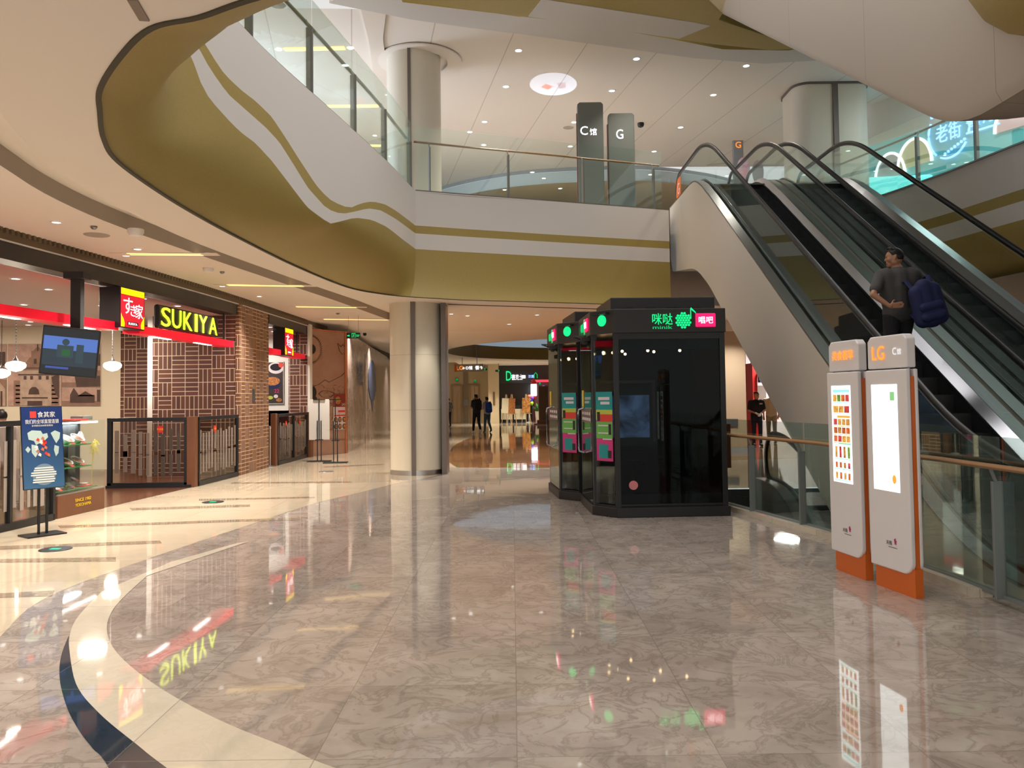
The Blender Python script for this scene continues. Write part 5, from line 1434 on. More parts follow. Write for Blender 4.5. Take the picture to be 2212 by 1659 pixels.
bx = lm_('MULTIPLY', lm_('LESS_THAN', lm_('ABSOLUTE', lm_('SUBTRACT', un, -.05*kk)), .26*kk), lm_('LESS_THAN', lm_('ABSOLUTE', lm_('SUBTRACT', vn, -.35*kk)), .16*kk))
mxn = lt.nodes.new('ShaderNodeMix'); mxn.data_type = 'RGBA'; lt.links.new(f1, mxn.inputs[0]); mxn.inputs[6].default_value = (.62, .74, 1, 1); mxn.inputs[7].default_value = (1, .12, .10, 1)
mx2 = lt.nodes.new('ShaderNodeMix'); mx2.data_type = 'RGBA'; lt.links.new(bx, mx2.inputs[0]); lt.links.new(mxn.outputs[2], mx2.inputs[6]); mx2.inputs[7].default_value = (.42, .30, .5, 1)
lt.links.new(mx2.outputs[2], em.inputs['Color'])

# ------------------------------------------------------------------ hanging signs
X_ = Vector((1, 0, 0)); Z_ = Vector((0, 0, 1)); NY = Vector((0, -1, 0))
YE0 = 50.0
def exit_sign(label, px0, py0, px1, py1, Y, arrow=True):
    a, b = aty(px0, py0, Y), aty(px1, py1, Y); w_ = b.x-a.x; h = a.z-b.z; c = (a+b)/2
    t = thing('exit_sign', label, 'exit sign', (c.x, Y, b.z))
    MB().box(a.x, b.x, Y, Y+.05, b.z, a.z).build('casing', black, t, bevel=.004)
    mb = MB()
    # running figure in a doorway
    cx = c.x+w_*.02; k = h
    mb.box(cx-k*.30, cx-k*.26, Y-.004, Y, b.z+k*.14, a.z-k*.1).box(cx+k*.30, cx+k*.34, Y-.004, Y, b.z+k*.14, a.z-k*.1).box(cx-k*.30, cx+k*.34, Y-.004, Y, a.z-k*.16, a.z-k*.1)
    mb.disc((cx+k*.05, Y, b.z+k*.68), NY, k*.06, .004, 10)
    for (x0, z0, x1, z1) in ((.03, .60, -.03, .42), (-.03, .42, .10, .30), (.10, .30, .08, .16), (-.03, .42, -.10, .28), (-.1, .28, -.2, .24), (.03, .58, .16, .50), (.03, .58, -.1, .5)):
        mb.bar((cx+k*x0, Y-.003, b.z+k*z0), (cx+k*x1, Y-.003, b.z+k*z1), .004, k*.05, (0, -1, 0))
    if arrow:
        ax = a.x+w_*.08
        mb.box(ax+.02, ax+w_*.16, Y-.004, Y, c.z-k*.03, c.z+k*.03).extr([Vector((ax-.02, Y, c.z)), Vector((ax+.05*1, Y, c.z+k*.14)), Vector((ax+.05, Y, c.z-k*.14))], (0, -.004, 0))
    mb.build('pictogram', em_green, t)
    if not arrow and Y < YE0-.5:
        MB().box(c.x-.02, c.x+.02, Y+.01, Y+.04, a.z, ZC).build('hanger', steel_dk, t)
    if arrow:
        text('安全出口', h*.2, (b.x-w_*.17, Y-.001, c.z+h*.08), X_, Z_, em_green, t, 'lit_lettering', .003, width=w_*.24)
        text('EXIT', h*.14, (b.x-w_*.17, Y-.001, c.z-h*.14), X_, Z_, em_green, t, 'lit_lettering', .003, width=w_*.2)
        MB().box(a.x+.05, a.x+.056, Y+.02, Y+.03, a.z, 3.8).box(b.x-.056, b.x-.05, Y+.02, Y+.03, a.z, 3.8).build('hanger', steel_dk, t)
    return t
exit_sign('green lit exit sign with arrow hanging before the marble hoarding', 748, 719, 778, 731, 21.0)
# level sign hanging under the soffit beyond the column
a, b = aty(985, 787, 40), aty(1044, 802, 40)
t = thing('directory_sign', 'hanging grey direction sign with orange end beyond the column', 'sign', ((a.x+b.x)/2, 40, b.z))
MB().box(a.x, b.x, 40, 40.15, b.z, a.z).build('panel', mat('sign_taupe', (.36, .33, .25), .5), t, bevel=.01)
MB().box(a.x-.08, a.x+.06, 39.98, 40.17, b.z-.01, a.z+.01).build('end_cap', orange, t)
cz = (a.z+b.z)/2; w_ = b.x-a.x
text('LG', .20, (a.x+w_*.14, 39.99, cz), X_, Z_, em_orange, t, 'lit_lettering', .01)
text('←D馆', .18, (a.x+w_*.42, 39.99, cz), X_, Z_, em_soft, t, 'lit_lettering', .01)
text('餐↑', .20, (a.x+w_*.84, 39.99, cz), X_, Z_, em_soft, t, 'lit_lettering', .01)
MB().box(a.x+.3, a.x+.33, 40.05, 40.08, a.z, ZC+.6).box(b.x-.33, b.x-.3, 40.05, 40.08, a.z, ZC+.6).build('hanger', steel_dk, t)

# ------------------------------------------------------------------ mural hoarding and marble hoarding on the left
m0 = Vector((-5.68, 22.5, 0)); m1 = atz(748, 979); m1 = Vector((m1.x, m1.y, 0)); m2 = Vector((-6.3, 42, 0))
g1 = speckle('mural_ground', (.36, .215, .155), (.33, .185, .13), 2.2, .5)
t = thing('mural_hoarding', 'brown food mural hoarding behind the two sign stands', 'hoarding', tuple(m0))
d = (m1-m0).normalized(); n = Vector((d.y, -d.x, 0)); LM = (m1-m0).length
MB().obox((m0+m1)/2+Z_*1.8-n*.05, d, n, Z_, LM/2, .05, 1.8).build('panel', g1, t)
def MQ(fx, fz): return m0+d*(LM*fx)+Z_*(3.6*fz)+n*.004
br_d = mat('mural_brown', (.13, .045, .03), .6); br_k = mat('mural_black', (.02, .016, .014), .6)
mb = MB()
for pl_ in ([(0, .57), (.06, .55), (.2, .56), (.38, .60), (.5, .58), (.7, .61), (.85, .63), (1, .67)], [(.1, .40), (.35, .43), (.6, .41), (.98, .43)], [(.12, .34), (.3, .32), (.8, .33), (.98, .31)], [(.15, .22), (.4, .2), (.9, .21)], [(.15, .34), (.15, .22)], [(.78, .33), (.78, .2)], [(0, .12), (.4, .13), (1, .11)], [(.2, .49), (.3, .46), (.55, .46), (.65, .49), (.5, .51), (.3, .51), (.2, .49)], [(.75, .9), (.85, .87), (.9, .89), (.98, .87), (.97, .82), (.88, .81), (.8, .84), (.75, .9)]):
    for p, q in zip(pl_, pl_[1:]): mb.bar(MQ(*p), MQ(*q), .004, .035, n)
rng = random.Random(4)
for k in range(70):
    p = (rng.uniform(.16, .78), rng.uniform(.22, .33)); q = (p[0]+rng.uniform(.02, .06), p[1]+rng.uniform(-.01, .01)); mb.bar(MQ(*p), MQ(*q), .004, .012, n)
for k in range(40):
    p = (rng.uniform(.1, .9), rng.uniform(.36, .56)); q = (p[0]+rng.uniform(-.08, .1), p[1]+rng.uniform(-.02, .02)); mb.bar(MQ(*p), MQ(*q), .004, .008, n)
mb.build('painted_line', br_d, t)
mb = MB()
for k in range(22):
    a_ = R_(-80+k*8); r_1 = .36
    c = MQ(-.02, .84)+d*(r_1*math.cos(a_))+Z_*(r_1*math.sin(a_))
    mb.bar(c, c+d*.07*math.cos(a_+.6)+Z_*.07*math.sin(a_+.6), .004, .03, n)
mb.disc(MQ(.02, .84), n, .14, .003, 20)
for i_, (fx, fz, r) in enumerate([(.04, .50, .17), (.06, .42, .20), (.03, .33, .2), (.08, .26, .16)]): mb.disc(MQ(fx, fz)+n*.002*i_, n, r*.8, .002, 18, ry=r)
mb.build('painted_figure', br_k, t)
# posters stuck low on the mural: noodle bowl menu
mp_ = MB().obox((MQ(.80, .0)+Z_*1.23)+n*.01, d, n, Z_, .185*LM, .004, .52).build('menu_print', cl_white, t)
def mq(fx, z, rx, rz, m, nm='menu_picture', k=.016): MB().disc(m0+d*(LM*fx)+Z_*z+n*k, n, rx, .002, 20, ry=rz).build(nm, m, mp_)
MB().obox(MQ(.80, 0)+Z_*1.56+n*.014, d, n, Z_, .185*LM, .002, .19).build('menu_band', mat('menu_maroon', (.22, .03, .02), .5), mp_)
mq(.74, 1.56, .15, .15, cl_black, k=.018); mq(.74, 1.56, .12, .12, food1, k=.021); mq(.72, 1.60, .05, .04, green_p, k=.024)
for fx in (.68, .80, .93):
    for z in (1.0, .80): mq(fx, z, .07, .08, cl_black, k=.018); mq(fx, z, .05, .06, food1, k=.021)
MB().obox(MQ(.85, 0)+Z_*1.24+n*.014, d, n, Z_, .1*LM, .002, .03).obox(MQ(.80, 0)+Z_*1.12+n*.014, d, n, Z_, .17*LM, .002, .02).build('menu_band', red_pr, mp_)
text('24元', .09, MQ(.93, 0)+Z_*1.44+n*.018, d, Z_, cl_white, mp_, 'price_lettering', .002)
tr_o = mat('orange_edge', (.42, .14, .06), .5)
MB().obox(m1-n*.03+Z_*1.8-d*.02, d, n, Z_, .03, .06, 1.8).bar(m0+Z_*3.58+n*.01, m1+Z_*3.58+n*.01, .03, .04).build('edge_strip', tr_o, t)
# marble-look hoarding running back
marb = mat('hoarding_marble', (.34, .26, .22), .18); g_ = NG(marb)
pos, x, y, z = g_.coord(); nn1 = g_.noise(pos, 1.3, 6, .65, 1.2); nn2 = g_.noise(pos, 2.1, 5, .6, 2)
c_ = g_.ramp(nn1, [(.3, (.17, .11, .09)), (.5, (.34, .25, .21)), (.72, (.46, .37, .32))])
v_ = g_.ramp(g_.math('ABSOLUTE', g_.math('SUBTRACT', nn2, .5)), [(0, (1, 1, 1)), (.03, (0, 0, 0))])
c_ = g_.mix(g_.math('MULTIPLY', v_, .5), c_, (.55, .42, .36)); g_.l.new(c_, g_.b.inputs['Base Color'])
m1 = m1+Vector((.02, .16, 0))
t = thing('marble_hoarding', 'shiny brown marble patterned hoarding leading back to the column', 'hoarding', tuple(m1))
d = (m2-m1).normalized(); n = Vector((d.y, -d.x, 0)); LH = (m2-m1).length
MB().obox((m1+m2)/2+Z_*1.8-n*.05, d, n, Z_, LH/2, .05, 1.8).build('panel', marb, t)
blu = mat('logo_steel_blue', (.06, .08, .15), .4)
text('排档', .8, m1+d*(LH*.17)+Z_*2.45+n*.01, d, Z_, blu, t, 'emblem_lettering', .006, width=1.6)
MB().disc(m1+d*(LH*.40)+Z_*2.3+n*.012, n, 1.5, .004, 24, ry=.8).extr([m1+d*(LH*.40-1.3)+Z_*2.3+n*.01, m1+d*(LH*.40)+Z_*1.1+n*.01, m1+d*(LH*.40+1.3)+Z_*2.3+n*.01], n*.004).build('surfboard_emblem', blu, t)
mb = MB()
for f in (.26, .31): mb.obox(m1+d*(LH*f)+Z_*1.6+n*.002, d, n, Z_, .02, .002, 1.6)
mb.build('door_joint', br_k, t)
MB().tube([m1+d*(LH*.3)+Z_*1.2+n*.02, m1+d*(LH*.3)+Z_*1.2+n*.08, m1+d*(LH*.3)+Z_*1.0+n*.08], .015, 8).build('door_handle', steel_br, t)
for f in (.15, .3):
    c = m1+d*(LH*f)+n*.25+Z_*3.66
    lo = bpy.data.lights.new('wash', 'SPOT'); lo.energy = 90; lo.spot_size = R_(70); lo.spot_blend = .7; lo.color = (1, .82, .6); lo.shadow_soft_size = .03
    oo = bpy.data.objects.new('wash', lo); COL.objects.link(oo); oo.location = c; oo.rotation_euler = (0, R_(-12), 0)
struct('trim_46', MB().bar(m0+Vector((-.3, -.2, 3.72)), m2+Vector((0, 0, 3.72)), .5, .22), mat('dark_gap', (.05, .045, .03), .8))

# ------------------------------------------------------------------ sign stands
def sign_stand(label, base, rz, bw_, bz0, bz1, board_m, blean=.10, twin=.05, bh=1.0):
    t = thing('sign_stand', label, 'sign stand', tuple(base), rz)
    M = MW[t.name]
    def b(mb, nm, m, par=None, **k): return mb.build(nm, m, par or t, world=False, **k)
    b(MB().box(-.22, .22, -.15, .15, 0, .02), 'base', black, bevel=.004)
    b(MB().box(-twin-.012, -twin+.012, -.012, .012, .02, bh).box(twin-.012, twin+.012, -.012, .012, .02, bh), 'pole', black)
    return t, M, b
t, M, b = sign_stand('black stand holding a tall blue poster with a pale world map', atz(92, 1156), R_(52), .4, .55, 1.57, navy, twin=.045, bh=.75)
ln = Vector((0, math.sin(.12), math.cos(.12))); rn = Vector((1, 0, 0)); nn_ = Vector((0, -math.cos(.12), math.sin(.12)))
bc = Vector((0, .02, 1.06))
b(MB().obox(bc, rn, nn_, ln, .235, .012, .50), 'board', black, bevel=.003)
bs = mat('poster_blue', (.02, .05, .16), .35); g_ = NG(bs)
pos, x, y, z = g_.coord(); g_.l.new(g_.mix(g_.math('MULTIPLY', g_.math('SUBTRACT', 1.4, z), 1.0), (.012, .03, .13), (.05, .14, .26)), g_.b.inputs['Base Color'])
bs_ = b(MB().obox(bc+nn_*.013, rn, nn_, ln, .228, .001, .492), 'poster', bs)
def BQ(x, z, k=.015): return bc+rn*x+ln*z+nn_*k
def btx(s, h, x, z, m, w_=None): text(s, h, BQ(x, z), rn, ln, m, bs_, 'poster_lettering', .001, width=w_, world=False)
pw = mat('print_white', (.75, .74, .7), .5); ppk = mat('print_salmon', (.5, .16, .09), .5); pmap = mat('print_map', (.42, .55, .52), .5)
btx('食其家', .07, .05, .40, pw, .2); btx('我们的全球直营连锁', .052, 0, .315, pw, .38); btx('全球超过2000家直营店', .022, 0, .265, pw, .24)
b(MB().obox(BQ(-.10, .40), rn, nn_, ln, .035, .001, .04), 'emblem', red_pr, bs_)
def blob(pl_, m, k=.015, nm='map_print'): return b(MB().extr([BQ(x, z, k) for x, z in pl_], nn_*.001), nm, m, bs_)
blob([(-.17, .18), (-.12, .21), (-.02, .20), (.0, .16), (.05, .17), (.06, .12), (.02, .08), (.0, .02), (-.04, .05), (-.08, .03), (-.1, .08), (-.16, .1)], pmap)
blob([(-.13, .04), (-.06, .02), (-.05, -.05), (-.09, -.12), (-.13, -.06)], pmap); blob([(.09, .17), (.14, .2), (.2, .17), (.19, .1), (.15, .04), (.12, .1)], pmap); blob([(.13, .02), (.18, 0), (.17, -.08), (.14, -.12), (.12, -.04)], pmap); blob([(-.2, -.02), (-.17, .02), (-.14, -.02), (-.17, -.06)], pmap)
rng = random.Random(9)
for k in range(14):
    x_, z_ = rng.uniform(-.08, .07), rng.uniform(-.12, .12); blob([(x_-.02, z_), (x_, z_+.03), (x_+.02, z_+.01), (x_+.015, z_-.02)], [ppk, red_pr, pw][k % 3], .017, 'figure_print')
b(MB().disc(BQ(0, -.33, .0145), nn_, .13, .001, 30), 'print_circle', mat('print_pale_blue', (.16, .24, .32), .5), bs_)
mbx = MB()
for k in range(7): mbx.obox(BQ(rng.uniform(-.01, .01), -.25-k*.028, .0165), rn, nn_, ln, rng.uniform(.10, .15), .0008, .008)
b(mbx, 'print_lines', pw, bs_)
def tall_stand(label, px, py, rz, white_board):
    base = atz(px, py); base = Vector((base.x, base.y, 0))
    t = thing('sign_stand', label, 'sign stand', tuple(base), rz)
    def b(mb, nm, m, par=None, **k): return mb.build(nm, m, par or t, world=False, **k)
    b(MB().box(-.30, .30, -.14, .14, 0, .025), 'base', black, bevel=.004)
    b(MB().box(-.06, -.035, -.02, .0, .025, 1.05).box(.035, .06, -.02, .0, .025, 1.05), 'pole', black)
    b(MB().box(-.012, .012, -.03, -.01, .55, 1.62), 'upright', black)
    b(MB().box(-.10, .10, -.02, .0, .55, .57).box(-.15, .15, -.02, 0, 1.58, 1.60), 'clamp', black)
    if white_board: b(MB().box(-.26, .26, .0, .015, .56, 1.60), 'board', white)
    return t
tall_stand('black sign stand with a blank white board, left of the pair', 690, 997, R_(5), True)
tall_stand('black sign stand without a board in front of the noodle menu', 725, 1000, R_(5), False)
# lit guide discs set in the floor
for (px, py, lb) in ((120, 1187, 'black round floor light with a green figure, left front'), (460, 1085, 'black round floor light with a green figure, middle of the cream walk'), (705, 1019, 'small round metal floor cover near the brown mural')):
    c = atz(px, py)
    t = thing('floor_light', lb, 'floor light', (c.x, c.y, 0))
    MB().lathe([(.165, .002), (.16, .008)], (c.x, c.y, 0), 32).build('disc', black if px < 600 else steel_dk, t, smooth=True)
    if px < 600:
        MB().box(c.x-.05, c.x+.05, c.y-.04, c.y+.03, .0085, .010).build('green_figure', em_green_d, t)
# ------------------------------------------------------------------ the far end beyond the column
YE = 50.0
def E2(px, py): return aty(px, py, YE)
g0, g1_ = E2(960, 913), E2(1078, 911)
struct('wall_1', MB().box(g0.x-1, g1_.x, YE, YE+.2, 0, ZC+.2), mat('lift_lobby_wall', (.44, .34, .20), .55))
struct('wall_2', MB().box(E2(1057, 900).x, E2(1079, 900).x, YE-1.6, YE, 0, ZC), mat('lift_lobby_pale', (.60, .50, .33), .55))
def lift(label, px0, px1):
    a, b_ = E2(px0, 831), E2(px1, 831)
    t = thing('lift_door', label, 'lift door', ((a.x+b_.x)/2, YE, 0))
    f = MB().box(a.x, b_.x, YE-.1, YE-.02, 0, a.z)
    f.build('frame', mat('lift_frame', (.26, .17, .08), .3, .4) if 'lift_frame' not in MATS else MATS['lift_frame'], t)
    m_ = (a.x+b_.x)/2
    for x0_, x1_ in ((a.x+.12, m_-.01), (m_+.01, b_.x-.12)):
        MB().box(x0_, x1_, YE-.12, YE-.1, .02, a.z-.12).build('door_leaf', mat('lift_leaf', (.36, .25, .13), .25, .5) if 'lift_leaf' not in MATS else MATS['lift_leaf'], t)
lift('bronze lift door, left of the two', 975, 999); lift('bronze lift door behind the walking pair', 1014, 1037)
exit_sign('tiny green exit sign above the left lift door', 984, 818, 990, 824, YE-.1, False)
exit_sign('tiny green exit sign above the right lift door', 1023, 820, 1028, 826, YE-.1, False)
exit_sign('green exit sign under the soffit right of the lift lobby', 1070, 799, 1084, 803, YE-2.5, False)
exit_sign('green exit sign half hidden by the hanging direction sign', 1042, 796, 1052, 800, YE-1.5, False)
tag(recentre(MB().box(E2(1005, 870).x-.1, E2(1008, 870).x+.1, YE-.08, YE-.02, 0, ZC).build('wall_strip', mat('lobby_strip', (.18, .13, .08), .5))), 'brown vertical strip between the two lift doors', 'strip')
tag(recentre(MB().box(E2(1001, 860).x, E2(1011, 860).x, YE-.12, YE-.05, 1.1, 1.45).build('call_panel', steel_dk)), 'dark lift call panel between the two lift doors', 'panel')
tag(recentre(MB().box(E2(1066, 860).x, E2(1070, 860).x, YE-1.66, YE-1.6, 1.1, 1.9).build('wall_plate', mat('bronze_plate', (.16, .1, .05), .4))), 'small bronze plate on the pale wall right of the lifts', 'plate')
# dark shop with green D
YS = 51.0
def E3(px, py): return aty(px, py, YS)
a = E3(1078, 870); b_ = E3(1195, 870)
struct('wall_3', MB().box(a.x-1.5, b_.x+14, YS, YS+.3, 0, ZC+.2), mat('dark_shop_front', (.035, .03, .026), .35))
struct('trim_47', MB().box(a.x, b_.x+4, YS-.08, YS, E3(1130, 824).z-.1, ZC+.1), mat('dark_sign_band', (.05, .045, .045), .5))
t = thing('shop_sign', 'green lit D and white lettering over the dark far shop', 'sign', (E3(1115, 870).x, YS-.1, E3(1130, 822).z))
c = E3(1099, 812)
text('D', .60, (c.x, YS-.12, c.z), X_, Z_, em_green, t, 'lit_letter', .06, width=.34)
c = E3(1117, 815)
text('德克士', .36, (c.x, YS-.12, c.z), X_, Z_, em_soft, t, 'lit_lettering', .05, width=.72)
c = E3(1131, 814); MB().box(c.x-.12, c.x+.12, YS-.14, YS-.1, c.z-.1, c.z+.1).build('lit_mark', em_soft, t)
c = E3(1147, 813); text('汉堡', .18, (c.x, YS-.12, c.z), X_, Z_, em_blue, t, 'lit_lettering', .04, width=.36)
c = E3(1157, 811); MB().tube([(c.x-.1, YS-.13, c.z-.18), (c.x-.1, YS-.13, c.z+.05), (c.x, YS-.13, c.z+.18), (c.x+.1, YS-.13, c.z+.05), (c.x+.1, YS-.13, c.z-.18)], .03, 6).build('lit_arch', em_green_d, t)
# red shop to the right
c0, c1 = E3(1148, 822), E3(1200, 850)
struct('trim_48', MB().box(c0.x, c0.x+5, YS-.5, YS-.3, E3(1130, 826).z, E3(1130, 821).z), mat('lit_pink_red', (.6, .05, .08), .4, emit=.8, ecol=(.9, .06, .10)))
t = thing('lantern', 'white glowing lantern with red cap before the red shop', 'lantern', (E3(1153, 870).x, YS-1, 1.5))
c = aty(1153, 842, YS-1)
MB().lathe([(.17, -.38), (.19, -.3), (.19, .3), (.17, .36)], c, 16).build('shade', mat('lantern_glow', (1, 1, 1), .4, emit=5, ecol=(.75, .85, 1)), t, smooth=True)
MB().lathe([(.001, .75), (.1, .6), (.2, .42), (.2, .36)], c, 16).lathe([(.2, -.38), (.16, -.5), (.001, -.55)], c, 16).build('cap', red_p, t, smooth=True)
MB().tube([(c.x, c.y, 0), (c.x, c.y, c.z-.5)], .04, 8).build('pole', black, t)
exit_sign('small green exit sign inside the red shop', 1163, 826, 1169, 832, YS-.33, False)
rs = thing('shop_interior_light', 'blue white lit panel inside the red shop', 'light', (E3(1175, 870).x, YS-.4, 1.8))
c = E3(1174, 839); MB().box(c.x-.06, c.x+.06, YS-.45, YS-.28, c.z-.16, c.z+.16).build('panel', em_blue, rs)
struct('wall_4', MB().box(E3(1150, 870).x, E3(1150, 870).x+5, YS-.28, YS-.02, 0, E3(1130, 826).z), mat('red_shop_wall', (.12, .03, .035), .6))
# counters, easels, balloons, plant
def easel(label, px, py, m, lean=1, w_=.55):
    c = aty(px, py, 47.2 if px == 1106 else 48.2); c = Vector((c.x, c.y, 0))
    t = thing('easel', label, 'easel', tuple(c))
    MB().tube([c+Vector((-.28, 0, 0)), c+Vector((-.02, .12, 1.75))], .022, 6).tube([c+Vector((.28, 0, 0)), c+Vector((.02, .12, 1.75))], .022, 6).tube([c+Vector((0, .6, 0)), c+Vector((0, .12, 1.7))], .022, 6).build('leg', mat('easel_wood', (.45, .33, .2), .6) if 'easel_wood' not in MATS else MATS['easel_wood'], t)
    MB().bar(c+Vector((-.33, -.04, .58)), c+Vector((.33, -.04, .58)), .05, .03).build('ledge', MATS['easel_wood'], t)
    MB().obox(c+Vector((0, -.03+.04, 1.06)), (1, 0, -.05*lean), (0, 1, -.1), (0.05*lean, .1, 1), w_/2, .01, .45).build('board', m, t)
cream_board = mat('board_cream', (.62, .58, .42), .5)
easel('easel with a cream menu board left of the dark shop front', 1094, 907, cream_board)
easel('easel with a brown food picture, close behind the cream board', 1106, 908, food1, 1, .4)
easel('easel with an orange food picture beside the balloons', 1137, 907, speckle('orange_food', (.6, .32, .08), (.3, .1, .03), 9, .5), 1, .5)
for px, l in ((1095, 'pale fronted counter left of the easels'), (1123, 'pale fronted counter between the easels')):
    c = aty(px, 903, 49.2); t = thing('counter', l, 'counter', (c.x, c.y, 0))
    MB().box(c.x-.42, c.x+.42, c.y, c.y+.5, 0, 1.05).build('body', cl_black, t, bevel=.01)
    MB().box(c.x-.36, c.x+.36, c.y-.02, c.y, .2, .85).build('front_panel', cream_board, t)
bcol = {'orange': (.5, .18, .1), 'red': (.6, .02, .08), 'blue': (.02, .05, .6), 'purple': (.2, .05, .5), 'lime green': (.35, .6, .03), 'pink': (.6, .05, .15)}
for (nm, px, py) in (('orange', 1143, 857), ('red', 1139, 864), ('blue', 1146, 865), ('purple', 1149, 860), ('lime green', 1148, 871), ('pink', 1139, 870)):
    c = aty(px, py, 49.0)
    tag(recentre(MB().ball(c, .135, 12).build('balloon', mat('balloon_'+nm.replace(' ', '_'), bcol[nm], .25), smooth=True)), nm+' balloon in the bunch beside the far easel', 'balloon', 'balloons in the far bunch')
c = aty(1143, 905, 49.05); t = thing('balloon_stand', 'thin white pole stand holding the balloon bunch', 'stand', (c.x, c.y, 0))
MB().lathe([(.2, 0), (.2, .03), (.02, .05), (.02, 1.2)], (c.x, 49.05, 0), 14).build('pole', white, t, smooth=True)
c = aty(1163, 906, 48.5); t = thing('potted_plant', 'leafy green plant in a tall pale pot right of the balloons', 'plant', (c.x, c.y, 0))
MB().lathe([(.14, 0), (.2, .7), (.17, .72)], (c.x, c.y, 0), 16).build('pot', white, t, smooth=True)
lf = MB(); rng = random.Random(2)
for k in range(60):
    a_ = rng.uniform(0, 6.28); el = rng.uniform(-.1, 1.3); ln_ = rng.uniform(.3, .55)
    q0 = Vector((c.x, c.y, .72)); dv = Vector((math.cos(a_)*math.cos(el), math.sin(a_)*math.cos(el), math.sin(el))); sd = dv.cross(Z_).normalized()*.05
    lf.extr([q0, q0+dv*ln_*.6+sd, q0+dv*ln_, q0+dv*ln_*.6-sd], (0, 0, .004))
lf.build('foliage', grass_g, t)
c = aty(1172, 918, 45.5); t = thing('display_stand', 'tall dark display stand left of the further booth', 'stand', (c.x, c.y, 0))
MB().box(c.x-.2, c.x+.35, c.y, c.y+.5, .25, 2.2).build('body', mat('stand_brown', (.09, .055, .03), .5), t, bevel=.02)
MB().prism([(c.x-.5, c.y-.2), (c.x+.5, c.y-.2), (c.x+.5, c.y+.6), (c.x-.5, c.y+.6)], 0, .06).box(c.x-.3, c.x+.4, c.y, c.y+.5, .06, .25).build('base', wood_br, t)
# right of the booths: pale wall, plaque, red shop edge, white shop
Yw = 22.0
def EW(px, py): return aty(px, py, Yw)
struct('wall_5', MB().box(EW(1480, 870).x, EW(1612, 870).x, Yw, Yw+.8, 0, ZC), mat('pale_pier', (.50, .40, .29), .6))
struct('baseboard_2', MB().box(EW(1480, 870).x, EW(1612, 870).x, Yw-.02, Yw, 0, .12), steel)
struct('ceiling_beam', MB().box(EW(1480, 870).x, EW(1900, 870).x, Yw-.5, Yw-.45, EW(1600, 718).z, ZC), lilac)
a, b_ = EW(1564, 905), EW(1594, 921)
tag(recentre(MB().box(a.x, b_.x, Yw-.02, Yw, b_.z, a.z).build('wall_vent', steel_dk)), 'dark rectangular vent plate on the pale pier right of the booths', 'vent')
Yr = 28.0
def ER(px, py): return aty(px, py, Yr)
struct('wall_6', MB().box(ER(1613, 870).x, ER(1800, 870).x, Yr, Yr+.2, 0, 3.4), mat('white_shop_wall', (.75, .70, .72), .6))
struct('trim_49', MB().box(ER(1612, 870).x, ER(1622, 870).x, Yr-.8, Yr, 0, ER(1635, 786).z).box(ER(1612, 870).x, ER(1660, 870).x, Yr-.82, Yr-.6, ER(1635, 786).z, ER(1635, 778).z), red_p)
struct('window_1', MB().box(ER(1633, 870).x, ER(1655, 870).x, Yr-.03, Yr, 1.2, ER(1635, 833).z), mat('grey_pane', (.22, .2, .18), .3))
a = ER(1625, 815)
t = thing('blade_sign', 'small blue lit sign on the red shop edge', 'sign', tuple(a))
MB().box(a.x-.05, a.x+.12, Yr-1.0, Yr-.79, a.z-.2, a.z+.2).build('casing', navy, t)
text('A', .2, (a.x+.03, Yr-1.005, a.z), X_, Z_, em_soft, t, 'lit_lettering', .01)
area('shop_white_light', (9.0, 26.5, 3.2), .8, 120, (1, .93, .9))
t = thing('freestanding_poster', 'brown framed poster board low behind the stairwell railing', 'poster', (EW(1563, 870).x, 14.6, 0))
MB().box(3.82, 3.98, 14.6, 14.65, .25, 1.05).build('frame', wood_br, t)

# ------------------------------------------------------------------ upper floor things
def upkiosk(label, px0, px1, Y, ztop, txt, tw, th, tpy):
    a = aty(px0, 300, Y); b_ = aty(px1, 300, Y)
    t = thing('directory_kiosk', label, 'kiosk', ((a.x+b_.x)/2, Y, 5.78))
    MB().extr([Vector((a.x, Y, 5.78)), Vector((b_.x, Y, 5.78)), Vector((b_.x, Y, ztop-.05)), Vector((b_.x-.05, Y, ztop)), Vector((a.x+.05, Y, ztop)), Vector((a.x, Y, ztop-.05))], (0, .16, 0)).build('body', kiosk_grey, t, bevel=.015)
    MB().box(a.x-.02, a.x, Y+.03, Y+.13, 5.78, ztop-.25).build('side_strip', mat('kiosk_maroon', (.14, .05, .04), .5) if 'kiosk_maroon' not in MATS else MATS['kiosk_maroon'], t)
    c = aty((px0+px1)/2-4, tpy, Y)
    if txt == 'C馆':
        text('C', th, (c.x-.11, Y-.002, c.z+.02), X_, Z_, em_soft, t, 'lit_lettering', .008, width=.17)
        text('馆', th*.8, (c.x+.10, Y-.002, c.z-.01), X_, Z_, em_soft, t, 'lit_lettering', .008, width=.16)
    else: text(txt, th, (c.x, Y-.002, c.z), X_, Z_, em_soft, t, 'lit_lettering', .008, width=tw)
upkiosk('tall grey kiosk with white lit C on the bridge, left of two', 1248, 1304, 18.0, aty(0, 237, 18).z+.0, 'C馆', .3, .20, 284)
upkiosk('tall grey kiosk with white lit G on the bridge, right of two', 1314, 1371, 18.1, aty(1340, 244, 18.1).z, 'G', .16, .22, 290)
a = aty(1594, 290, 23)
t = thing('directory_kiosk', 'small far grey kiosk with an orange G above the escalator tops', 'kiosk', (a.x, 23, 5.78))
zt = aty(1594, 280, 23).z
MB().box(a.x-.15, a.x+.15, 23, 23.12, 5.78, zt).build('body', mat('far_kiosk_grey', (.28, .29, .31), .4), t, bevel=.02)
text('G', .18, (a.x, 22.99, aty(1594, 313, 23).z), X_, Z_, em_orange, t, 'lit_lettering', .006)
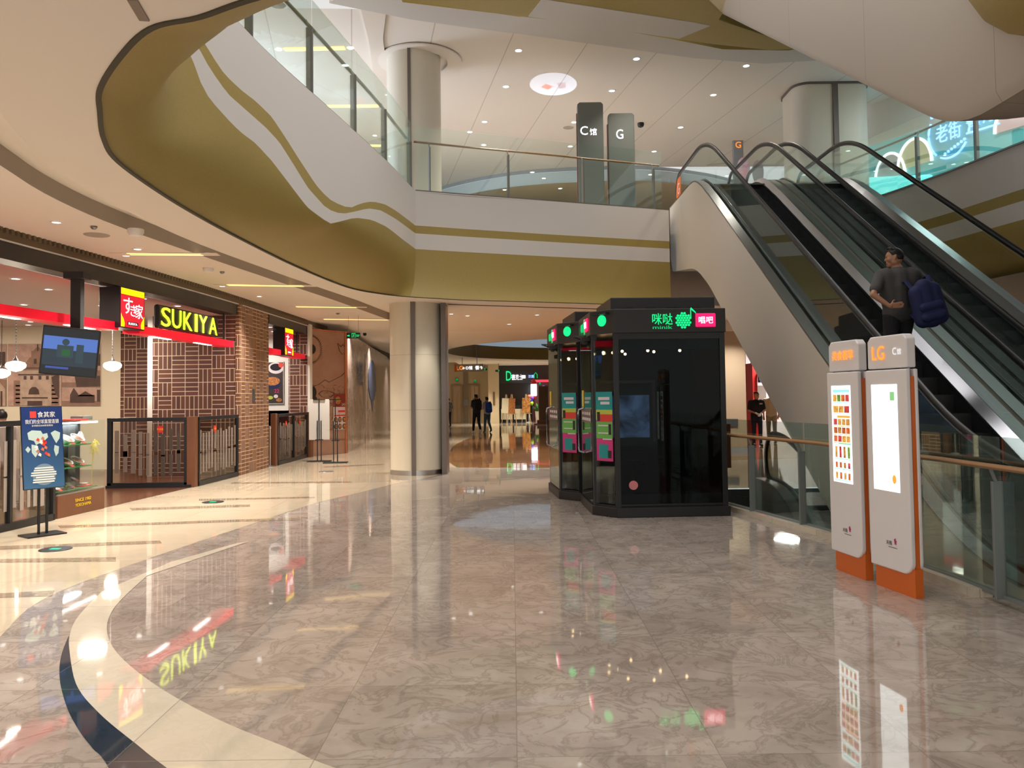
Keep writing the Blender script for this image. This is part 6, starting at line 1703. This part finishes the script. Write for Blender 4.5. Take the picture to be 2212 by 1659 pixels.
# stickers on the newel glass (parts of escalator balustrades)
def sticker(par, nm, y, z, m, w_, h, disc=False, letter=None):
    xx = MW[par.name].translation.x
    mb = MB()
    if disc: mb.disc((3.965, y, z), (-1, 0, 0), w_/2, .002, 24, ry=h/2)
    else: mb.box(3.963, 3.966, y-w_/2, y+w_/2, z-h/2, z+h/2)
    o = mb.build(nm, m, par); return o
so1 = sticker(esc1, 'orange_sticker', 18.55, 6.42, orange, .55, .52)
text('G', .26, (3.958, 18.5, 6.42), (0, -1, 0), Z_, cl_white, so1, 'sticker_lettering', .002)
def far_sign(nm, lb, px, py, Y, w_, h, m, cat, disc=False):
    c = aty(px, py, Y); t = thing(nm, lb, cat, (c.x, Y, 5.78))
    if disc: MB().disc((c.x, Y, c.z), (0, -1, 0), w_, .01, 24, ry=h).build('disc', m, t)
    else: MB().box(c.x-w_, c.x+w_, Y, Y+.01, c.z-h, c.z+h).build('board', m, t)
    MB().box(c.x-.015, c.x+.015, Y+.01, Y+.03, 5.78, c.z-h*.9).build('pole', steel_dk, t)
    return t
far_sign('round_sign', 'round floral sign board seen between the escalator newels, left', 1606, 368, 20.2, .17, .34, speckle('floral_print', (.45, .47, .60), (.65, .25, .3), 14, .5), 'sign', True)
far_sign('round_sign', 'paler round sign board just right of the floral one', 1637, 372, 20.6, .15, .32, speckle('floral_pale', (.42, .40, .42), (.5, .32, .34), 14, .5), 'sign', True)
far_sign('orange_sign', 'bright orange sign board behind the right escalator newel', 1784, 375, 19.6, .16, .42, mat('red_orange', (.75, .09, .03), .5, emit=.15), 'sign')
# turquoise shop on the right
tq = mat('turquoise_wall', (.13, .36, .36), .5, emit=.30, ecol=(.12, .60, .62))  # wall colour glows in place of shop light falling on it
w0 = Vector((9.0, 21.0, 0)); w1 = Vector((13.2, 13.0, 0))
d = (w1-w0).normalized(); n = Vector((d.y, -d.x, 0)); n = -n if n.y > 0 else n
def TW(px, py, k=0):
    v = ray(px, py); 
    tt = ((w0-CAM).dot(n))/v.dot(n); return CAM+v*tt+n*k
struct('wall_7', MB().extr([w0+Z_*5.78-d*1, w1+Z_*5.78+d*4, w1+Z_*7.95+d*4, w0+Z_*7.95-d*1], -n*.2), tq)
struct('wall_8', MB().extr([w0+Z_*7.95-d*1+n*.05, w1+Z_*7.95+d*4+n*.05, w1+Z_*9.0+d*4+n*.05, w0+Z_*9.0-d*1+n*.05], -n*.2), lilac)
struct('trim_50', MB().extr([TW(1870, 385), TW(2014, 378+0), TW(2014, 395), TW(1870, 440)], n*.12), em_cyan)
# arched lit windows
for px, py, rx, rz, m_, lb in ((1925, 372, .42, .62, cl_white, 'window_2'), (1978, 345, .45, .66, mat('butter', (.55, .5, .3), .5, emit=.25, ecol=(.8, .75, .4)), 'window_3'), (2196, 262, .45, .62, mat('rose', (.5, .3, .3), .5, emit=.25, ecol=(.8, .4, .4)), 'window_4')):
    c = TW(px, py, .02); pts = []
    for k in range(19):
        a_ = math.pi*k/18; pts.append(c+d*(rx*math.cos(a_))+Z_*(rz*math.sin(a_)-.15))
    o = struct(lb, MB().extr(pts, n*.03), m_)
    mb = MB(); mb.tube([p+n*.03 for p in pts], .035, 6); mb.build('lit_rim', em_soft, o)
# neon sign
nc = TW(2052, 285, .06)
t = thing('neon_sign', 'round blue neon shop sign on the turquoise wall', 'sign', tuple(nc))
mb = MB(); 
for a0, a1 in ((150, 235), (245, 330), (345, 395)):
    mb.tube([nc+d*(.50*math.cos(R_(a)))+Z_*(.62*math.sin(R_(a))) for a in range(a0, a1, 8)], .025, 6)
for k in range(9):
    a_ = R_(40+k*12); q = nc+d*(.56*math.cos(a_))+Z_*(.66*math.sin(a_)); mb.ball(q, .04, 6)
mb.build('neon_ring', em_blue, t)
text('老街', .42, nc, d, Z_, em_blue, t, 'neon_lettering', .02, width=.62)
mb = MB()
rng = random.Random(12)
for k in range(7): 
    q = nc+d*(-.1+.08*k)+Z_*(-.5+.035*k); mb.ball(q, .035, 6)
mb.build('neon_flower', em_blue, t)
nc2 = TW(2125, 255, .06)
t = thing('neon_sign', 'smaller blue neon lettering right of the round sign', 'sign', tuple(nc2))
text('餐厅', .28, nc2, d, Z_, em_blue, t, 'neon_lettering', .02, width=.75)
mb = MB().obox(nc2-Z_*.25, d, n, Z_, .38, .01, .02); mb.build('neon_line', em_blue, t)
area('turquoise_lamp', (10.0, 16.5, 8.8), 1.2, 60, (.8, 1, 1))
struct('floor_strip_upper', MB().box(-9, -3.2, 8, 30, 5.785, 5.79), m_cream)
# ------------------------------------------------------------------ people
def capsule(mb, a, b, ra, rb, n=14):
    a = Vector(a); b = Vector(b); d = b-a; L = d.length
    if L < 1e-5: d = Vector((0, 0, 1)); L = 1e-5
    d = d/L; e1 = d.orthogonal().normalized(); e2 = d.cross(e1); rows = []
    for k in range(1, 6):
        t = math.pi/2*(1-k/5); rows.append((a-d*ra*math.sin(t), ra*math.cos(t)))
    for k in range(0, 5):
        t = math.pi/2*k/5; rows.append((b+d*rb*math.sin(t), rb*math.cos(t)))
    mb.grid([[c+e1*r*math.cos(2*math.pi*q/n)+e2*r*math.sin(2*math.pi*q/n) for q in range(n)] for c, r in rows], True)
    base = len(mb.v)-len(rows)*n
    mb.f.append(tuple(base+q for q in range(n-1, -1, -1))); mb.f.append(tuple(base+(len(rows)-1)*n+q for q in range(n)))
    return mb
def ellip(mb, c, rx, ry, rz, n=16):
    return mb.ball(c, 1, n, (rx, ry, rz))
def skinned(mb, name, m, parent, voxel, smooth=3, smf=.5):
    """one closed surface grown over the joined volumes"""
    me = bpy.data.meshes.new('tmp'); me.from_pydata([tuple(v) for v in mb.v], [], mb.f)
    o = bpy.data.objects.new('tmp', me); COL.objects.link(o)
    import bmesh
    bm = bmesh.new(); bm.from_mesh(me); bmesh.ops.recalc_face_normals(bm, faces=bm.faces); bm.to_mesh(me); bm.free()
    r = o.modifiers.new('r', 'REMESH'); r.mode = 'VOXEL'; r.voxel_size = voxel; r.use_smooth_shade = True
    s = o.modifiers.new('s', 'SMOOTH'); s.iterations = smooth; s.factor = smf
    dg = bpy.context.evaluated_depsgraph_get()
    m2 = bpy.data.meshes.new_from_object(o.evaluated_get(dg)); m2.name = name
    bpy.data.objects.remove(o); bpy.data.meshes.remove(me)
    m2.materials.clear(); m2.materials.append(m)
    for p in m2.polygons: p.use_smooth = True
    q = bpy.data.objects.new(name, m2); COL.objects.link(q); q.parent = parent; MW[q.name] = MW[parent.name].copy()
    return q
def L3(a, b, t): return Vector(a)*(1-t)+Vector(b)*t
def hand(mb, wrist, dirv, palmn, s=1.0, curl=.5, thumb=1):
    """palm with five separate bent digits; dirv along the fingers, palmn out of the palm"""
    dirv = Vector(dirv).normalized(); pn = Vector(palmn); pn = (pn-dirv*pn.dot(dirv)).normalized(); sd = dirv.cross(pn)*thumb
    w = Vector(wrist)
    k = w+dirv*.085*s
    for j in (-.028, -.010, .010, .028): capsule(mb, w+sd*j*.6*s, k+sd*j*s, .013*s, .0115*s, 8)
    for j, ln in ((-.030, .060), (-.010, .072), (.011, .078), (.031, .070)):
        p = k+sd*j*s; dr = dirv
        for q in range(3):
            ang = curl*(.4+.5*q); dr = (dirv*math.cos(ang)+pn*math.sin(ang)).normalized()
            e = p+dr*ln*s*(.42, .32, .26)[q]; capsule(mb, p, e, (.0092, .0085, .0078)[q]*s, (.0085, .0078, .007)[q]*s, 8); p = e
    p = w+dirv*.025*s+sd*.03*s; dr = (dirv*.6+sd*.75+pn*.25).normalized()
    e = p+dr*.042*s; capsule(mb, p, e, .0125*s, .0105*s, 8); e2 = e+(dirv*.85+sd*.3+pn*.3).normalized()*.032*s; capsule(mb, e, e2, .0105*s, .009*s, 8)
def person(label, loc, rz, H, J, mats, voxel=.012, hair_style='short', gloves=False, facing=0, hands=True, build=1.0, female=False, collar=False, watch=False):
    """J: joints in a 1.75 m figure facing +y. mats: skin, hair, shirt, trousers, shoes"""
    t = thing('person', label, 'person', loc, rz)
    k = H/1.75
    V = lambda p: Vector(p)*k
    M = MW[t.name]
    W_ = lambda mb: mb
    head = Vector(J['head']); nk = Vector(J['neck']); ch = Vector(J['chest']); hp = Vector(J['hip'])
    ht = J.get('turn', 0)        # head turn about z
    fd = Vector((-math.sin(ht), math.cos(ht), 0)); sd = Vector((math.cos(ht), math.sin(ht), 0))
    b = MB()
    # skull, jaw, nose, brow, ears
    def HP(f, s_, z): return V(head)+fd*f*k+sd*s_*k+Vector((0, 0, z*k))
    ell = MB().ball((0, 0, 0), 1, 16, (.078, .097, .105))
    rot = Matrix.Rotation(ht, 3, 'Z')
    b.add([V(head)+rot@(v*k)+Vector((0, 0, .012*k)) for v in ell.v], ell.f)
    capsule(b, HP(.03, 0, -.055), HP(.062, 0, -.085), .052*k, .028*k)
    capsule(b, HP(.0, -.03, -.05), HP(.0, .03, -.05), .05*k, .05*k)
    capsule(b, HP(.084, 0, .012), HP(.099, 0, -.024), .009*k, .013*k, 10)
    capsule(b, HP(.084, -.03, .030), HP(.084, .03, .030), .014*k, .014*k, 10)
    capsule(b, HP(.082, -.022, -.058), HP(.082, .022, -.058), .011*k, .011*k, 10)
    for s_ in (-1, 1):
        capsule(b, HP(-.008, s_*.078, .018), HP(-.002, s_*.080, -.022), .016*k, .011*k, 8)
        capsule(b, HP(.06, s_*.045, -.02), HP(.05, s_*.05, -.03), .026*k, .024*k, 8)
    capsule(b, V(head)+Vector((0, 0, -.07*k))-fd*.01*k, V(nk), .052*k, .06*k)
    capsule(b, V(nk), V(ch), .07*k, .10*k)
    for s_ in ('L', 'R'):
        sh, el, wr = (Vector(J[q+s_]) for q in ('sh', 'el', 'wr'))
        capsule(b, V(ch)+Vector((0, 0, .08*k)), V(sh), .06*k, .052*k)
        capsule(b, V(sh), V(el), .047*k*build, .037*k); capsule(b, V(el), V(wr), .037*k, .025*k)
        hpj, kn, an = (Vector(J[q+s_]) for q in ('hp', 'kn', 'an'))
        capsule(b, V(hpj), V(kn), .074*k, .050*k); capsule(b, V(kn), L3(V(kn), V(an), .45), .05*k, .052*k); capsule(b, L3(V(kn), V(an), .45), V(an), .05*k, .036*k)
        capsule(b, V(an), V(an)+Vector((0, .11*k, -.045*k)), .036*k, .028*k)
        if hands and not gloves:
            hd_ = J.get('hd'+s_, tuple(wr-el)); hand(b, V(wr), hd_, J.get('hn'+s_, (0, 1, 0)), k*1.0, J.get('curl'+s_, .5), J.get('th'+s_, 1 if s_ == 'L' else -1))
    capsule(b, V(ch), V(hp)+Vector((0, 0, .04*k)), .11*k, .085*k)
    capsule(b, V(hp)+Vector((-.05*k, 0, .04*k)), V(hp)+Vector((.05*k, 0, .04*k)), .085*k, .085*k)
    body = skinned(MB().add([M@v for v in b.v], b.f).__class__() if False else _w(b, M), 'body', mats[0], t, voxel, 2, .5) if True else None
    # hair
    h = MB(); cap_ = MB().ball((0, 0, 0), 1, 18, (.086, .106, .100))
    hv = []
    for v in cap_.v:
        p = v.copy()
        if p.y > .035: p.z = max(p.z, .048+.25*(p.y-.035)); p.y = min(p.y, .095)
        else: p.z = max(p.z, -.055 + (.055 if abs(p.x) > .05 and p.y > -.01 else 0))
        hv.append(V(head)+rot@(p*k)+Vector((0, 0, .024*k)))
    h.add(hv, cap_.f)
    for a_ in range(9):
        an_ = -1.2+a_*.3; q = HP(.05*math.cos(an_*.6), math.sin(an_)*.06, .105); capsule(h, q, q+fd*.035*k+Vector((0, 0, .012*k)), .022*k, .008*k, 8)
    skinned(_w(h, M), 'hair', mats[1], t, min(voxel, .009), 1, .4)
    # eyes and brows
    e = MB()
    for s_ in (-1, 1): e.ball(M@HP(.083, s_*.030, .010), .009*k, 8)
    e.build('eyes', black, t)
    # shirt
    g = MB()
    capsule(g, V(ch)+Vector((0, 0, .07*k)), V(ch)+Vector((0, 0, -.05*k)), .125*k*build, .14*k*build)
    shL, shR = Vector(J['shL']), Vector(J['shR'])
    for q in (.35, .7, 1.0):
        capsule(g, V(L3(ch+Vector((0, 0, .03)), shL, q*.7)), V(L3(hp+Vector((0, 0, .05)), Vector(J['hpL'])+Vector((0, 0, .1)), q*.75)), .105*k*build, .105*k*build)
        capsule(g, V(L3(ch+Vector((0, 0, .03)), shR, q*.7)), V(L3(hp+Vector((0, 0, .05)), Vector(J['hpR'])+Vector((0, 0, .1)), q*.75)), .105*k*build, .105*k*build)
    capsule(g, V(shL), V(shR), .068*k*build, .068*k*build)
    capsule(g, V(nk)+Vector((0, 0, -.02*k)), V(ch), .078*k, .12*k)
    capsule(g, V(ch), V(hp)+Vector((0, 0, .05*k)), .142*k, .138*k)
    capsule(g, V(hp)+Vector((-.055*k, 0, .03*k)), V(hp)+Vector((.055*k, 0, .03*k)), .132*k, .132*k)
    for s_ in ('L', 'R'):
        sh, el = Vector(J['sh'+s_]), Vector(J['el'+s_])
        capsule(g, V(sh), V(L3(sh, el, J.get('sleeve', .72))), .070*k*build, .062*k*build)
    skinned(_w(g, M), 'shirt', mats[2], t, voxel, 4, .5)
    # trousers
    g = MB()
    capsule(g, V(hp)+Vector((-.06*k, 0, .05*k)), V(hp)+Vector((.06*k, 0, .05*k)), .122*k, .122*k)
    lg = J.get('leg', .93)
    for s_ in ('L', 'R'):
        hpj, kn, an = (Vector(J[q+s_]) for q in ('hp', 'kn', 'an'))
        capsule(g, V(hpj), V(kn), .098*k, .068*k); capsule(g, V(kn), V(L3(kn, an, lg)), .068*k, .052*k if lg > .6 else .06*k)
    skinned(_w(g, M), 'trousers', mats[3], t, voxel, 3, .5)
    for s_ in ('L', 'R'):
        an = Vector(J['an'+s_]); ft = Vector(J.get('toe'+s_, (an.x, an.y+.15, an.z-.055)))
        g = MB(); heel = V(an)+Vector((0, -.03*k, -.04*k)); capsule(g, heel, V(ft), .042*k, .036*k); capsule(g, V(an)+Vector((0, 0, -.01)), heel, .042*k, .042*k)
        sh_ = skinned(_w(g, M), 'shoe', mats[4], t, voxel*.8, 2, .4)
    if gloves:
        for s_ in ('L', 'R'):
            el, wr = Vector(J['el'+s_]), Vector(J['wr'+s_])
            g = MB(); hand(g, V(wr), wr-el, J.get('hn'+s_, (0, 1, 0)), k*1.12, .6, 1 if s_ == 'L' else -1); capsule(g, V(L3(el, wr, .9)), V(wr), .03*k, .03*k)
            skinned(_w(g, M), 'glove', glove, t, .006, 1, .3)
    return t
def _w(mb, M):
    o = MB(); inv = Matrix.Identity(4); o.v = [v.copy() for v in mb.v]; o.f = mb.f; return o
def backpack(label, loc, rz, m, s=1.0, sling=False):
    t = thing('backpack', label, 'backpack', loc, rz)
    g = MB()
    capsule(g, (-.08*s, 0, .08*s), (-.08*s, 0, .36*s), .085*s, .075*s); capsule(g, (.08*s, 0, .08*s), (.08*s, 0, .36*s), .085*s, .075*s); capsule(g, (0, 0, .08*s), (0, 0, .40*s), .10*s, .085*s)
    skinned(g, 'bag', m, t, .014, 3, .5)
    g = MB(); capsule(g, (-.07*s, -.07*s, .10*s), (.07*s, -.07*s, .10*s), .055*s, .055*s); capsule(g, (-.07*s, -.07*s, .2*s), (.07*s, -.07*s, .2*s), .05*s, .05*s)
    skinned(g, 'pocket', m, t, .012, 3, .5)
    for x in (-.09, .09):
        MB().tube([M_ for M_ in [Vector((x*s, .03*s, .40*s)), Vector((x*1.2*s, .10*s, .50*s)), Vector((x*1.35*s, .22*s, .48*s)), Vector((x*1.4*s, .27*s, .34*s)), Vector((x*1.35*s, .20*s, .18*s)), Vector((x*1.1*s, .05*s, .06*s))]], .018*s, 8, flat=(.025*s, .009*s)).build('strap', m, t, world=False, smooth=True)
    return t
# stance dictionaries (figure faces +y, 1.75 m)
walk1 = dict(head=(0, .05, 1.615), neck=(0, .0, 1.47), chest=(0, -.01, 1.32), hip=(0, 0, .95), shL=(-.175, 0, 1.42), shR=(.175, 0, 1.42),
             elL=(-.21, .02, 1.14), wrL=(-.12, .24, 1.17), elR=(.21, .0, 1.14), wrR=(.10, .26, 1.20), hnL=(1, 0, .3), hnR=(-1, 0, .3),
             hpL=(-.085, 0, .92), hpR=(.085, 0, .92), knL=(-.09, .13, .50), anL=(-.09, .22, .09), knR=(.09, -.02, .50), anR=(.09, -.26, .15),
             toeL=(-.09, .37, .035), toeR=(.09, -.13, .04), leg=.86)
walk2 = dict(head=(0, .04, 1.615), neck=(0, .0, 1.47), chest=(0, -.01, 1.32), hip=(0, 0, .95), shL=(-.165, 0, 1.42), shR=(.165, 0, 1.42),
             elL=(-.22, .03, 1.15), wrL=(-.13, .22, 1.22), elR=(.22, .03, 1.15), wrR=(.12, .20, 1.22), hnL=(1, 0, .3), hnR=(-1, 0, .3),
             hpL=(-.08, 0, .92), hpR=(.08, 0, .92), knL=(-.085, .09, .50), anL=(-.09, .13, .09), knR=(.085, .0, .50), anR=(.09, -.25, .15),
             toeL=(-.09, .28, .035), toeR=(.09, -.12, .04), leg=.93)
c = atz(1030, 936); person('person in a navy tee and black cropped trousers walking away, looking down', (c.x, c.y, 0), R_(22), 1.74, walk1, (skin, hair_m, cl_navy, cl_black, shoe_w), .014)
Bm = Matrix.Translation(c) @ Matrix.Rotation(R_(22), 4, 'Z')
q = Bm @ Vector((0, -.20, 1.02)); backpack('black backpack on the walking person in navy', (q.x, q.y, q.z), R_(22), cl_black, 1.05)
c = atz(1053, 934); person('person in a white tee and blue jeans walking beside the navy one', (c.x, c.y, 0), R_(24), 1.62, walk2, (skin, hair_m, cl_white, cl_jean, shoe_b), .014)
Bm = Matrix.Translation(c) @ Matrix.Rotation(R_(24), 4, 'Z')
q = Bm @ Vector((0, -.20, .90)); backpack('bright blue backpack on the person in white', (q.x, q.y, q.z), R_(24), cl_blue, 1.0)
stand = dict(head=(0, .03, 1.62), neck=(0, .0, 1.47), chest=(0, .0, 1.32), hip=(0, 0, .95), shL=(-.19, 0, 1.42), shR=(.19, 0, 1.42),
             elL=(-.25, .03, 1.14), wrL=(-.07, .22, 1.05), elR=(.25, .03, 1.14), wrR=(.07, .22, 1.06), hnL=(0, 0, -1), hnR=(0, 0, -1),
             hpL=(-.09, 0, .92), hpR=(.09, 0, .92), knL=(-.10, .03, .50), anL=(-.11, .0, .09), knR=(.10, .02, .50), anR=(.11, .0, .09), leg=1.0, turn=R_(-35))
c = atz(1636, 964); person('person in a black uniform shirt and white gloves, seen through the railing glass', (c.x, c.y, 0), R_(180), 1.66, stand, (skin, hair_m, cl_black, cl_navy, cl_black), .013, gloves=True)
_t = [o for o in COL.objects if o.name.startswith('person') and o.parent is None][-1]
MB().box(-.14, -.05, .145, .155, 1.27, 1.31).build('name_badge', cl_white, _t, world=False)
st2_ = dict(stand); st2_.update(elL=(-.26, -.02, 1.13), wrL=(-.24, .10, .92), elR=(.25, .0, 1.12), wrR=(.22, .12, .90), turn=R_(20), sleeve=.95)
c = atz(1668, 958); person('person in a loose beige shirt and khaki trousers, half hidden by the escalator', (c.x, c.y, 0), R_(150), 1.70, st2_, (skin, hair_m, cl_beige, cl_khaki, shoe_b), .014)
c = atz(969.5, 922); person('person in a patterned top mostly hidden behind the column', (c.x, c.y, 0), R_(30), 1.60, st2_, (skin, hair_m, speckle('patterned_cloth', (.25, .23, .20), (.03, .03, .03), 16, .8), cl_black, shoe_b), .016)
# seated diner: only the head shows over the left barrier
sit = dict(head=(0, .03, 1.22), neck=(0, 0, 1.08), chest=(0, 0, .94), hip=(0, -.05, .52), shL=(-.18, 0, 1.02), shR=(.18, 0, 1.02), elL=(-.22, .08, .78), wrL=(-.12, .30, .77), elR=(.22, .08, .78), wrR=(.12, .30, .77), hnL=(0, 0, -1), hnR=(0, 0, -1),
           hpL=(-.09, 0, .52), hpR=(.09, 0, .52), knL=(-.10, .42, .50), anL=(-.10, .42, .10), knR=(.10, .42, .50), anR=(.10, .42, .10), leg=.95)
c = aty(4, 905, 12.4)
person('person with black hair seated behind the left glass barrier', (c.x, 12.4, c.z-1.19), R_(60), 1.75, sit, (skin, hair_m, cl_white, cl_black, shoe_b), .016)
tag(recentre(MB().box(c.x-.3, c.x+.25, 12.2, 12.62, 0, .06).box(c.x-.25, c.x+.2, 12.22, 12.58, .06, c.z-.78).build('bench_seat', wood_br, bevel=.01)), 'low timber seat behind the left glass barrier', 'seat')
# the rider
ride = dict(head=(-.02, .02, 1.62), neck=(0, .0, 1.475), chest=(0, .0, 1.32), hip=(0, 0, .95), shL=(-.20, .02, 1.41), shR=(.20, -.02, 1.42),
            elL=(-.37, -.10, 1.17), wrL=(-.23, -.205, 1.02), elR=(.30, .16, 1.22), wrR=(.42, .36, 1.12), hdL=(.96, -.15, .14), hnL=(0, .9, -.1), curlL=.06, hdR=(.3, .9, -.2), hnR=(0, 0, -1), curlR=.7,
            hpL=(-.09, 0, .92), hpR=(.09, 0, .92), knL=(-.10, .05, .50), anL=(-.11, .02, .09), knR=(.10, .10, .58), anR=(.11, .16, .26), toeR=(.11, .31, .21), leg=1.0, turn=R_(62), sleeve=.70)
man_xy = (4.50, 9.22)
zst = None
_steps = [o for o in COL.objects if o.parent == esc1 and o.name.startswith('steps')][0]
_M1 = MW[esc1.name]
cand = [(_M1@v.co).z for v in _steps.data.vertices if abs((_M1@v.co).y-man_xy[1]) < .19]
zst = sorted(cand)[len(cand)//2] if cand else 1.6
zz_ = zpath(man_xy[1], EA, ES, 0, 5.8)
cs = sorted(set(round((_M1@v.co).z, 3) for v in _steps.data.vertices))
zst = min((z for z in cs if z > -.01), key=lambda z: abs(z-zz_))
rider = person('person in a dark grey tee riding up the escalator, hand on hip', (man_xy[0], man_xy[1], zst), R_(6), 1.73, ride, (skin_d, hair_m, cl_grey, cl_black, cl_black), .009, build=1.06)
q = Vector((man_xy[0]+.24, man_xy[1]-.30, zst+.78)); bp = backpack('dark blue backpack slung on the escalator rider\'s right shoulder', tuple(q), R_(-10), cl_blue_d, 1.12)
bp.rotation_euler = (R_(4), R_(-14), R_(-8))
